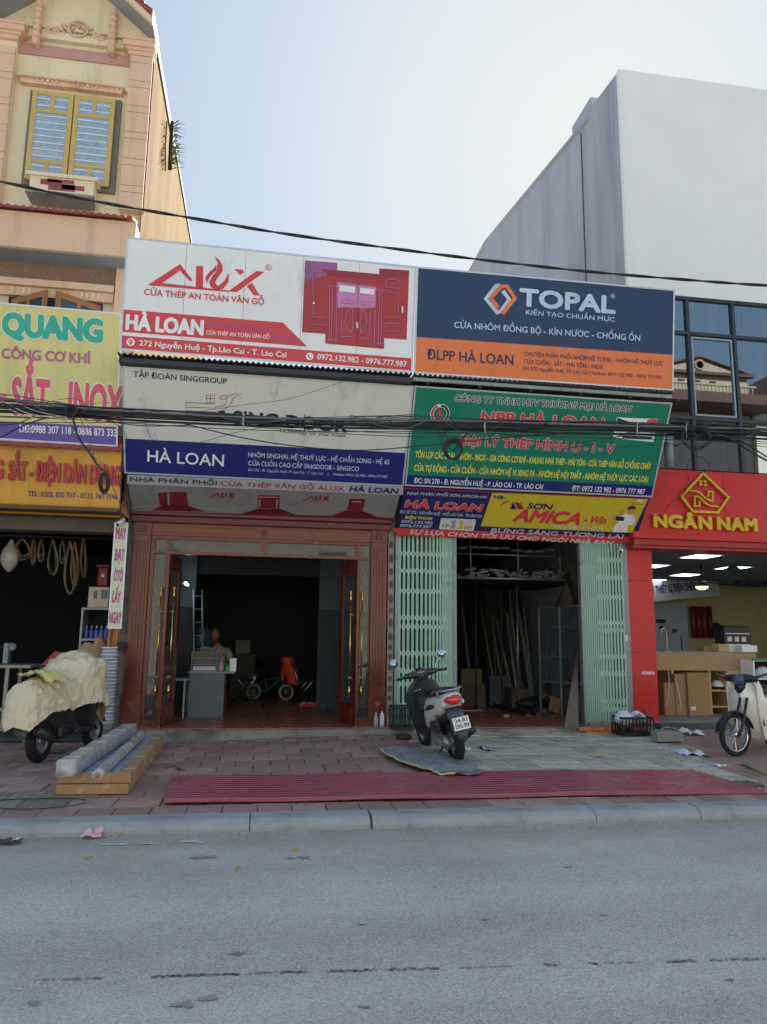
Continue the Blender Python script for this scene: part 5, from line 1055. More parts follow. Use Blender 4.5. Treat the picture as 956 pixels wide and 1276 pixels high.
# small bicycle
def wheel(t, c, r, tw, axis='Y', spokes=0, mt=None, mr=None, name='wheel', spoke_r=.004, hub=.03, rimr=.72, local=True, alloy=0):
    R = MB(); n = 28
    prof = [(r-tw, -tw*.5), (r-tw*.45, -tw*.55), (r-tw*.08, -tw*.32), (r, 0), (r-tw*.08, tw*.32), (r-tw*.45, tw*.55), (r-tw, tw*.5)]
    vs = []; m_ = len(prof)
    for pr_, h in prof:
        for k in range(n):
            a = 2*pi*k/n; vs.append(V(c[0]+pr_*cos(a), c[1]+h, c[2]+pr_*sin(a)))
    fs = [(i*n+k, i*n+(k+1) % n, ((i+1) % m_)*n+(k+1) % n, ((i+1) % m_)*n+k) for i in range(m_) for k in range(n)]
    R.add(vs, fs, True); ty = R.build('tyre', mt or M_rub, t, local=local)
    rim = MB(); ri = r-tw; prof = [(ri, -tw*.32), (ri-.014, -tw*.35), (ri-.02, 0), (ri-.014, tw*.35), (ri, tw*.32)]
    vs = [V(c[0]+pr_*cos(2*pi*k/n), c[1]+h, c[2]+pr_*sin(2*pi*k/n)) for pr_, h in prof for k in range(n)]; m_ = len(prof)
    rim.add(vs, [(i*n+k, i*n+(k+1) % n, ((i+1) % m_)*n+(k+1) % n, ((i+1) % m_)*n+k) for i in range(m_) for k in range(n)], True)
    for k in range(spokes): a = 2*pi*k/spokes; a2 = a+(.25 if k % 2 else -.25); rim.tube([V(c[0]+hub*cos(a2), c[1]+(.02 if k % 2 else -.02), c[2]+hub*sin(a2)), V(c[0]+(ri-.01)*cos(a), c[1], c[2]+(ri-.01)*sin(a))], spoke_r, 3)
    for k in range(alloy):
        a = 2*pi*k/alloy+.3
        for s_ in (-.17, .17): rim.prism([V(c[0]+hub*cos(a+s_*2-.15), c[1]-.012, c[2]+hub*sin(a+s_*2-.15)), V(c[0]+hub*cos(a+s_*2+.15), c[1]-.012, c[2]+hub*sin(a+s_*2+.15)), V(c[0]+(ri-.01)*cos(a+s_+.07), c[1]-.012, c[2]+(ri-.01)*sin(a+s_+.07)), V(c[0]+(ri-.01)*cos(a+s_-.07), c[1]-.012, c[2]+(ri-.01)*sin(a+s_-.07))], (0, .024, 0))
    rim.build('rim', mr or M_silver, ty, local=True)
    MB().lathe([(hub*.6, -.05), (hub, -.04), (hub, .04), (hub*.6, .05)], c, 'Y', 12).build('hub', mr or M_silver, ty, local=True); return ty
bp_ = fl(336, 872); M_cy = mat('cyan_paint', '#4a7886', .35); bk = thing('child_bicycle', 'small pale blue child bicycle with training wheels deep inside the shop', 'bicycle', V(bp_.x, bp_.y, FZ), (0, 0, radians(-15)))
wheel(bk, (.36, 0, .17), .17, .035, spokes=14, mt=mat('white_tyre', '#b5b39f', .7)); wheel(bk, (-.36, 0, .17), .17, .035, spokes=14, mt=MATS['white_tyre'])
for pts, r in (([(-.36, .03, .17), (-.05, 0, .2)], .012), ([(-.05, 0, .2), (-.15, 0, .5)], .016), ([(-.05, 0, .2), (.24, 0, .46)], .018), ([(-.12, 0, .42), (.24, 0, .48)], .014), ([(.22, 0, .55), (.27, 0, .4), (.36, .03, .17)], .014), ([(-.36, -.03, .17), (-.13, 0, .44)], .01)): MB().tube([V(*p) for p in pts], r, 7).build('frame_tube', M_cy, bk, local=True)
MB().tube([V(.2, -.2, .64), V(.24, -.08, .62), V(.24, .08, .62), V(.2, .2, .64)], .012, 6).build('handlebar', M_chrome, bk, local=True); MB().tube([V(.22, 0, .54), V(.23, 0, .62)], .013, 6).build('stem', M_chrome, bk, local=True)
MB().loft([[(x, w_*cos(a), .52+h*sin(a)) for a in [2*pi*q/10 for q in range(10)]] for x, w_, h in ((-.28, .04, .015), (-.22, .09, .03), (-.12, .07, .028), (0, .02, .015))]).build('saddle', M_black, bk, local=True)
for s in (-1, 1): MB().lathe([(0, -.012), (.06, -.012), (.06, .012), (0, .012)], (-.36, s*.18, .06), 'Y', 12).build('training_wheel', mat('green_plastic2', '#2f8f58', .4), bk, local=True)
MB().tube([V(.3, -.12, .72), V(.33, -.13, .62)], .05, 8).build('bell', M_silver, bk, local=True)
# tray, box on stool, rolls, slippers
tp = fl(388, 880); M_tr = mat('tray_red', '#9a3a33', .6)
tr = thing('tray', 'shallow red edged basket of mixed goods on the shop floor', 'basket', V(tp.x, tp.y, FZ)); B('base', tp.x-.22, tp.x+.22, tp.y-.13, tp.y+.13, FZ, FZ+.015, M_tr, tr)
for (a, b, q, r) in ((-.24, .24, -.15, -.13), (-.24, .24, .13, .15), (-.24, -.22, -.13, .13), (.22, .24, -.13, .13)): B('side', tp.x+a, tp.x+b, tp.y+q, tp.y+r, FZ, FZ+.06, M_tr, tr)
for i in range(9):
    cc = ('#c9b27a', '#a5a09a', '#c04a3a', '#d8d2c0')[i % 4]; x = tp.x-.17+i*.042; z_ = FZ+.05
    MB().lathe([(0, -.03), (.028, -.02), (.034, .01), (.015, .03), (0, .032)], (x, tp.y+random.uniform(-.07, .07), z_), 'Z', 7).build('packet', mat('goods'+cc, cc, .6), tr)
sp_ = fl(402, 868); t = thing('stool', 'dark stool with a yellow carton on it near the right inner wall', 'stool', V(sp_.x, sp_.y, FZ)); zq = P(402, 858, sp_.y).z
B('seat', sp_.x-.16, sp_.x+.16, sp_.y-.14, sp_.y+.14, zq-.03, zq, M_dark, t)
for a in (-.13, .13):
    for b in (-.11, .11): B('leg', sp_.x+a-.015, sp_.x+a+.015, sp_.y+b-.015, sp_.y+b+.015, FZ, zq-.031, M_dark, t)
zb_ = P(402, 843, sp_.y).z; cbx = thing('carton', 'yellow brown carton standing on the dark stool', 'box', V(sp_.x, sp_.y, zq)); B('body', sp_.x-.13, sp_.x+.12, sp_.y-.1, sp_.y+.1, zq, zb_, mat('yellow_card', '#b39a4e', .8), cbx); B('flap', sp_.x-.13, sp_.x+.12, sp_.y-.2, sp_.y-.1, zb_-.01, zb_, mat('yellow_card', '#b39a4e'), cbx)
for i, px in enumerate((411, 419)):
    q = fl(px, 882); r = .085; h_ = P(px, 855, q.y).z-FZ; t = thing('metal_roll', ('left', 'right')[i]+' of the two upright grey rolls beside the right door leaf', 'roll', V(q.x, q.y, FZ), group='upright grey rolls')
    MB().lathe([(r, 0), (r, h_), (r*.8, h_+.001), (r*.8, h_-.05)], (q.x, q.y, FZ), 'Z', 20).build('roll', mat('roll_grey', '#8b959f', .4, var=.05), t); MB().lathe([(r*.78, h_-.06), (r*.78, h_-.04), (0, h_-.04)], (q.x, q.y, FZ), 'Z', 14).build('core', M_dark, t)
for i, (px, py, l) in enumerate(((405, 887, 'left blue grey slipper on the shop floor'), (412, 891, 'right blue grey slipper on the shop floor'))):
    q = fl(px, py); t = thing('slipper', l, 'slipper', V(q.x, q.y, FZ), (0, 0, .4+i*.5), group='slippers'); MB().loft([[(x, w_*cos(a), .012+.011*sin(a)) for a in [2*pi*k/10 for k in range(10)]] for x, w_ in ((-.12, .01), (-.1, .035), (0, .03), (.08, .045), (.12, .02))]).build('sole', mat('slipper_blue', '#3a4a66', .7), t, local=True); MB().tube([V(.05, -.045, .02), V(.05, -.03, .05), V(.05, .03, .05), V(.05, .045, .02)], .012, 6).build('strap', MATS['slipper_blue'], t, local=True)
wsh = P(416, 719, 14.5); t = thing('wall_unit', 'dark wall shelf on brackets high on the right inner wall', 'shelf', V(XM-.2, 14.5, wsh.z)); B('shelf', XM-.42, XM-.04, 14.2, 15.2, wsh.z-.03, wsh.z, M_dark, t)
for y in (14.3, 15.1): MB().prism([V(XM-.4, y, wsh.z-.031), V(XM-.042, y, wsh.z-.031), V(XM-.042, y, wsh.z-.25)], (0, .02, 0)).build('bracket', M_dark, t)
B('parcel', XM-.4, XM-.08, 14.3, 14.9, wsh.z+.001, wsh.z+.12, M_concdark, label='dark parcel lying on the high wall shelf', cat='parcel')
B('wainscot', XM-.052, XM-.041, 12.4, 19.9, FZ, 2.1, mat('wainscot', '#5d6a70', .6, var=.1), shop)
for i, (px, py, r, h_, m, cp, l) in enumerate(((468.5, 904, .035, .2, mat('clear_plastic', '#a9b2b8', .2, var=.05), M_white, 'clear spray bottle on the step by the right pilaster'), (476, 904, .035, .26, M_white, M_rp, 'white bottle with a red cap on the step by the right pilaster'))):
    q = PZ(px, py, FZ); bottle('bottle', l, 'bottle', V(q.x, q.y, FZ-.01), r, h_, m, cp)

# ================= interior of the right unit
xr = lambda px, Y_, y=780: P(px, y, Y_).x
sh = thing('storage_rack', 'high dark storage rack filled with bundles of pipe ends above the shop floor', 'rack', (3.8, 14, 2.6)); zr = P(640, 724, 14).z
xa, xb = xr(560, 14), XR-.05
MB().tube([V(xa, 13.5, zr), V(xb, 13.5, zr)], .02, 6).build('rail', M_silver, sh); B('deck', xa, xb, 13.52, 16, zr-.03, zr-.01, M_dark, sh)
zr2 = P(640, 692, 13.5).z; MB().tube([V(xa, 13.5, zr2), V(xb, 13.5, zr2)], .015, 6).build('rail', M_silver, sh)
for px in (587, 647, 700): MB().tube([V(xr(px, 13.5), 13.5, zr), V(xr(px, 13.5), 13.5, 3.6)], .012, 5).build('hanger', M_silver, sh)
M_pv = mat('pipe_end', '#8b9298', .6, var=.2, scale=10)
pk = None
for i in range(70):
    px = random.choice((random.uniform(585, 648), random.uniform(660, 706), random.uniform(572, 706))); k = random.randrange(4)
    if pk is None: pk = MB().cyl(V(0, -.1, 0), V(.02, .1, 0), .022, 8).build('pipe_piece', M_pv, sh, local=True); o = pk
    else: o = inst(pk, sh)
    o.location = V(xr(px, 13.7), 13.7+random.uniform(-.1, .1), zr+.03+k*.045)-sh.location; o.rotation_euler = (random.uniform(-.4, .4), random.uniform(-.4, .4), random.uniform(-1.2, 1.2))
for i in range(9):
    px = 575+i*14; o = inst(pk, sh); o.location = V(xr(px, 13.6), 13.6, zr2+.1+random.uniform(-.02, .05))-sh.location; o.rotation_euler = (0, 0, random.uniform(.8, 1.8))
# glass display cabinet
gc0 = fl(672, 880); gy = 13.6; x0g, x1g = xr(671, gy+.3), xr(722, gy-.6)
gcab = thing('glass_cabinet', 'tall aluminium framed glass cabinet on the right inside the shop', 'cabinet', (x0g, gy, FZ)); A0 = V(x0g, gy+.25, 0); A1 = V(x1g, gy-.7, 0); zt_ = P(700, 757, gy).z; zb_ = P(700, 850, gy).z; nn = V(.3, .6, 0)
def gp(t_, z_): return V(A0.x+(A1.x-A0.x)*t_, A0.y+(A1.y-A0.y)*t_, z_)
for t_ in (0, .5, 1): MB().tube([gp(t_, FZ), gp(t_, zt_)], .022, 4).build('frame', M_silver, gcab)
for z_ in (zt_, zb_, P(700, 818, gy).z, P(700, 782, gy).z): MB().tube([gp(0, z_), gp(1, z_)], .02 if z_ in (zt_, zb_) else .008, 4).build('frame', M_silver, gcab)
for t0, t1 in ((.03, .47), (.53, .97)): MB().prism([gp(t0, zb_), gp(t1, zb_), gp(t1, zt_), gp(t0, zt_)], (0.003, .006, 0)).build('pane', M_dg, gcab)
for i in range(9): t_ = .08+i*.1; MB().tube([gp(t_, zb_)+V(.1, .15, 0), gp(t_+random.uniform(-.03, .06), zb_+random.uniform(.6, 1.1))+V(.15, .2, 0)], .012, 4).build('rod', random.choice((M_pv, M_brass, M_dark)), gcab)
for i in range(3): t_ = .68+i*.1; MB().tube([gp(t_, zb_-.1)+V(.05, .1, 0), gp(t_, zb_+.95)+V(.05, .1, 0)], .025, 5).build('red_profile', mat('red_profile', '#8f2a2a', .5), gcab)
# cloth bundle, tarp, cardboard, leaning board
cb = PZ(661, 872, FZ); M_bun = mat('tan_bundle', '#8a7a5e', .9, var=.35, scale=14, bump=.6, bscale=20)
rings = []
for k in range(15):
    t_ = k/14; zz = FZ+2.0*t_*.78; r = .13+.05*sin(t_*9)+.04*(t_ > .45)*(1-t_); rings.append([(cb.x-.02-.05*t_+r*cos(a)*(1+.15*sin(4*a+k*.6)), cb.y+r*sin(a), zz) for a in [2*pi*q/16 for q in range(16)]])
MB().loft(rings).build('cloth_bundle', M_bun, label='tall tan bundle of wrapped strips beside the glass cabinet', cat='bundle')
mb = MB(); tq = P(712, 730, 13.0)
mb.grid(14, 10, lambda u, v: V(xr(690+32*u, 13.4), 13.2+.12*sin(u*9+v*3), P(706, 757-80*v*u**.7, 13.4).z)); mb.grid(14, 10, lambda u, v: V(xr(690+32*u, 13.4), 13.23+.12*sin(u*9+v*3), P(706, 757-80*v*u**.7, 13.4).z)); mb.build('tarpaulin', mat('brown_tarp', '#4f4740', .9, var=.3), label='brown tarpaulin draped above the glass cabinet', cat='tarpaulin')
def carton(lab, c, d, rz, m, tape=None, tilt=0, name='cardboard_box', group=None):
    t = thing(name, lab, 'box', c, (tilt, 0, rz), group=group); x, y, z_ = d[0]/2, d[1]/2, d[2]
    MB().bevbox(-x, x, -y, y, 0, z_-.004, .004).build('body', m, t, local=True)
    for s in (-1, 1): MB().box(-x, x, -y if s < 0 else .002, -.002 if s < 0 else y, z_-.0035, z_).build('flap', m, t, local=True)
    if tape: MB().box(-.03, .03, -y-.001, y+.001, z_, z_+.001).box(-.03, .03, -y-.0015, -y, z_*.7, z_).build('tape', tape, t, local=True)
    return t
M_card = mat('cardboard', '#9b7c55', .85, var=.1, scale=3, dirt='#866a48'); M_tape = mat('tape_brown', '#b89c6a', .3)
q = fl(697, 888); carton('open cardboard box tilted on the floor below the glass cabinet', V(q.x, q.y, FZ+.02), (.34, .25, .28), .5, M_card, tilt=.25)
q0 = PZ(714, 908, FZ); lbz = P(722, 815, 12.5).z
lb_ = MB().prism([V(xr(703.5, q0.y, 900), q0.y, FZ), V(xr(721, q0.y, 900), q0.y-.02, FZ), V(xr(726, 12.3, 820), 12.5, lbz), V(xr(719, 12.5, 830), 12.6, lbz-.1)], (0, .025, 0)).build('leaning_board', mat('grey_board', '#6a6158', .8, var=.25, scale=5), label='grey weathered board leaning inside the right gate', cat='board')
for i in range(3): MB().tube([V(xr(719+i*2, 12.0, 905), 12.05, FZ), V(xr(723+i, 12.3, 840), 12.5, P(722, 850-i*12, 12.4).z)], .012, 6).build('rod', (M_white, M_silver, M_brass)[i], label=('white plastic rod leaning beside the grey board', 'silver rod leaning beside the grey board', 'brass coloured rod leaning beside the grey board')[i], cat='rod')
M_prof = mat('black_profile', '#25272c', .35, var=.15); M_prg = mat('grey_profile', '#5b6672', .4, var=.1)
for i, (a, b, m, l) in enumerate((((572, 868), (655, 893), M_prof, 'long black metal profile on the floor nearest the step'), ((580, 862), (668, 893), mat('maroon_profile', '#3c2a30', .4), 'long maroon metal profile lying on the shop floor'), ((600, 862), (676, 888), M_prg, 'long blue grey steel channel lying on the shop floor'))):
    p = PZ(*a, FZ); q = PZ(*b, FZ); d = (q-p); n = V(-d.y, d.x, 0).normalized()*.09
    prof = [p, p+n, p+n+V(0, 0, .03), p+n*.7+V(0, 0, .07), p+n*.3+V(0, 0, .07), p+V(0, 0, .03)]
    MB().prism(prof, d).build('metal_profile', m, label=l, cat='metal profile')
def lump(name, lab, cat, c, r, m, seed=0, sq=1., group=None, n=14):
    rings = []
    for k in range(9):
        t_ = k/8; rr = sin(pi*(.06+.9*t_))**.6; rings.append([(c[0]+r[0]*rr*cos(a)*(1+.16*noise.noise(V(cos(a)*2+seed, sin(a)*2, t_*3))), c[1]+r[1]*rr*sin(a)*(1+.16*noise.noise(V(cos(a)*2+seed, sin(a)*2, t_*3+5))), c[2]+2*r[2]*t_*(1+.15*noise.noise(V(cos(a)*1.5, sin(a)*1.5, seed)))) for a in [2*pi*q/n for q in range(n)]])
    return MB().loft(rings).build(name, m, label=lab, cat=cat, group=group)
q = fl(664, 884); lump('sack', 'dark green tarpaulin sack on the floor by the cardboard box', 'sack', (q.x, q.y, FZ), (.34, .2, .12), mat('dark_green_bag', '#1f2f2c', .5, var=.2), 3)
q = fl(683, 872, FZ); lump('plastic_bag', 'bright blue plastic bags stuffed under the glass cabinet', 'bag', (q.x, q.y+.3, FZ), (.16, .15, .12), mat('blue_bag', '#264a8a', .4, var=.3), 5)
q = fl(632, 875); lump('plastic_bag', 'grey translucent bag pile behind the steel channel', 'bag', (q.x, q.y+.2, FZ), (.3, .2, .09), mat('grey_bag', '#5b6065', .3, var=.35, scale=12), 8)
q = fl(598, 858); lump('sack', 'brown sack in the dark rear of the right unit', 'sack', (q.x, 15.5, FZ), (.25, .2, .35), mat('brown_sack', '#4d4038', .9, var=.3), 9)
q = fl(615, 858); lump('sack', 'dusky grey sack beside the brown one at the rear', 'sack', (q.x+.3, 15.2, FZ), (.22, .2, .28), mat('grey_sack', '#55524d', .9, var=.3), 11)
# machine part and ropes under the cabinet
rp = fl(690, 882); MB().tube(bez([V(rp.x-.3, rp.y-.1, FZ+.02), V(rp.x-.25, rp.y-.1, FZ+.25), V(rp.x-.12, rp.y-.12, FZ+.22), V(rp.x-.05, rp.y-.1, FZ+.02), V(rp.x+.25, rp.y-.12, FZ+.02)], 30), .012, 6).build('hose', mat('straw_hose', '#b3a479', .6), label='straw coloured hose loop by the cardboard box', cat='hose')
tp2 = [fl(645, 862), fl(692, 720)]
for i, px in enumerate((593, 625, 645)): MB().tube([V(xr(px, 14.6), 14.6, FZ), V(xr(px, 14.6), 14.6, zr-.05)], .02, 6).build('post', M_dark if i < 2 else M_silver, sh)
q = PZ(583, 886, FZ); mb = MB().tube(bez([V(q.x-.25, q.y+.05, FZ+.01), V(q.x-.1, q.y-.03, FZ+.015), V(q.x+.15, q.y-.02, FZ+.01), V(q.x+.3, q.y+.08, FZ+.012)], 20), .006, 5); mb.build('wire', M_white, label='thin pale wire on the red floor of the right unit', cat='wire')
q = PZ(631, 893, FZ); MB().cbox((q.x, q.y, FZ+.02), (.1, .05, .035)).build('wood_offcut', mat('offcut', '#b39a7a', .8), label='small pale wood offcut on the red floor edge', cat='wood piece')
for i in range(16):
    px = 574+i*4.6; p = fl(px, 868+random.uniform(-4, 8)); L = random.uniform(1.6, 2.7); m = random.choice((M_pv, M_dark, M_bun, M_prg, M_brass))
    MB().tube([V(p.x, 15.4+random.uniform(-.4, .6), FZ), V(p.x+random.uniform(-.15, .2), 16.3, FZ+L)], random.choice((.015, .02, .035)), 6).build('metal_bar', m, label='long metal bar leaning with others at the dark rear of the right unit', cat='metal bar', group='bars leaning at the rear')
for i, (px, w_, h_, dy, cc, l) in enumerate(((590, .5, .45, 15.0, '#5a5048', 'dusty brown carton on the floor at the rear left of the right unit'), (622, .4, .62, 15.2, '#4d5358', 'grey crate like box at the rear of the right unit'), (588, .42, .3, 15.0, '#6a5a44', 'small carton on top of the dusty brown one'), (648, .36, .4, 14.6, '#57493a', 'brown box behind the tan bundle'))):
    p = P(px, 840, dy); z0 = FZ+(.452 if i == 2 else 0); B('storage_carton', p.x-w_/2, p.x+w_/2, dy, dy+.4, z0, z0+h_, mat('store'+cc, cc, .8, var=.2), bev=.006, label=l, cat='box')
for i, (px, dy, l) in enumerate(((250, 15.6, 'left blue grey water jug at the rear left of the shop'), (256, 15.9, 'right blue grey water jug at the rear left of the shop'))):
    p = P(px, 800, dy); t = thing('water_jug', l, 'jug', (p.x, dy, 1.3), group='water jugs'); MB().lathe([(.12, 0), (.13, .03), (.13, .28), (.1, .34), (.03, .38), (.03, .42)], (p.x, dy, p.z-.1), 'Z', 16).build('jug', mat('jug_blue', '#4b6a7c', .25, var=.1), t)
p = P(253, 815, 15.6); B('jug_stand', p.x-.3, p.x+.3, 15.5, 16.1, FZ, P(253, 800, 15.6).z-.1, M_dark, label='dark stand carrying two water jugs at the rear left', cat='stand')
p = P(303, 842, 17.2); B('low_cabinet', p.x-.3, p.x+.25, 17.2, 17.6, FZ, P(303, 815, 17.2).z, mat('brown_cabinet', '#38332d', .6, var=.15), bev=.01, label='dark brown low cabinet behind the folding chair', cat='cabinet')
p = P(303, 800, 17.3); B('monitor_box', p.x-.16, p.x+.16, 17.25, 17.5, P(303, 815, 17.2).z, P(303, 815, 17.2).z+.3, mat('grey_box', '#6a7072', .6), bev=.01, label='grey box standing on the dark brown low cabinet', cat='box')
# brick edge by the right gate
bs = thing('brick_step', 'low orange brick ledge below the right folding gate', 'step', (5.3, 11.5, .15)); xa, xb = P(725, 905, YD-.5).x, XR+.1; nb = int((xb-xa)/.22); bm1 = None
for j in range(2):
    for i in range(nb):
        if bm1 is None: bm1 = MB().bevbox(0, .212, 0, .1, 0, .055, .004).build('brick', mat('orange_brick', '#b0714e', .85, var=.2, scale=9, dirt='#7f5a45', dscale=4, dlo=.5), bs, local=True); o = bm1
        else: o = inst(bm1, bs)
        o.location = V(xa+i*.22-(.11 if j else 0), YD-.645, .17+j*.06)-bs.location
# ================= scooters
M_sdark = mat('scooter_dark', '#2e3034', .32, var=.12, scale=8, dirt='#4a4b4c', dscale=5, dlo=.56); M_swh = mat('scooter_white', '#d3cfc4', .3, var=.05, coat=.4); M_seat = mat('seat_vinyl', '#1c1d20', .45, bump=.1, bscale=120)
M_tail = mat('tail_red', '#c8242a', .15, var=.1, scale=20, coat=.6); M_mir = mat('mirror_glass', '#cfd8e6', .03, metal=1, var=0); M_eng = mat('engine_alloy', '#9c9da0', .4, metal=.7, var=.2, scale=14, dirt='#5b5348', dscale=8, dlo=.54); M_plate = mat('plate_white', '#dcdfe6', .4, var=.03)
def scooter(lab, loc, heading, lean, cowl, trim_, plate=None, covered=False):
    t = thing('scooter', lab, 'scooter', loc, (radians(lean), 0, heading))
    L = dict(local=True)
    wheel(t, (0, 0, .245), .245, .1, alloy=5, hub=.05); wheel(t, (1.26, 0, .245), .245, .085, alloy=5, hub=.05)
    body_loft([(-.31, .80, .05, .03), (-.24, .765, .125, .08), (-.05, .70, .165, .13), (.2, .63, .18, .17), (.42, .56, .17, .22), (.58, .48, .14, .2), (.66, .42, .1, .14)], 26).build('rear_cowl', cowl, t, **L)
    for s in (-1, 1):
        MB().loft([[(x, s*(w_+.014+.004*k), z_+h*c_) for k, c_ in ((0, -1), (2, 0), (0, 1))] for x, z_, w_, h in ((-.02, .70, .155, .01), (.1, .68, .165, .03), (.28, .645, .168, .025), (.36, .63, .165, .005))], cap=False, closed=False).build('vent', M_sdark, t, **L)
    body_loft([(-.16, .845, .05, .015), (-.08, .85, .12, .035), (.1, .835, .135, .045), (.3, .815, .14, .05), (.5, .80, .11, .05), (.62, .77, .07, .04)], 22, e=3).build('seat', M_seat, t, **L)
    body_loft([(-.2, .62, .07, .09), (.0, .56, .1, .1), (.3, .45, .12, .12), (.55, .36, .14, .09), (.7, .31, .16, .05)], 14).build('under_tray', M_sdark, t, **L)
    MB().bevbox(.55, 1.0, -.17, .17, .25, .32, .02).build('floorboard', M_sdark, t, **L)
    rings = []
    for z_, xc, w_, d in ((.26, 1.02, .15, .07), (.36, 1.0, .19, .08), (.5, .98, .22, .075), (.65, .965, .245, .07), (.78, .94, .24, .065), (.88, .92, .19, .06), (.95, .90, .1, .05), (.99, .885, .07, .04)):
        rings.append([(xc+d*(cos(a) if cos(a) < 0 else cos(a)*.9)-.03*abs(sin(a))**2, w_*sin(a), z_) for a in [2*pi*q/24 for q in range(24)]])
    MB().loft(rings).build('leg_shield', M_sdark, t, **L)
    rings = [[(x+.02, w_*cos(a), z_+h*sin(a)) for a in [2*pi*q/14 for q in range(14)]] for x, z_, w_, h in ((1.0, .5, .11, .12), (1.1, .56, .13, .16), (1.16, .64, .1, .12), (1.2, .68, .04, .06))]
    MB().loft(rings).build('front_panel', cowl, t, **L)
    MB().tube([V(.9, .16, .8), V(.865, .11, .815), V(.85, .04, .82)], .006, 6).build('chrome_strip', M_chrome, t, **L)
    MB().bevbox(.84, .93, -.1, .1, .55, .72, .02).build('glove_box', mat('scooter_panel', '#35383c', .5), t, **L)
    for s in (-1, 1): MB().tube([V(.98, s*.05, .55), V(1.1, s*.06, .42), V(1.26, s*.06, .245)], .018, 8).build('fork', M_sdark, t, **L)
    fr = []
    for k in range(13): a = radians(20+k*11.5); fr.append([(1.26+.275*cos(a)*(1-.0), y, .245+.275*sin(a)-abs(y)*.35) for y in (-.06, -.03, 0, .03, .06)])
    MB().loft(fr, cap=False, closed=False).loft([[(p[0]*1.0, p[1], p[2]-.006) for p in r] for r in fr], cap=False, closed=False).build('front_mudguard', cowl, t, **L)
    rings = []
    for k in range(17):
        y = -.23+.46*k/16; e = 1-(abs(y)/.24)**3; rings.append([(.86-.05*(abs(y)/.23)**2+.055*(.35+.65*e)*cos(a), y, 1.02-.0*abs(y)+.05*(.4+.6*e)*sin(a)) for a in [2*pi*q/14 for q in range(14)]])
    MB().loft(rings).build('handlebar_cover', M_sdark, t, **L)
    rings = [[(.87+r*cos(a)*.7, r*sin(a), z_) for a in [2*pi*q/14 for q in range(14)]] for z_, r in ((.93, .06), (.98, .09), (1.03, .1))]
    MB().loft(rings).build('steering_neck', M_sdark, t, **L)
    M3 = Matrix.Translation((.845, 0, 1.065)) @ Matrix.Rotation(radians(-35), 4, 'Y') @ Matrix.Diagonal((.8, 1.35, 1, 1))
    MB().lathe([(.055, -.03), (.062, -.01), (.062, .004), (.05, .006)], n=22, M=M3).build('meter_ring', M_silver, t, **L); MB().lathe([(0, .004), (.05, .0075), (.0, .009)], n=20, M=M3).build('meter', mat('meter_face', '#3a4258', .12), t, **L)
    for s in (-1, 1):
        MB().tube([V(.815, s*.2, 1.02), V(.79, s*.35, 1.01)], .018, 8).lathe([(0, 0)], (0, 0, 0)).build('grip', M_black, t, **L)
        MB().tube([V(.84, s*.21, 1.03), V(.87, s*.29, 1.025), V(.86, s*.36, 1.02)], .006, 5).build('brake_lever', M_silver, t, **L)
        if covered: continue
        MB().tube(bez([V(.84, s*.2, 1.04), V(.84, s*.24, 1.12), V(.84, s*.31, 1.18)], 8), .006, 5).build('mirror_stem', M_chrome, t, **L)
        M2 = Matrix.Translation((.835, s*.335, 1.215)) @ Matrix.Rotation(radians(s*8), 4, 'Z') @ Matrix.Rotation(radians(-8 if s > 0 else -20), 4, 'Y')
        mr = MB().lathe([(0, .03), (.04, .025), (.058, .012), (.062, 0), (.058, -.002)], (0, 0, 0), 'X', 20, M=M2).build('mirror', M_silver, t, **L); MB().lathe([(.057, -.0035), (.0, -.004)], (0, 0, 0), 'X', 20, M=M2).build('mirror_glass', M_mir, mr, local=True)
        MB().tube(bez([V(.1, s*.13, .84), V(-.05, s*.15, .865), V(-.22, s*.14, .88), V(-.32, s*.08, .885), V(-.34, 0, .885)], 16), .013, 8).build('grab_rail', M_silver, t, **L)
        MB().tube([V(-.12, s*.13, .80), V(-.14, s*.14, .87)], .012, 6).build('rail_mount', M_silver, t, **L)
    if not covered: MB().loft([[(-.3+dx-.16*(abs(sin(a))*hw)**1.0*.0, hw*cos(a), zc+hh*sin(a)) for a in [2*pi*q/16 for q in range(16)]] for dx, zc, hw, hh in ((.06, .77, .115, .055), (.0, .765, .1, .06), (-.03, .76, .075, .05), (-.042, .755, .03, .025))]).build('tail_light', M_tail, t, **L)
    for s in (-1, 1): MB().loft([[(-.22+dx, s*(.10+.02*hw/.05)+hw*.5*cos(a), .725+hh*sin(a)-.01) for a in [2*pi*q/10 for q in range(10)]] for dx, hw, hh in ((.1, .05, .02), (.0, .06, .032), (-.06, .03, .018))]).build('indicator', mat('lamp_clear', '#c8c4c4', .1, coat=.5), t, **L)
    MB().loft([[(x, y, z_+zo) for y, zo in ((-.1, 0), (-.09, .015), (.09, .015), (.1, 0), (.09, -.02), (-.09, -.02))] for x, z_ in ((-.18, .66), (-.27, .58), (-.32, .48), (-.36, .38))]).build('rear_mudguard', mat('mudguard_grey', '#4c4f53', .55), t, **L)
    MB().loft([[(-.37+.0*y, y, z_) for y in (-w_, w_)]+[(-.355, y, z_) for y in (w_, -w_)] for z_, w_ in ((.42, .075), (.33, .06), (.3, .03))]).build('flap', mat('mudguard_grey', '#4c4f53', .55), t, **L)
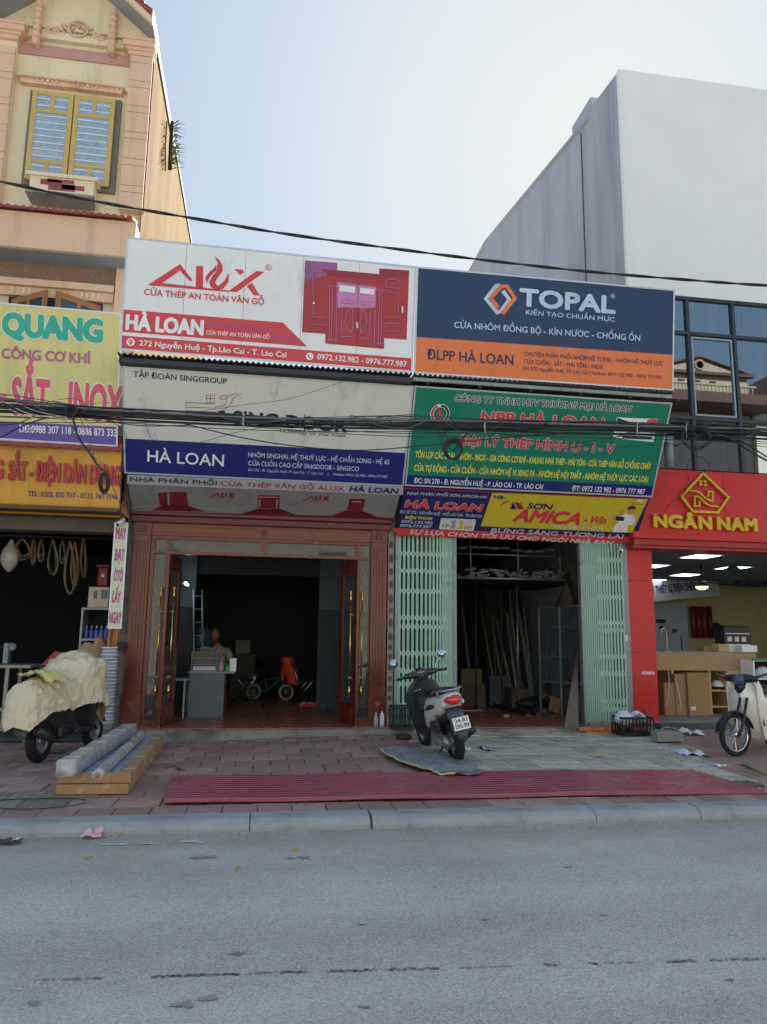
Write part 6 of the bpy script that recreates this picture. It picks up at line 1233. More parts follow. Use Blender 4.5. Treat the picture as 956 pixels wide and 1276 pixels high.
    if plate:
        c0 = V(-.405, 0, .50); n_ = V(-.95, 0, .2).normalized(); up = V(.2, 0, .95).normalized(); u_ = V(0, -1, 0)
        pb = MB().prism([c0-u_*.1-up*.072, c0+u_*.1-up*.072, c0+u_*.1+up*.072, c0-u_*.1+up*.072], n_*.004).build('number_plate', M_plate, t, **L)
        for st, zz, w2 in ((plate[0], .012, .15), (plate[1], -.052, .17)):
            vs, fs = text2d(st); x0 = min(v.x for v in vs); x1 = max(v.x for v in vs); sx = w2/(x1-x0); sy = .045/cap_h()
            mb = MB()
            for ox, oy, k in ((0, 0, 0), (.002, 0, 1), (-.002, 0, 2), (0, .002, 3)): mb.add([c0+u_*((v.x-x0)*sx-w2/2+ox)+up*(v.y*sy+zz+oy)+n_*(.0055+.0002*k) for v in vs], fs)
            mb.build('lettering', M_black, pb, local=True)
    # engine left, muffler right, shocks, stand
    MB().loft([[(x, .10+.055*cos(a), z_+h*sin(a)) for a in [2*pi*q/14 for q in range(14)]] for x, z_, h in ((-.08, .25, .05), (-.03, .25, .085), (.15, .27, .085), (.33, .29, .1), (.4, .3, .07))]).build('gear_case', M_eng, t, **L)
    MB().bevbox(.02, .36, .14, .165, .2, .32, .02).build('case_cover', M_silver, t, **L); MB().bevbox(.3, .5, -.1, .1, .22, .45, .03).build('engine', M_sdark, t, **L)
    MB().bevbox(.1, .34, .06, .17, .36, .50, .03).build('air_filter', M_sdark, t, **L)
    MB().tube([V(.05, -.13, .22), V(.0, -.14, .28), V(-.3, -.15, .38)], [.035, .055, .05], 12).build('muffler', M_sdark, t, **L)
    MB().tube([V(.02, .14, .28), V(.1, .13, .62)], .016, 8).build('shock_rod', mat('brass_dull', '#8a8068', .4, metal=.6), t, **L); MB().tube([V(.03+.003*cos(i), .14+.028*sin(i*1.0), .32+.0045*i) for i in range(60)], .005, 4).build('spring', M_sdark, t, **L)
    MB().tube([V(.45, .1, .25), V(.42, .2, .02)], .01, 6).build('side_stand', M_steel, t, **L); MB().tube([V(.3, 0, .2), V(.36, .12, .06), V(.36, -.12, .06)], .012, 6).build('centre_stand', M_sdark, t, **L)
    return t
rc = PZ(571, 946, .17)
gz_ = G(rc.x, rc.y)
scooter('dark scooter with white tail panels, red tail light and number plate before the green gate', V(rc.x, rc.y, gz_), radians(95), -12, M_swh, M_silver, ('24-B1', '295.99'))

# ---- covered scooter at far left
c0 = PZ(48, 951, .1); c1 = PZ(138, 926, .1)
ang = math.atan2(c1.y-c0.y, c1.x-c0.x); 
cs = scooter('dark scooter mostly hidden under a beige rain cover at the left', V(c0.x, c0.y, .105), ang, -4, M_sdark, M_silver, covered=True)
cv = thing('scooter_cover', 'creased beige rain cover draped over the left scooter', 'cover', V(c0.x, c0.y, .1), (radians(-4), 0, ang))
M_cov = mat('beige_nylon', '#d8c8ac', .42, var=.14, scale=3, bump=.7, bscale=14, spec=.5, dirt='#b09a7a', dscale=3, dlo=.52)
ck = [(-.46, .80, .14, .2), (-.38, .92, .2, .24), (-.2, .96, .24, .2), (.0, .97, .26, .22), (.25, .98, .26, .26), (.42, 1.05, .27, .3), (.6, 1.2, .35, .40), (.85, 1.27, .40, .45), (.98, 1.23, .36, .46), (1.1, 1.03, .24, .40), (1.2, .85, .16, .34)]
ks = interp([(a, b, c_, d) for a, b, c_, d in ck], 110); rings = []; NB = 64
for i, (x, zt_, hw, dr) in enumerate(ks):
    r = []
    for k in range(NB+1):
        s = -1+2*k/NB; ang_ = s*pi/2
        if abs(s) < .55: y = hw*sin(s/.55*pi/2)*.92; z_ = zt_-.18*(1-cos(s/.55*pi/2))
        else: f = (abs(s)-.55)/.45; y = math.copysign(hw*(.92+.10*f), s); z_ = zt_-.18-dr*f
        w_ = .05*noise.noise(V(x*4, s*3, 1))+.06*(.25-abs(noise.noise(V(x*6+s*3, s*5, 4))))+.035*(.25-abs(noise.noise(V(x*15-s*6, s*11, 7))))+.02*sin(x*22+s*9)*max(0, abs(s)-.3)
        r.append((x+.02*noise.noise(V(x*4, s*5, 9)), y*(1+w_*2.2), z_+w_*.9+(.03*sin(x*5+1.5*(s > 0)))*max(0, abs(s)-.6)*2))
    rings.append(r)
m1_ = MB().loft(rings, cap=False, closed=False); m1_.loft([[(p[0], p[1]*.985, p[2]-.008) for p in r] for r in rings], cap=False, closed=False)
end = [rings[0][k] for k in range(NB+1)]; m1_.add([V(*p) for p in end]+[V(-.52, 0, .46)], [(k, k+1, NB+1) for k in range(NB)], True); end = [rings[-1][k] for k in range(NB+1)]; m1_.add([V(*p) for p in end]+[V(1.22, 0, .55)], [(k, k+1, NB+1) for k in range(NB)], True)
m1_.build('cover_cloth', M_cov, cv, local=True)
lt = text2d('RAINCOAT')[0]
yl_ = thing('yellow_cloth', 'crumpled pale yellow cloth lying on the rear of the beige cover', 'cloth', V(c0.x, c0.y, .1), (radians(-4), 0, ang))
def ycl(u, v):
    x = -.34+.46*u; y = -.26+.40*v; n1 = noise.noise(V(u*4, v*4, 2)); n2 = noise.noise(V(u*9, v*9, 7))
    base = .97+.03*sin(min(1, (x+.46)/.4)*pi/2)-.9*max(0, abs(y)-.15)
    return V(x+.03*n2, y+.05*n1-.05, base+.02+.05*n1+.035*n2+.02)
MB().grid(22, 18, ycl).build('cloth', mat('yellow_nylon', '#d8cc85', .6, var=.08, bump=.3, bscale=14), yl_, local=True)

# ================= packages on the pavement
M_wrap = mat('film_wrap', '#b5b3b2', .22, var=.25, scale=7, spec=.6, dirt='#96867a', dscale=5, dlo=.5, bump=.5, bscale=14); M_cb2 = mat('brown_card', '#a5835f', .7, var=.12, scale=4, dirt='#c4bdb4', dscale=7, dlo=.56)
nl = PZ(69, 991, .1); nr = PZ(160, 990, .1); fr_ = PZ(204, 931, .1)
dirv = V(fr_.x-nr.x, fr_.y-nr.y, 0); Lb = min(dirv.length, 3.0); dirv.normalize(); wv = V(nr.x-nl.x, nr.y-nl.y, 0)
for i in range(2):
    t = thing('flat_carton', ('lower', 'upper')[i]+' of two long flat film wrapped cartons stacked on the pavement', 'carton', V(nl.x, nl.y, .1+i*.095)); o = V(nl.x+(.01 if i else 0), nl.y+(.02 if i else 0), .107+i*.095)
    MB().prism([o, o+wv, o+wv+dirv*Lb, o+dirv*Lb], (0, 0, .088)).build('body', M_cb2, t)
    if i: MB().prism([o+V(0, 0, .089)+wv*.02+dirv*.03, o+V(0, 0, .089)+wv*.84+dirv*.03, o+V(0, 0, .089)+wv*.84+dirv*(Lb-.1), o+V(0, 0, .089)+wv*.02+dirv*(Lb-.1)], (0, 0, .004)).build('film', mat('blue_film', '#8e9cb4', .25, var=.3, scale=5, dirt='#c4cad4', dscale=6, dlo=.52), t)
    for k in range(4):
        q = o+dirv*(Lb*(.08+k*.26)); MB().prism([q-V(0, 0, .001)-wv*.004, q+wv*1.006-V(0, 0, .001), q+wv*1.006+dirv*.05-V(0, 0, .001), q+dirv*.05-wv*.004-V(0, 0, .001)], (0, 0, .0905+.004*i)).build('tape', M_wrap, t)
zt_ = .107+.095*2
p0 = PZ(69, 970, zt_); p1 = PZ(92, 970, zt_); q0 = PZ(154, 916, zt_); d2 = (q0-p0); d2.z = 0; L2 = d2.length; d2.normalize(); w2_ = V(p1.x-p0.x, 0, 0); hh = .15
t = thing('long_parcel', 'long square film wrapped parcel lying on the flat cartons', 'parcel', V(p0.x, p0.y, zt_)); rings = []
for k in range(26):
    f = k/25; c_ = p0+d2*(L2*f)+V(0, 0, .004); e = [V(random.uniform(-.006, .006), 0, random.uniform(-.005, .005)) for _ in range(8)]
    pr_ = [(0.02, 0), (.98, 0), (1, .12), (1, .9), (.93, 1), (.07, 1), (0, .9), (0, .12)]; rings.append([c_+w2_*a+V(0, 0, hh*b+(.005 if b == 0 else 0))+(e[i] if b > .5 else V(0, 0, 0)) for i, (a, b) in enumerate(pr_)])
MB().loft(rings).build('wrap', M_wrap, t)
for k in range(6): q = p0+d2*(L2*(.07+k*.17)); MB().prism([q-w2_*.012+V(0, 0, .004), q+w2_*1.012+V(0, 0, .004), q+w2_*1.012+V(0, 0, hh*.9), q+w2_*.93+V(0, 0, hh+.009), q+w2_*.07+V(0, 0, hh+.009), q-w2_*.012+V(0, 0, hh*.9)], d2*(.03+.03*(k%2))).build('tape', mat('clear_tape', '#b0aba8', .2, var=.25, scale=12), t)
a = PZ(121, 974, zt_); b = PZ(176, 921, zt_)
t = thing('wrapped_roll', 'thin round film wrapped roll beside the square parcel', 'roll', V(a.x, a.y, zt_)); pts = [V(a.x, a.y, zt_+.055).lerp(V(b.x, b.y, zt_+.055), k/24)+V(random.uniform(-.004, .004), 0, random.uniform(-.003, .003)) for k in range(25)]
MB().tube(pts, [.05+random.uniform(-.004, .005) for _ in pts], 14).build('wrap', M_wrap, t); MB().tube([pts[0]-V(0, .003, 0), pts[0]+V(0, -.005, 0)], .028, 12).build('core', M_cb2, t)

# ================= red roofing sheets on the pavement
M_rs = mat('red_tin', '#8d4656', .3, var=.12, scale=2.5, dirt='#a1707c', dscale=1.4, dlo=.55, spec=.5)
def sheet(lab, x0, x1, y0, y1, dz_, skew=0, shear=0, cx=0):
    t = None; n = 11; prof = []
    for i in range(n):
        y = y0+(y1-y0)*i/n; p = (y1-y0)/n
        prof += [(y, .0), (y+p*.3, 0), (y+p*.42, .034), (y+p*.88, .034)]
    prof.append((y1, 0)); mb = MB(); NX = 24; vs = []
    for k in range(NX+1):
        f = k/NX
        for (y, z_) in prof:
            g = (y-y0)/(y1-y0); x = x0+(x1-x0)*f+shear*g*f+cx*g*(1-f); yy = y+skew*f
            vs.append(V(x, yy, max(G(x, yy), .1)+.008+dz_+z_+.004*sin(f*17+dz_*90)))
    m = len(prof); fs = [(k*m+i, k*m+i+1, (k+1)*m+i+1, (k+1)*m+i) for k in range(NX) for i in range(m-1)]
    mb.add(vs, fs); k0 = len(vs); mb.add([v-V(0, 0, .0025) for v in vs], fs)
    return mb.build('roofing_sheet', M_rs, label=lab, cat='roofing sheet', group='stacked red roofing sheets')
s0 = PZ(204, 1001, .12); s1 = PZ(208, 971, .12); e0 = PZ(956, 992, .12); e1 = PZ(895, 965, .13); m0 = PZ(885, 993, .12)
sheet('bottom red corrugated roofing sheet, its right end reaching farthest', s0.x+.05, e0.x+.15, s0.y+.06, s1.y-.0, 0, -.1, e1.x-e0.x-.35, .0)
sheet('middle red corrugated roofing sheet of the stack on the pavement', s0.x+.02, m0.x+.35, s0.y+.03, s1.y-.03, .006, -.08, -.15, -.03)
sheet('top red corrugated roofing sheet of the stack, dusty along its ribs', s0.x, m0.x, s0.y, s1.y-.05, .012, -.07, .1, -.05)

# ---- crumpled galvanised sheet under the scooter
z = Zm(440, 860, .2092); out = [PZ(*p, .16) for p in z((160, 368), (190, 398), (240, 425), (310, 452), (400, 478), (470, 500), (520, 512), (580, 516), (700, 518), (760, 512), (778, 492), (735, 462), (690, 435), (600, 400), (500, 380), (400, 368), (280, 360), (200, 360))]
cx_ = sum(p.x for p in out)/len(out); cy_ = sum(p.y for p in out)/len(out); mb = MB()
lo = bez(out[:11], 60); up = bez([out[0]]+out[:-8:-1][::1]+[out[10]], 60); NX, NV = 58, 44
def along(pl, t):
    k = min(len(pl)-2, int(t*(len(pl)-1))); f = t*(len(pl)-1)-k; return pl[k].lerp(pl[k+1], f)
def shp(u, v):
    a_ = along(lo, u); b_ = along(up, u); p = a_.lerp(b_, v); x, y = p.x, p.y; e = 1-min(1, v*4)
    return V(x, y+.012*noise.noise(V(x*14, v*3, 1)), G(x, y)+.05+.022*noise.noise(V(x*3, y*4, 1))+.007*(abs((y*11+x*.8) % 1-.5)*4-1)+.02*e*noise.noise(V(x*11, 0, 2))+.02*e)
mb.grid(NX, NV, shp, False); mb.grid(NX, NV, lambda u, v: shp(u, v)-V(0, 0, .004), False); edge = [shp(i/NX, 0) for i in range(int(NX*.75))]
cr = thing('crumpled_sheet', 'crumpled grey corrugated metal sheet with a torn edge under the scooter', 'metal sheet', V(cx_, cy_, .15))
mb.build('sheet', mat('blue_grey_tin', '#8e9498', .42, metal=.1, var=.3, scale=9, dirt='#4f5052', dscale=5, dlo=.52), cr)
MB().tube([p+V(0, -.006, .004) for p in edge], .012, 5).build('torn_edge', mat('cream_foam', '#c2b387', .9, var=.2), cr)
for (px, py, r) in ((550, 964, .035), (590, 966, .03), (483, 937, .03)): q = PZ(px, py, .17); MB().grid(5, 3, lambda u, v: V(q.x+(u-.5)*r*5, q.y+(v-.5)*r*2, .19+.012*noise.noise(V(u*4+px, v*3, 3)))).build('foil_scrap', mat('foil', '#c2c6cc', .3, metal=.5, var=.3, scale=30), cr)

# ================= crates, litter and small things outside
M_crg = mat('crate_green_black', '#1c2a2a', .55, var=.15)
def crate(lab, c, d, m, rz=0, ribs=6):
    t = thing('plastic_crate', lab, 'crate', c, (0, 0, rz)); x, y, z_ = d[0]/2, d[1]/2, d[2]
    B('base', -x, x, -y, y, 0, .015, m, t, local=True)
    for zz, h in ((z_-.03, .03), (.016, .03), (z_*.5, .018)):
        for s in (-1, 1): B('rim', -x, x, s*y-.006, s*y+.006, zz, zz+h, m, t, local=True); B('rim', s*x-.006, s*x+.006, -y+.007, y-.007, zz, zz+h, m, t, local=True)
    for i in range(ribs+1):
        xx = -x+2*x*i/ribs
        for s in (-1, 1): B('rib', xx-.009, xx+.009, s*(y-.004)-.004, s*(y-.004)+.004, .016, z_-.03, m, t, local=True)
    for i in range(1, 4):
        yy = -y+2*y*i/4
        for s in (-1, 1): B('rib', s*(x-.004)-.004, s*(x-.004)+.004, yy-.009, yy+.009, .016, z_-.03, m, t, local=True)
    return t
q = PZ(502, 910, .24); crate('dark green black plastic crate on the step behind the scooter', V(q.x-.02, q.y, FZ-.01), (.3, .4, .34), M_crg)
q = PZ(797, 917, .2); cy2 = q.y+.2; crate('black plastic crate of vegetables and white bags by the red column', V(q.x, cy2, .2), (.50, .36, .27), M_black, ribs=9)
M_bag = mat('white_bag', '#d2d4da', .5, var=.12, scale=9, bump=.3, bscale=18)
lump('plastic_bag', 'left white plastic bag heaped in the black crate', 'bag', (q.x-.14, cy2, .33), (.15, .15, .11), M_bag, 2); lump('plastic_bag', 'right white plastic bag heaped in the black crate', 'bag', (q.x+.1, cy2+.05, .34), (.14, .12, .10), M_bag, 6)
lump('food_bundle', 'reddish brown produce inside the black crate', 'produce', (q.x+.08, cy2-.03, .22), (.16, .12, .07), mat('produce', '#8a5a44', .7, var=.4, scale=12), 4)
mb = MB(); 
for i in range(50):
    b0 = V(q.x+.06+random.uniform(-.09, .09), cy2-.14+random.uniform(-.03, .08), .44+random.uniform(-.05, .1)); a = random.uniform(0, 6.3); L = .05; u_ = V(cos(a), sin(a), random.uniform(-.4, .4))*L; w_ = V(-sin(a), cos(a), .2)*.02
    mb.add([b0, b0+u_*.5+w_, b0+u_, b0+u_*.5-w_], [(0, 1, 2, 3)])
lv = mb.build('leafy_greens', mat('leaf_green', '#3f6a3a', .6, var=.3, scale=20), kind=None, label='bunch of green leaves poking out of the black crate', cat='vegetable')
MB().lathe([(0, -.02), (.02, -.012), (.026, .008), (.01, .02), (0, .015)], (q.x+.14, cy2-.1, .56), 'Z', 8).build('red_flower', mat('dark_red_petals', '#7a1c26', .6), label='small dark red flower above the white bags in the crate', cat='flower')
q = PZ(836, 924, .2); t = thing('concrete_block', 'grey concrete block on the pavement in front of the grey step', 'block', V(q.x, q.y, .2)); MB().bevbox(q.x-.2, q.x+.2, q.y, q.y+.2, .195, .33, .008).build('block', M_conc, t)
MB().tube(bez([V(q.x-.1, q.y+.1, .335), V(q.x-.02, q.y+.12, .38), V(q.x+.1, q.y+.16, .37), V(q.x+.22, q.y+.15, .335), V(q.x+.3, q.y+.2, .21)], 24), .008, 6).build('wire', M_silver, label='bent pale wire lying over the concrete block', cat='wire')
def paper(lab, cat, px, py, w_, d_, m, h=.03, seed=0, z_=None, name='litter_paper'):
    q = PZ(px, py, .17 if z_ is None else z_); g = G(q.x, q.y) if z_ is None else z_
    q = PZ(px, py, g); mb = MB(); mb.grid(8, 6, lambda u, v: V(q.x+(u-.5)*w_*(1+.2*noise.noise(V(v*4, seed, 1))), q.y+(v-.5)*d_*(1+.2*noise.noise(V(u*4, seed, 5))), g+.01+h*abs(noise.noise(V(u*1.7+seed, v*1.7, 2)))*1.3+h*.3*abs(noise.noise(V(u*5, v*5, seed)))), False)
    return mb.build(name, m, label=lab, cat=cat)
M_bpap = mat('bluish_paper', '#c7cdec', .7, var=.06)
paper('pale blue crumpled paper on the tiles in front of the concrete block', 'paper', 861, 941, .28, .3, M_bpap, .07, 3); paper('small white paper strip on the dirty tiles at right', 'paper', 900, 956, .11, .08, M_white, .02, 5); paper('tiny white scrap beside the blue paper', 'paper', 867, 947, .08, .06, M_white, .01, 8)
paper('flat tan cardboard scrap on the grey tiles', 'cardboard', 747, 944, .2, .12, mat('tan_scrap', '#b3966c', .8), .02, 9); paper('white crumpled tissue near the scooter rear wheel', 'tissue', 583, 936, .06, .08, M_white, .06, 12)
paper('clear torn plastic bag on the grey tiles behind the scooter', 'bag', 604, 933, .15, .5, mat('clear_bag', '#a7adb3', .2, var=.2), .05, 14); paper('thin white scrap near the step behind the scooter', 'paper', 591, 918, .14, .08, M_white, .02, 15); paper('wrinkled white wrapper beside the concrete block', 'wrapper', 862, 915, .26, .35, M_bag, .08, 17)
paper('pink and white crumpled wrapper in the gutter below the kerb', 'wrapper', 115, 1043, .15, .12, mat('pink_wrapper', '#d6a5bb', .5, var=.3, scale=20), .07, 21, z_=0.005); paper('dark rubbish bag scrap in the gutter at the far left', 'rubbish', 9, 1051, .2, .12, mat('dark_scrap', '#3a404a', .4, var=.3), .04, 25, z_=0.005); paper('white scrap beside the dark rubbish in the gutter', 'paper', 20, 1049, .07, .05, M_white, .03, 26, z_=0.005)
paper('muddy leaf litter piece at the right pavement edge', 'litter', 930, 978, .3, .3, mat('mud_scrap', '#6b5b4c', .9, var=.4, scale=20), .03, 31)
mb = MB()
for i in range(260):
    px = random.uniform(800, 956); py = 925+(px-800)*.36+random.gauss(0, 5); q = PZ(px, py, .16); r = random.uniform(.006, .02); g = G(q.x, q.y); mb.add([V(q.x-r, q.y, g), V(q.x+r, q.y+r*.4, g), V(q.x, q.y+r, g+.002), V(q.x+r*.2, q.y+r*.3, g+r*.9)], [(0, 1, 3), (1, 2, 3), (2, 0, 3)])
for i in range(160):
    px = random.uniform(0, 956); q = PZ(px, 1047-(px)*.025+random.gauss(0, 2), 0); r = random.uniform(.004, .012); mb.add([V(q.x-r, q.y, 0), V(q.x+r, q.y+r*.4, 0), V(q.x, q.y+r, .002), V(q.x+r*.2, q.y+r*.3, r*.9)], [(0, 1, 3), (1, 2, 3), (2, 0, 3)])
mb.build('grit', mat('grit', '#837b70', .9, var=.4, scale=30), kind='stuff')
q = PZ(45, 1002, .11); MB().tube([V(q.x+.42*cos(a)+.0, q.y+.22*sin(a)*(1+.1*sin(3*a)), .118) for a in [i*2*pi/40*.92+.4 for i in range(41)]], .004, 5).build('wire_loop', M_black, label='thin black wire loop on the grey studded tiles at left', cat='wire')
q = PZ(218, 958, .11); MB().tube(bez([V(q.x-.1, q.y-.05, .115), V(q.x-.03, q.y+.08, .13), V(q.x+.05, q.y, .115), V(q.x+.02, q.y-.1, .12), V(q.x+.14, q.y-.13, .115)], 20), .004, 5).build('wire_scrap', M_black, label='tangle of black wire on the red tiles right of the cartons', cat='wire')
# rope / bamboo at right
a = PZ(925, 952, .15); b = PZ(958, 968, .14); MB().tube([V(a.x, a.y, G(a.x, a.y)+.02), V(b.x+.1, b.y, G(b.x, b.y)+.02)], .018, 8).build('bamboo_stick', mat('bamboo', '#9a9560', .6), label='yellow green stick lying on the red tiles by the white motorbike', cat='stick')
# little things behind the scooter
q = PZ(505, 925, .16); lump('rag', 'dark crumpled rag on the ground under the scooter floorboard', 'rag', (q.x, q.y+.1, .17), (.12, .1, .05), mat('rag', '#3a2c2e', .9, var=.4, scale=14), 14); lump('rag', 'pale blue rag beside the scooter stand', 'rag', (q.x+.1, q.y-.12, .16), (.07, .05, .025), mat('blue_rag', '#8fa3b3', .8), 16)

# ================= left shop contents
M_ropes = [mat('rope%d' % i, h, .8, var=.2, scale=20) for i, h in enumerate(('#8a7a58', '#6b6152', '#3d4a3f', '#9a8246', '#7a5638', '#4b4f55'))]
HY = 12.6
def loop(lab, px, py0, py1, wpx, mi, n=3, r=.012, tail=0):
    t = thing('hanging_rope', lab, 'rope', P(px, py0, HY), group='ropes hanging in the left shop')
    for k in range(n):
        w_ = wpx*(1-.25*k/n)*random.uniform(.85, 1.1); b = py1-random.uniform(0, 8); o = random.uniform(-1, 1)
        pts = [P(px+o, py0, HY), P(px+o-w_*.35, py0+(b-py0)*.35, HY-.03*k), P(px+o-w_*.5, py0+(b-py0)*.75, HY), P(px+o-w_*.2, b, HY-.02*k), P(px+o+w_*.2, b, HY), P(px+o+w_*.5, py0+(b-py0)*.75, HY-.02*k), P(px+o+w_*.35, py0+(b-py0)*.35, HY), P(px+o, py0, HY)]
        MB().tube(bez(pts, 42), r, 6).build('strand', M_ropes[(mi+k*(k % 2)) % 6], t)
    return t
loop('coiled brown rope hanging at left in the left shop', 28, 671, 698, 22, 1, 4, .01); loop('pair of brown straps hanging in the left shop', 42, 672, 706, 5, 4, 3, .012); loop('orange brown strap bundle hanging in the left shop', 51, 672, 700, 7, 4, 3, .014)
loop('dark rubber loop hanging in the middle of the left shop', 66, 672, 716, 12, 2, 3, .014); loop('thin grey cord hank hanging in the left shop', 78, 672, 703, 7, 5, 3, .008)
loop('long tan strap loops hanging in the left shop', 88, 674, 742, 14, 0, 2, .015); loop('yellowish strap reaching lowest among the hanging straps', 93, 675, 730, 10, 3, 2, .013); loop('dark strap bundle hanging at right of the tan loops', 104, 670, 718, 7, 1, 4, .011)
MB().tube([V(P(-20, 668, HY).x, HY, P(30, 668, HY).z), V(hx-.05, HY, P(30, 668, HY).z)], .015, 6).build('hanging_rail', M_dark, label='dark rail that carries the hanging ropes in the left shop', cat='rail')
q = P(12, 700, HY); rings = []
for k in range(13):
    t_ = k/12; r = .14*sin(pi*min(1, t_*1.05+.02))**.7 if t_ < .75 else .14*(1-t_)*1.9+.012; rings.append([(q.x+r*cos(a)*(1+.08*sin(5*a+k)), HY+r*.8*sin(a), q.z-.16+.52*t_) for a in [2*pi*i/16 for i in range(16)]])
MB().loft(rings).build('hanging_bag', mat('plastic_film', '#a39d95', .25, var=.25, scale=12), label='knotted clear plastic bag hanging at the left of the left shop', cat='bag')
q = PZ(118, 900, .17); cy3 = 12.7
a, b, z0_, z1_ = RB((102, 757), (136, 822), cy3)
t = thing('metal_cabinet', 'pale open metal cabinet with blue bottles at the right of the left shop', 'cabinet', (a, cy3, .17)); M_pc = mat('pale_cabinet', '#a3a8a6', .5, var=.1)
for x in (a, b-.03): B('post', x, x+.03, cy3, cy3+.4, .17, z1_, M_pc, t)
for zz in (z1_, P(118, 796, cy3).z, P(118, 830, cy3).z, .3): B('shelf', a+.031, b-.031, cy3, cy3+.4, zz-.03, zz, M_pc, t)
B('back', a, b, cy3+.4, cy3+.41, .17, z1_, M_dk, t); zs_ = P(118, 796, cy3).z
for i in range(5): bottle('bottle', 'blue and white labelled bottle in the pale cabinet', 'bottle', V(a+.08+i*.075, cy3+.1, zs_), .033, .2, mat('bottle_blue', '#5a6fb5', .4, var=.3, scale=14), M_white, group='bottles in the pale cabinet')
a, b, z0_, z1_ = RB((111, 731), (135, 756), cy3); t = thing('control_box', 'cream electrical control box on top of the pale cabinet', 'box', (a, cy3, z0_)); B('case', a, b, cy3, cy3+.3, P(118, 757, cy3).z+.0, z1_, mat('cream_case', '#cdb9a0', .5), t, bev=.01)
for (u, w_, hh_) in ((.25, .18, .4), (.62, .3, .45)): B('panel', a+(b-a)*u, a+(b-a)*(u+w_), cy3-.006, cy3, z0_+(z1_-z0_)*.4, z0_+(z1_-z0_)*(.4+hh_), mat('grey_lcd', '#5d6470', .4), t)
q = P(128, 717, cy3); t = thing('alarm_device', 'red machine housing with a round white dial above the cream box', 'device', (q.x, cy3, q.z)); MB().bevbox(q.x-.08, q.x+.09, cy3, cy3+.25, z1_+.01, q.z+.13, .02).build('housing', mat('dull_red', '#7d2528', .5), t); MB().bevbox(q.x-.11, q.x+.1, cy3-.03, cy3+.26, q.z+.131, q.z+.17, .01).build('lid', mat('dull_red', '#7d2528'), t); MB().lathe([(0, -.02), (.03, -.02), (.03, .0)], (q.x+.01, cy3, q.z), 'Y', 16).build('dial', M_white, t)
# table at left
q = PZ(30, 872, .17); t = thing('work_table', 'pale wooden work table at the far left inside the left shop', 'table', (q.x-.6, 12.3, .17)); xt1 = P(38, 832, 12.3).x; zt_ = P(20, 829, 12.3).z; M_tw = mat('pale_table', '#a39a88', .6, var=.1)
B('table_top', -5.6, xt1, 12.3, 13.1, zt_-.04, zt_, M_tw, t)
for x in (P(7, 850, 12.3).x, -5.4):
    for y in (12.35, 13.0): B('leg', x-.025, x+.025, y-.025, y+.025, .17, zt_-.041, M_tw, t)
B('crossbar', -5.4, P(7, 850, 12.3).x, 12.34, 12.36, .45, .5, M_tw, t)
q = P(10, 806, 12.6); t = thing('bench_grinder', 'grey bench machine with a round wheel on the work table', 'machine', (q.x, 12.6, zt_)); MB().bevbox(q.x-.05, q.x+.03, 12.55, 12.7, zt_+.01, q.z+.06, .01).build('body', M_steel, t); MB().lathe([(0, -.03), (.06, -.03), (.06, .02), (0, .02)], (q.x+.07, 12.58, q.z), 'Y', 16).build('grinding_wheel', M_steel, t); MB().tube([V(q.x-.05, 12.6, q.z), V(q.x-.35, 12.6, q.z-.03)], .02, 6).build('arm', M_dark, t)
# sack, buckets
bq = PZ(134, 903, .12); by = 11.75; zb0 = .14; r0_ = .115; bt = None
bx_ = P(134.5, 845, by).x; nbk = 11; ztop_ = P(134.5, 806, by).z; step = (ztop_-zb0-.27)/(nbk-1)
M_bk = mat('bucket_white', '#cdd4de', .4, var=.05)
for i in range(nbk):
    t = thing('bucket', 'white plastic bucket in the tall nested stack by the orange pillar', 'bucket', V(bx_, by, zb0+i*step), (0, 0, random.uniform(0, 3)), group='nested white buckets')
    MB().lathe([(r0_*.8, 0), (r0_, .25), (r0_+.012, .25), (r0_+.012, .27), (r0_-.004, .27), (r0_*.79, .01), (0, .005)], n=24).build('body', M_bk, t, local=True)
    MB().lathe([(r0_*.98, .2), (r0_+.008, .2), (r0_+.008, .21), (r0_*.98, .21)], n=24).build('rim', M_bk, t, local=True)
    MB().tube([V((r0_+.013)*cos(a), (r0_+.013)*sin(a), .235-.09*sin(a/1)) for a in [k*pi/10 for k in range(11)]], .003, 4).build('handle', M_dark, t, local=True)
q = P(117, 812, 12.2); mb = MB()
def sack(u, v):
    a = 2*pi*u; r = sin(pi*(.08+.86*v))**.5
    return V(q.x-.02+.30*r*cos(a)*(1+.15*noise.noise(V(cos(a)*2, sin(a)*2, v*4))), 12.15+.2*r*sin(a), .6+(q.z-.6+.12)*v+.08*noise.noise(V(cos(a)*3, sin(a)*3, v*6))+.10*v*(cos(a) > .3))
mb.grid(28, 18, sack).build('paper_sacks', mat('kraft_sack', '#a08868', .8, var=.15, bump=.5, bscale=8), label='heap of brown kraft sacks beside the bucket stack', cat='sack')
q = P(63, 824, 12.3); t = thing('battery_stack', 'stack of dark boxes with a red lid behind the covered scooter', 'box', (q.x, 12.3, .17))
for i in range(6): B('box', q.x-.12, q.x+.12, 12.2, 12.5, .17+i*.16, .17+i*.16+.15, mat('slate_box', '#3a4048', .6, var=.15), t)
MB().prism([V(q.x-.1, 12.2, 1.14), V(q.x+.0, 12.2, 1.14), V(q.x+.16, 12.2, 1.32), V(q.x+.08, 12.2, 1.34)], (0, .1, 0)).build('lid', M_rp, t)
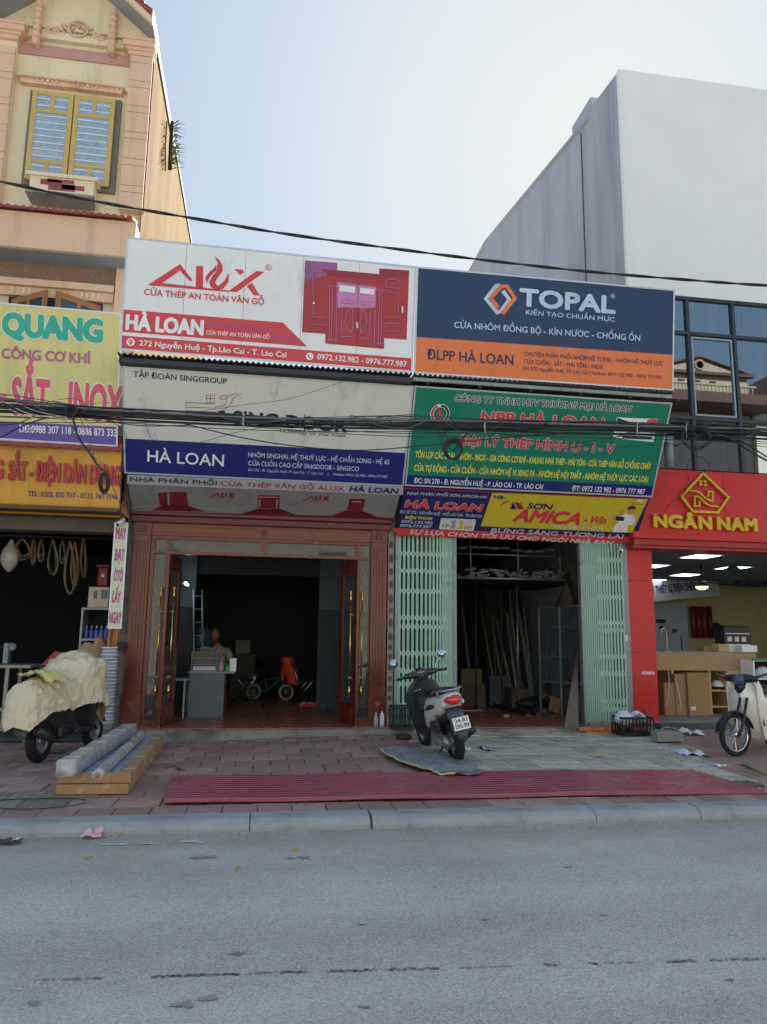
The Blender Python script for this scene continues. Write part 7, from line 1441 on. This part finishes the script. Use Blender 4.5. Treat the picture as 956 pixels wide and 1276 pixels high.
# meter box and camera
q = P(147, 800, YF+.15); B('switch_box', q.x-.0, q.x+.1, YF+.12, YF+.2, q.z-.12, q.z+.0, M_dark, label='small dark switch box below the upright magenta lettered board', cat='box')
def cctv(lab, c, aim):
    t = thing('security_camera', lab, 'camera', c, group='bullet security cameras'); a = V(*aim).normalized()
    MB().tube([V(*c)+V(0, .12, .05), V(*c)+V(0, .04, .05), V(*c)], .015, 6).build('bracket', M_white, t); MB().tube([V(*c)-a*.06, V(*c)+a*.09], .034, 14).build('housing', M_white, t); MB().tube([V(*c)+a*.0905, V(*c)+a*.094], .024, 12).build('lens', M_black, t)
q = P(151, 650, 11.5); cctv('white bullet security camera above the upright board by the orange pillar', q, (-.5, -1, -.9)); q = P(774, 686, 11.8); cctv('white bullet security camera at the top of the right gate post', q, (-.6, -1, -.4))
# ================= inside the glass fronted shop
def NP(px, py): return PZ(px, py, .3)
cq = NP(860, 892); CY = cq.y+.25
M_ply = mat('ply_wood', '#a08560', .6, var=.15, scale=3); M_ply2 = mat('pale_ply', '#b59a6c', .6, var=.12, scale=3)
xn = lambda px, Y_=None, y=830: P(px, y, Y_ or CY).x
ct = thing('counter', 'long wooden shop counter with open shelves under it in the red fronted shop', 'counter', (xn(817), CY, .3)); z1_, z0_ = P(860, 814, CY).z, P(860, 835.5, CY).z
B('front_board', xn(800), xn(943), CY, CY+.03, z0_, z1_, M_ply, ct); B('counter_top', xn(800), xn(943), CY+.001, CY+.7, z1_, z1_+.03, M_conc, ct); B('side_board', xn(907), xn(941.5), CY-.0+.004, CY+.03, .3, z0_-.003, M_ply2, ct)
for px in (803, 838, 884, 906): B('leg', xn(px)-.02, xn(px)+.02, CY+.005, CY+.6, .3, z0_-.003, M_ply2, ct)
for zz in (.42, z0_-.38): B('shelf', xn(800), xn(907), CY+.03, CY+.6, zz, zz+.03, M_ply2, ct)
B('back_board', xn(800), xn(941), CY+.66, CY+.68, .3, z0_, M_dark, ct)
for (pa, pb, ph, dy, l) in ((858, 885.5, 838.5, 0, 'tall brown cardboard box standing before the counter'), (842, 857.5, 840, .06, 'narrow brown box pushed against the tall cardboard box'), (828, 841.5, 851, .08, 'lower brown box leftmost before the counter')):
    yy = cq.y+dy; t = thing('cardboard_box', l, 'box', (xn(pa, yy), yy, .3)); xa, xb = xn(pa, yy, 870), xn(pb, yy, 870); B('body', xa, xb, yy, yy+.22, .302, P(pa, ph, yy).z, M_card, t, bev=.004)
    B('tape', (xa+xb)/2-.03, (xa+xb)/2+.03, yy-.001, yy+.221, P(pa, ph, yy).z-.001, P(pa, ph, yy).z+.001, M_tape, t)
    if pa == 858:
        Lb_ = Board(V(xa, yy, P(pa, ph, yy).z), V(xb, yy, P(pa, ph, yy).z), V(xa, yy, .302), t)
        rd = mat('box_red', '#a8392e', .7); Lb_.poly([(.05, Lb_.h-.1), (.075, Lb_.h-.1), (.063, Lb_.h-.075)], rd, 1, uv=True); Lb_.poly([(.09, Lb_.h-.1), (.2, Lb_.h-.1), (.2, Lb_.h-.085), (.09, Lb_.h-.085)], rd, 1, uv=True); Lb_.poly([(.04, .1), (.13, .1), (.13, .16), (.04, .16)], M_white, 1, uv=True, name='label_sticker'); Lb_.poly([(.05, .12), (.12, .12), (.12, .125), (.05, .125)], M_black, 2, uv=True)
for (a, b) in (((833, 836), (831, 880)), ((841, 845), (849, 887))): p = P(*a, cq.y-.02); q = P(*b, cq.y-.02); MB().tube(bez([p, (p+q)/2+V(.03, 0, 0), q], 12), .006, 5).build('strap', M_white, label='thin white strap hanging over the %s brown box' % ('lowest' if a[0] == 833 else 'narrow'), cat='strap')
he = P(894, 852, CY+.2); t = thing('helmet', 'white and black helmet on the shelf under the counter', 'helmet', (he.x, CY+.2, z0_-.35)); MB().lathe([(.11, 0), (.12, .05), (.1, .12), (.05, .16), (0, .17)], (he.x, CY+.2, z0_-.35), 'Z', 16).build('shell', M_white, t); MB().lathe([(.122, .0), (.124, .03), (.122, .05)], (he.x, CY+.2, z0_-.345), 'Z', 16).build('rim', M_black, t)
# goods on the counter
zc_ = z1_+.03
def onc(px, w_, h_, dy, m, l, cat, name, bev=.006): x = xn(px); return B(name, x-w_/2, x+w_/2, CY+dy, CY+dy+.25, zc_, zc_+h_, m, bev=bev, label=l, cat=cat)
onc(908, .22, .14, .1, mat('buff_carton', '#b49d72', .8), 'buff carton on the counter left of the white ones', 'box', 'carton'); onc(938, .32, .13, .05, M_white, 'long white carton at the right end of the counter', 'box', 'carton'); onc(896, .2, .1, .3, M_card, 'low brown carton behind the buff one on the counter', 'box', 'carton')
st_ = thing('gas_stove', 'black built in cooker with silver knobs displayed on a white carton', 'stove', (xn(933), CY+.3, zc_+.14)); xs_ = xn(917), xn(951)
B('carton_base', xs_[0]+.02, xs_[1], CY+.32, CY+.6, zc_, zc_+.15, M_white, st_); B('body', *xs_, CY+.3, CY+.62, zc_+.151, zc_+.48, M_black, st_, bev=.01); B('top', xs_[0]-.01, xs_[1]+.01, CY+.29, CY+.63, zc_+.481, zc_+.5, mat('stove_glass', '#15181c', .08), st_)
for i in range(3): B('dial', xs_[0]+.06+i*.15, xs_[0]+.15+i*.15, CY+.292, CY+.3, zc_+.2, zc_+.29, M_silver, st_)
B('strip', xs_[0]+.03, xs_[1]-.03, CY+.294, CY+.3, zc_+.34, zc_+.36, M_silver, st_)
for (px, l) in ((843, 'tall curved grey tap displayed on the counter'), (820, 'straight thin tap at the left end of the counter'), (862, 'small black tap on the counter under the red rolls')):
    x = xn(px); t = thing('tap', l, 'tap', (x, CY+.3, zc_), group='taps on the counter'); hh_ = .42 if px == 843 else .3
    MB().tube(bez([V(x, CY+.3, zc_), V(x, CY+.3, zc_+hh_*.7), V(x-.04, CY+.28, zc_+hh_), V(x-.12, CY+.26, zc_+hh_*.95), V(x-.14, CY+.25, zc_+hh_*.75)], 20) if px == 843 else [V(x, CY+.3, zc_), V(x, CY+.3, zc_+hh_)], .014, 8).build('spout', M_silver if px != 862 else M_black, t); MB().lathe([(.03, 0), (.03, .02), (0, .02)], (x, CY+.3, zc_), 'Z', 12).build('base', M_silver, t)
# red pipes on the wall, round basin, panels
WY = 18.9
for i, px in enumerate((860.5, 866.5, 873.5, 881)):
    p = P(px, 756, WY); q = P(px+.5, 795, WY); MB().tube([V(p.x, WY-.1, p.z), V(p.x, WY-.1, q.z)], .065, 10).build('display_tube', mat('dark_red_tube', '#5e1a26', .4) if i < 3 else mat('maroon_tube', '#33141c', .4), label=('first', 'second', 'third', 'darkest fourth')[i]+' dark red upright tube from the left on the rear wall', cat='tube', group='dark red display tubes')
p = P(891, 786, WY); MB().lathe([(0, -.05), (.2, -.03), (.22, .0), (.2, .03)], (p.x, WY-.06, p.z), 'Y', 22).build('round_panel', M_dark, label='dark round disc on the rear wall right of the red tubes', cat='disc')
a = P(800, 800, 18.5).x; b = P(888, 800, 18.5).x; B('inner_wall', a-2, P(857, 800, 18.85).x, 18.8, 18.99, .3, P(840, 752, 18.8).z, mat('blue_grey_wall', '#8794a3', .7, var=.05), ng)
p = P(820, 775, 18.7); B('white_door', P(806, 780, 18.7).x, P(831, 780, 18.7).x, 18.75, 18.8, .3, P(820, 766, 18.7).z, M_ni, ng)
for px, py in ((821, 774), (824, 774), (828, 774), (825, 782), (841.5, 786)): p = P(px, py, 18.7); B('wall_socket', p.x-.05, p.x+.05, 18.72, 18.74, p.z-.05, p.z+.05, M_dark, ng)
# bulkhead with lettering
tb1 = P(790, 731, 18.0); tb2 = P(894, 722, 18.0); bb = P(790, 752, 18.0)
bh = Board(tb1, tb2, bb, ng); MB().prism([bh.at(0, 0), bh.at(bh.w, 0), bh.at(bh.w, bh.h+.2), bh.at(0, bh.h+.2)], -bh.n*.3).build('bulkhead', M_ni, ng); bh.text('NỘI THẤT THIẾT BỊ ĐIỆN CHIẾU SÁNG', (792, 742), (883, 733), 9, STX, .05)
# wall display frame
a = P(917, 716, 17.5); b = P(972, 731, 17.5); t = thing('wall_display', 'dark framed display of lamps high on the rear wall at right', 'display', (a.x, 17.5, b.z)); M_df = mat('display_frame', '#2a3134', .5)
B('back', a.x, b.x, 17.5, 17.55, b.z, a.z, mat('display_back', '#5c6a6a', .6), t); n = 5
for i in range(n+1): x = a.x+(b.x-a.x)*i/n; B('frame', x-.03, x+.03, 17.4, 17.5, b.z+.031, a.z-.031, M_df, t)
B('frame', a.x-.03, b.x+.03, 17.4, 17.5, b.z-.03, b.z+.03, M_df, t); B('frame', a.x-.03, b.x+.03, 17.4, 17.5, a.z-.03, a.z+.03, M_df, t)
for i in range(4): x = a.x+(b.x-a.x)*(i+.5)/n; MB().lathe([(0, -.14), (.08, -.1), (.1, 0), (.08, .1), (0, .14)], (x, 17.44, (a.z+b.z)/2), 'Z', 12).build('fitting', M_df, t)
# lit ceiling panels
M_pan = mat('lit_panel', '#ffffff', .5, var=0, emit='#f1f4ff', estr=2.2)
for i, (pts, l) in enumerate(((((852, 694), (862, 691), (894, 691.4), (884, 695)), 'lit square ceiling panel nearest the front of the red fronted shop'), (((800, 706), (805, 703.5), (827, 703.4), (817, 706.5)), 'lit ceiling panel at far left behind the red column'), (((839.5, 716.6), (846, 714.6), (870.5, 715), (862, 717.4)), 'lit ceiling panel above the hanging lamp'), (((897, 708), (905, 706.4), (928, 706.4), (922, 708)), 'lit ceiling panel at right behind the green fitting'), (((806, 723.4), (811, 722), (820, 722), (816, 723.6)), 'smallest lit ceiling panel deep at the left'))):
    q = [PZ(*p, nz1) for p in pts]; cx_ = sum(p.x for p in q)/4; cy_ = sum(p.y for p in q)/4; wx_ = (max(q[2].x-q[1].x, .5))/2; wy_ = max(.28, (q[1].y-q[0].y)/2)
    t = thing('ceiling_panel', l, 'ceiling light', (cx_, cy_, nz1), group='lit ceiling panels'); B('panel', cx_-wx_, cx_+wx_, cy_-wy_, cy_+wy_, nz1-.012, nz1-.004, M_pan, t)
    for (x0, x1, y0, y1) in ((-wx_-.03, wx_+.03, -wy_-.03, -wy_), (-wx_-.03, wx_+.03, wy_, wy_+.03), (-wx_-.03, -wx_, -wy_, wy_), (wx_, wx_+.03, -wy_, wy_)): B('frame', cx_+x0, cx_+x1, cy_+y0, cy_+y1, nz1-.014, nz1-.002, M_white, t)
lq = P(874.8, 731, 14.0); t = thing('pendant_lamp', 'lit yellowish pendant lamp under a dark ceiling fan in the red fronted shop', 'lamp', (lq.x, 14, lq.z)); MB().tube([V(lq.x, 14, nz1), V(lq.x, 14, lq.z+.12)], .02, 8).build('rod', M_black, t)
MB().lathe([(.02, .14), (.06, .1), (.1, .04), (.125, .0)], (lq.x, 14, lq.z), 'Z', 20).build('shade', M_black, t); MB().lathe([(.12, .0), (.11, -.03), (.05, -.06), (0, -.065)], (lq.x, 14, lq.z), 'Z', 20).build('glass_bowl', mat('warm_bowl', '#ffe9a8', .3, var=0, emit='#ffdf8a', estr=1.6), t)
fz_ = P(874.8, 728, 14).z+.02
for a in (0.05, 2.2, 4.3): MB().prism([V(lq.x+.1*cos(a), 14+.1*sin(a), fz_), V(lq.x+.5*cos(a+.1), 14+.5*sin(a+.1), fz_), V(lq.x+.5*cos(a-.12), 14+.5*sin(a-.12), fz_+.01), V(lq.x+.1*cos(a-.3), 14+.1*sin(a-.3), fz_+.01)], (0, 0, .008)).build('fan_blade', M_black, t)
gq = PZ(913, 705, nz1); t = thing('ceiling_fitting', 'dark green ceiling fitting in front of the right lit panel', 'fitting', (gq.x, gq.y, nz1)); MB().lathe([(.03, 0), (.1, -.03), (.16, -.08), (.0, -.1)], (gq.x, gq.y, nz1), 'Z', 14).build('dome', mat('fit_green', '#1f5146', .5), t); MB().tube([V(gq.x-.2, gq.y, nz1-.07), V(gq.x+.2, gq.y, nz1-.07)], .012, 5).build('arm', M_black, t)
# white shelf end at right
a = P(941, 850, CY-.3); t = thing('white_shelf', 'white shelf unit stuffed with bagged goods at the far right behind the motorbike', 'shelf', (a.x, CY-.4, .3)); zt_ = P(941, 822, CY-.4).z
xa, xb = P(940, 850, CY-.4).x, P(975, 850, CY-.4).x
for (p, q) in ((xa, xa+.03), (xb, xb+.03)): B('side', p, q, CY-.4, CY-.02, .3, zt_, M_white, t)
for zz in (.36, .62, .95, zt_-.03): B('shelf', xa+.031, xb-.001, CY-.4, CY-.02, zz, zz+.025, M_white, t)
B('back', xa+.031, xb-.001, CY-.03, CY-.02, .3, zt_, M_dark, t); B('trim', xa-.01, xb+.04, CY-.42, CY-.401, zt_-.02, zt_+.02, mat('green_trim', '#3d8a4a', .5), t)
for k, zz in enumerate((.645, .975)): lump('plastic_bag', ('white bagged goods on the middle shelf at far right', 'white bagged goods on the upper shelf at far right')[k], 'bag', ((xa+xb)/2, CY-.24, zz), (.14, .13, .1), M_bag, 20+k)

# ================= white motorbike at the right edge
fwc = PZ(918, 940, .17); fg = G(fwc.x, fwc.y)
mt_ = thing('motorbike', 'white step through motorbike parked at the right edge with front wheel turned left', 'motorbike', V(fwc.x, fwc.y, fg), (radians(0), 0, radians(180+33)))
Lc = dict(local=True); R_ = .275      # local origin under the front wheel, +x = forwards; bike extends to -x
M_bw2 = mat('bike_white', '#dedbd0', .3, var=.06, coat=.3, dirt='#aba594', dscale=3, dlo=.58); M_navy = mat('navy_plastic', '#1d2133', .3, var=.1)
wheel(mt_, (0, 0, R_), R_, .055, spokes=32, spoke_r=.0025, hub=.045, mr=M_chrome); wheel(mt_, (-1.19, 0, R_), R_, .06, spokes=32, spoke_r=.0025, hub=.05, mr=M_chrome)
fr = []
for k in range(15): a = radians(10+k*11); fr.append([((R_+.03)*cos(a), y, R_+(R_+.03)*sin(a)-abs(y)*.5) for y in (-.05, -.025, 0, .025, .05)])
MB().loft(fr, cap=False, closed=False).loft([[(p[0]*.98, p[1], p[2]-.006) for p in r] for r in fr], cap=False, closed=False).build('front_mudguard', M_navy, mt_, **Lc)
for s in (-1, 1): MB().tube([V(.02, s*.06, R_-.02), V(-.06, s*.065, R_+.1), V(-.2, s*.05, .74)], .018, 8).build('fork', M_navy, mt_, **Lc); MB().tube([V(.02, s*.055, R_-.02), V(-.07, s*.055, R_-.03)], .012, 6).build('link', M_steel, mt_, **Lc)
for o_ in [q for q in bpy.data.objects if q.parent == mt_ and (q.name.startswith(('fork', 'link', 'front_mudguard')) or (q.name.startswith('tyre') and min(v.co.x for v in q.data.vertices) > -.5))]: o_.rotation_euler.z = radians(-18)
# leg shield: broad curved plate swept back on both sides
for s in (-1, 1):
    ks_ = [(.97, -.25, .07), (.86, -.23, .17), (.72, -.22, .25), (.55, -.26, .28), (.4, -.34, .27), (.28, -.43, .22), (.2, -.52, .15)]
    rr = []
    for (z_, x_, w_) in interp(ks_, 12):
        rr.append([(x_+.035-.0*q-.20*(q**2)*w_/.2, s*(.01+w_*q), z_-.02*q) for q in (0, .25, .5, .75, .95, 1)])
    mb = MB().loft(rr, cap=False, closed=False).loft([[(p[0]-.012, p[1], p[2]) for p in r] for r in rr], cap=False, closed=False); mb.build('leg_shield', M_bw2, mt_, **Lc)
    side = [(-.45, .2), (-.3, .55), (-.27, .9), (-.33, .96), (-.44, .86), (-.56, .62), (-.66, .42), (-.62, .24), (-.52, .17)]
    n = len(side); mb = MB().prism([V(x, s*.19, z_) for x, z_ in side], (0, s*.012, 0)); mb.build('side_shield', M_bw2, mt_, **Lc)
    MB().prism([V(-.43+.045*cos(a)*1.0, s*.203, .42+.055*sin(a)) for a in [2*pi*k/14 for k in range(14)]], (0, s*.003, 0)).build('shield_hole', M_black, mt_, **Lc)
    MB().prism([V(-.46, s*.203, .66), V(-.43, s*.203, .70), V(-.60, s*.203, .46), V(-.63, s*.203, .44)], (0, s*.002, 0)).build('stripe_print', M_navy, mt_, **Lc); MB().prism([V(-.43, s*.203, .73), V(-.42, s*.203, .76), V(-.46, s*.203, .72), V(-.47, s*.203, .69)], (0, s*.002, 0)).build('stripe_print', M_navy, mt_, **Lc)
    MB().tube([V(-.3, s*.2, 1.0), V(-.36, s*.33, 1.05)], .018, 8).build('grip', M_black, mt_, **Lc); MB().tube([V(-.29, s*.2, 1.0), V(-.31, s*.34, 1.03)], .006, 5).build('brake_lever', M_silver, mt_, **Lc)
    MB().tube([V(-1.19, s*.11, R_), V(-1.1, s*.12, .62)], .022, 8).build('shock_absorber', M_chrome, mt_, **Lc)
rings = []
for k in range(15):
    y = -.22+.44*k/14; e = 1-(abs(y)/.23)**3; rings.append([(-.27+.07*(.3+.7*e)*cos(a), y, .98+.06*(.35+.65*e)*sin(a)) for a in [2*pi*q/14 for q in range(14)]])
MB().loft(rings).build('handlebar_cover', M_navy, mt_, **Lc)
MB().loft([[(-.2+dx, .075*hw*cos(a), .96+.075*hw*sin(a)) for a in [2*pi*q/16 for q in range(16)]] for dx, hw in ((-.08, 1), (.0, 1.05), (.035, .9), (.05, .5))]).build('headlight', mat('navy_lens', '#4a5068', .08), mt_, **Lc)
MB().loft([[(-.26+r*cos(a), r*.9*sin(a), z_) for a in [2*pi*q/14 for q in range(14)]] for z_, r in ((.78, .07), (.86, .09), (.93, .085))]).build('steering_neck', M_navy, mt_, **Lc)
body_loft([(-1.5, .70, .03, .03), (-1.35, .68, .1, .08), (-1.1, .64, .12, .12), (-.85, .60, .11, .13), (-.68, .56, .07, .12)], 18).build('rear_body', M_bw2, mt_, **Lc)
body_loft([(-1.42, .80, .06, .02), (-1.3, .82, .12, .05), (-1.0, .81, .13, .055), (-.8, .80, .11, .06), (-.68, .78, .07, .05)], 16, e=3).build('seat', M_seat, mt_, **Lc)
MB().tube([V(-.3, 0, .7), V(-.45, 0, .52), V(-.7, 0, .46), V(-1.0, 0, .5)], [.05, .045, .045, .05], 10).build('frame', M_bw2, mt_, **Lc)
MB().tube([V(-.5, 0, .33), V(-.66, 0, .3), V(-.82, 0, .3)], [.055, .075, .08], 14).lathe([(0, -.13), (.075, -.13), (.09, -.08), (.09, .08), (.075, .13), (0, .13)], (-.72, 0, .27), 'Y', 18).build('engine', M_eng, mt_, **Lc)
for i in range(5): MB().lathe([(.075, -.006), (.085, 0), (.075, .006)], (-.5-.025*i, 0, .335), 'X', 16).build('cooling_fin', M_eng, mt_, **Lc)
MB().tube([V(-.6, -.12, .22), V(-.9, -.14, .2), V(-1.4, -.14, .27)], [.015, .035, .04], 10).build('exhaust', M_chrome, mt_, **Lc); MB().tube([V(-.62, -.25, .22), V(-.62, .25, .22)], .014, 8).build('footrest', M_steel, mt_, **Lc); MB().tube([V(-.85, .1, .25), V(-.86, .15, .02)], .012, 6).build('stand', M_steel, mt_, **Lc)
MB().bevbox(-1.56, -1.5, -.05, .05, .6, .68, .015).build('tail_light', M_tail, mt_, **Lc)

# ================= overhead cables
CB = 8.5
def cp(px, py, Y_=CB): return P(px, py, Y_)
M_cab = mat('cable_black', '#232527', .55, var=.1); M_cab2 = mat('cable_grey', '#5b5f63', .6, var=.1); M_cabw = mat('cable_white', '#b9bbb8', .6)
base = [(-260, 488), (-120, 497), (0, 506), (100, 514), (200, 519), (300, 524), (400, 528), (500, 530), (600, 531), (700, 533), (800, 535), (900, 539), (1020, 545), (1200, 552)]
cbn = thing('cable_bundle', 'thick sagging bundle of black cables strung across the front of all the shops', 'cable', cp(480, 530))
for i in range(18):
    ph = random.uniform(0, 6.3); am = random.uniform(.6, 2.2)+(.0 if i < 10 else 1.6); oy = random.uniform(-7, 6) if i < 10 else random.uniform(-9, 12); oY = random.uniform(-.06, .06); r = random.choice((.008, .011, .014, .019)) if i < 10 else .0045
    spread = lambda px: 1+max(0, (60-px)/140)*1.2+(max(0, (px-840)/200))*.4
    MB().tube(bez([cp(px, py+oy*spread(px)+am*sin(px*.012+ph)+(2.5*sin(px*.05+ph) if i >= 10 else 0), CB+oY) for px, py in base], 96), r, 6).build('cable', M_cab2 if i in (3, 12) else M_cab, cbn)
def wire(lab, pts, r=.004, m=None, Y_=CB-.02, n=40, name='loose_wire', cat='wire', group='loose wires along the cable bundle'):
    q = [cp(a, b, Y_+.03*sin(i*2.3)) for i, (a, b) in enumerate(pts)]; return MB().tube(bez(q, n), r, 5).build(name, m or M_cab, label=lab, cat=cat, group=group)
wire('drooping wire across the lower left board towards the right', [(230, 528), (300, 545), (370, 556), (440, 561), (500, 558), (600, 548), (700, 540)], .007)
wire('thin wire rising from the lower left board to its top right', [(215, 518), (300, 505), (360, 497), (420, 478), (428, 474)], .003, Y_=10)
wire('slack wire hanging below the bundle over the blue band', [(180, 522), (188, 545), (200, 552), (230, 556), (290, 540), (340, 530)], .003); wire('wire crossing from the yellow board down to the bundle', [(-30, 530), (20, 528), (60, 512), (110, 518), (170, 530), (240, 530)], .006)
wire('pale wires fanning out at the far left above the bundle', [(-40, 480), (0, 498), (35, 515), (80, 522)], .005, M_cabw); wire('second pale wire fanning out at the far left', [(-40, 474), (5, 494), (45, 512), (90, 521)], .004, M_cabw); wire('third pale wire fanning out at the far left', [(-40, 488), (0, 503), (25, 516), (60, 524)], .004, M_cabw)
wire('black wire running down from the bundle beside the amber fascia', [(90, 518), (98, 545), (112, 565), (122, 580), (131, 588)], .012); wire('thin wire beside the black one over the amber fascia', [(100, 520), (112, 552), (120, 575), (135, 596), (150, 628), (158, 640)], .005, M_cab2); wire('wire dropping at the right edge of the yellow board', [(140, 524), (158, 545), (152, 575), (148, 600), (160, 636)], .004); wire('thin bent wire over the purple strip', [(60, 516), (90, 530), (96, 548), (118, 570), (138, 582)], .003, M_cab2)
wire('black wire sagging from the far left over the purple strip', [(-40, 560), (0, 545), (30, 530), (60, 520)], .008)
wire('thin slack wire above the green board text', [(610, 528), (640, 545), (700, 552), (760, 546), (800, 534)], .004); wire('diagonal wire over the picture on the green board', [(700, 560), (745, 552), (775, 542), (800, 530), (812, 528)], .005); wire('thin wire crossing the green board lower right', [(640, 520), (690, 545), (760, 556), (840, 553), (900, 552)], .003)
wire('heavy wire slanting down at the right over the glass', [(905, 543), (925, 556), (945, 568), (975, 584)], .013); wire('second heavy wire slanting down at the right', [(912, 543), (935, 556), (960, 572), (990, 588)], .010)
wire('black wire hanging from the bundle down past the gold logo', [(858, 592), (857, 606), (850, 617), (836, 627), (830, 634), (822, 642), (800, 641)], .006, Y_=10.5); wire('slack loop over the sill above the gold logo', [(856, 590), (858, 575), (868, 568), (880, 574), (884, 585), (872, 589), (860, 586)], .005, Y_=10.5)
for i, (px, py, rx, ry, l) in enumerate(((565, 560, 11, 12, 'round coil of black cable hanging from the bundle over the green board'), (130, 601, 5.5, 12, 'narrow black cable coil hanging over the amber fascia'), (868, 545, 17, 13, 'untidy wire coil on the bundle in front of the glass storey'), (88, 512, 7, 7, 'small wire curl on top of the bundle by the yellow board'))):
    t = thing('cable_coil', l, 'cable coil', cp(px, py), group='cable coils on the bundle')
    for k in range(7):
        a0 = random.uniform(0, 6); r1 = random.uniform(.82, 1.1); ox, oy = random.uniform(-1.5, 1.5), random.uniform(-1.5, 1.5); rr = (.009 if i < 2 else .005)
        MB().tube([cp(px+ox+rx*r1*cos(a0+a), py+oy+ry*r1*sin(a0+a)+.8*sin(3*a), CB-.05-.012*k) for a in [q*2*pi/24 for q in range(24)]], rr, 5, closed=True).build('turn', M_cab, t)
    if i in (0, 2):
        for k in range(6): sx_ = random.uniform(-1, 1); MB().tube(bez([cp(px-26*random.random(), py-22-6*random.random(), CB-.05), cp(px-8+sx_*9, py-10+random.uniform(-9, 9), CB-.08), cp(px+sx_*12, py+random.uniform(-6, 6), CB-.08), cp(px+22*random.random(), py-20, CB-.05)], 20), .004, 4).build('loose_turn', M_cab, t)
for i, px in enumerate((304, 380, 605, 795, 856)):
    py = 524+(px-300)*.02+1; MB().tube([cp(px, py-9, CB-.0), cp(px-1, py, CB-.09), cp(px, py+10, CB)], .007, 5).build('cable_tie', M_cabw if i != 1 else M_cab, cbn)
for i in range(34):      # short slack wires that make the bundle untidy
    px = random.uniform(-60, 960); L = random.uniform(25, 110); py = 508+px*.034-max(0, px-300)*.012; d = random.uniform(3, 15)*(1 if random.random() < .7 else -1)
    if px > 180 and px+L < 880 and random.random() < .25: continue
    MB().tube(bez([cp(px, py+random.uniform(-6, 4), CB-.07), cp(px+L*.3, py+d*.8, CB-.09), cp(px+L*.7, py+d+random.uniform(-2, 2), CB-.09), cp(px+L, py+L*.03+random.uniform(-6, 5), CB-.07)], 18), random.choice((.003, .004, .006)), 4).build('slack_wire', random.choice((M_cab, M_cab, M_cab2)), cbn)
oc_ = thing('overhead_cable', 'twisted overhead power cable sweeping across the sky above the signs', 'cable', P(480, 306, 8.0)); pth = bez([P(a, b, 8.0) for a, b in ((-260, 166), (-120, 200), (0, 226), (120, 251), (235, 271), (360, 292), (500, 311), (620, 326), (740, 339), (860, 349), (960, 356), (1120, 364), (1250, 368))], 150)
for k in range(2): MB().tube([p+V(0, .012*cos(i*.55+k*pi), .009*sin(i*.55+k*pi)) for i, p in enumerate(pth)], .0105, 6).build('strand', M_cab, oc_)
q0 = P(836, 545, 11.3); q1 = P(834.5, 583, 11.3); t = thing('vent_pipe', 'short grey vertical pipe end hanging beside the green board', 'pipe', q1); MB().lathe([(.075, 0), (.075, q0.z-q1.z), (.06, q0.z-q1.z+.001), (.06, .002)], q1, 'Z', 18).build('pipe', M_steel, t); MB().lathe([(.08, q0.z-q1.z-.12), (.08, q0.z-q1.z-.09)], q1, 'Z', 18).build('collar', M_silver, t); MB().tube([V(q0.x, 11.3, q0.z-.02), V(q0.x, 12.0, q0.z+.1)], .05, 10).build('elbow', M_steel, t)
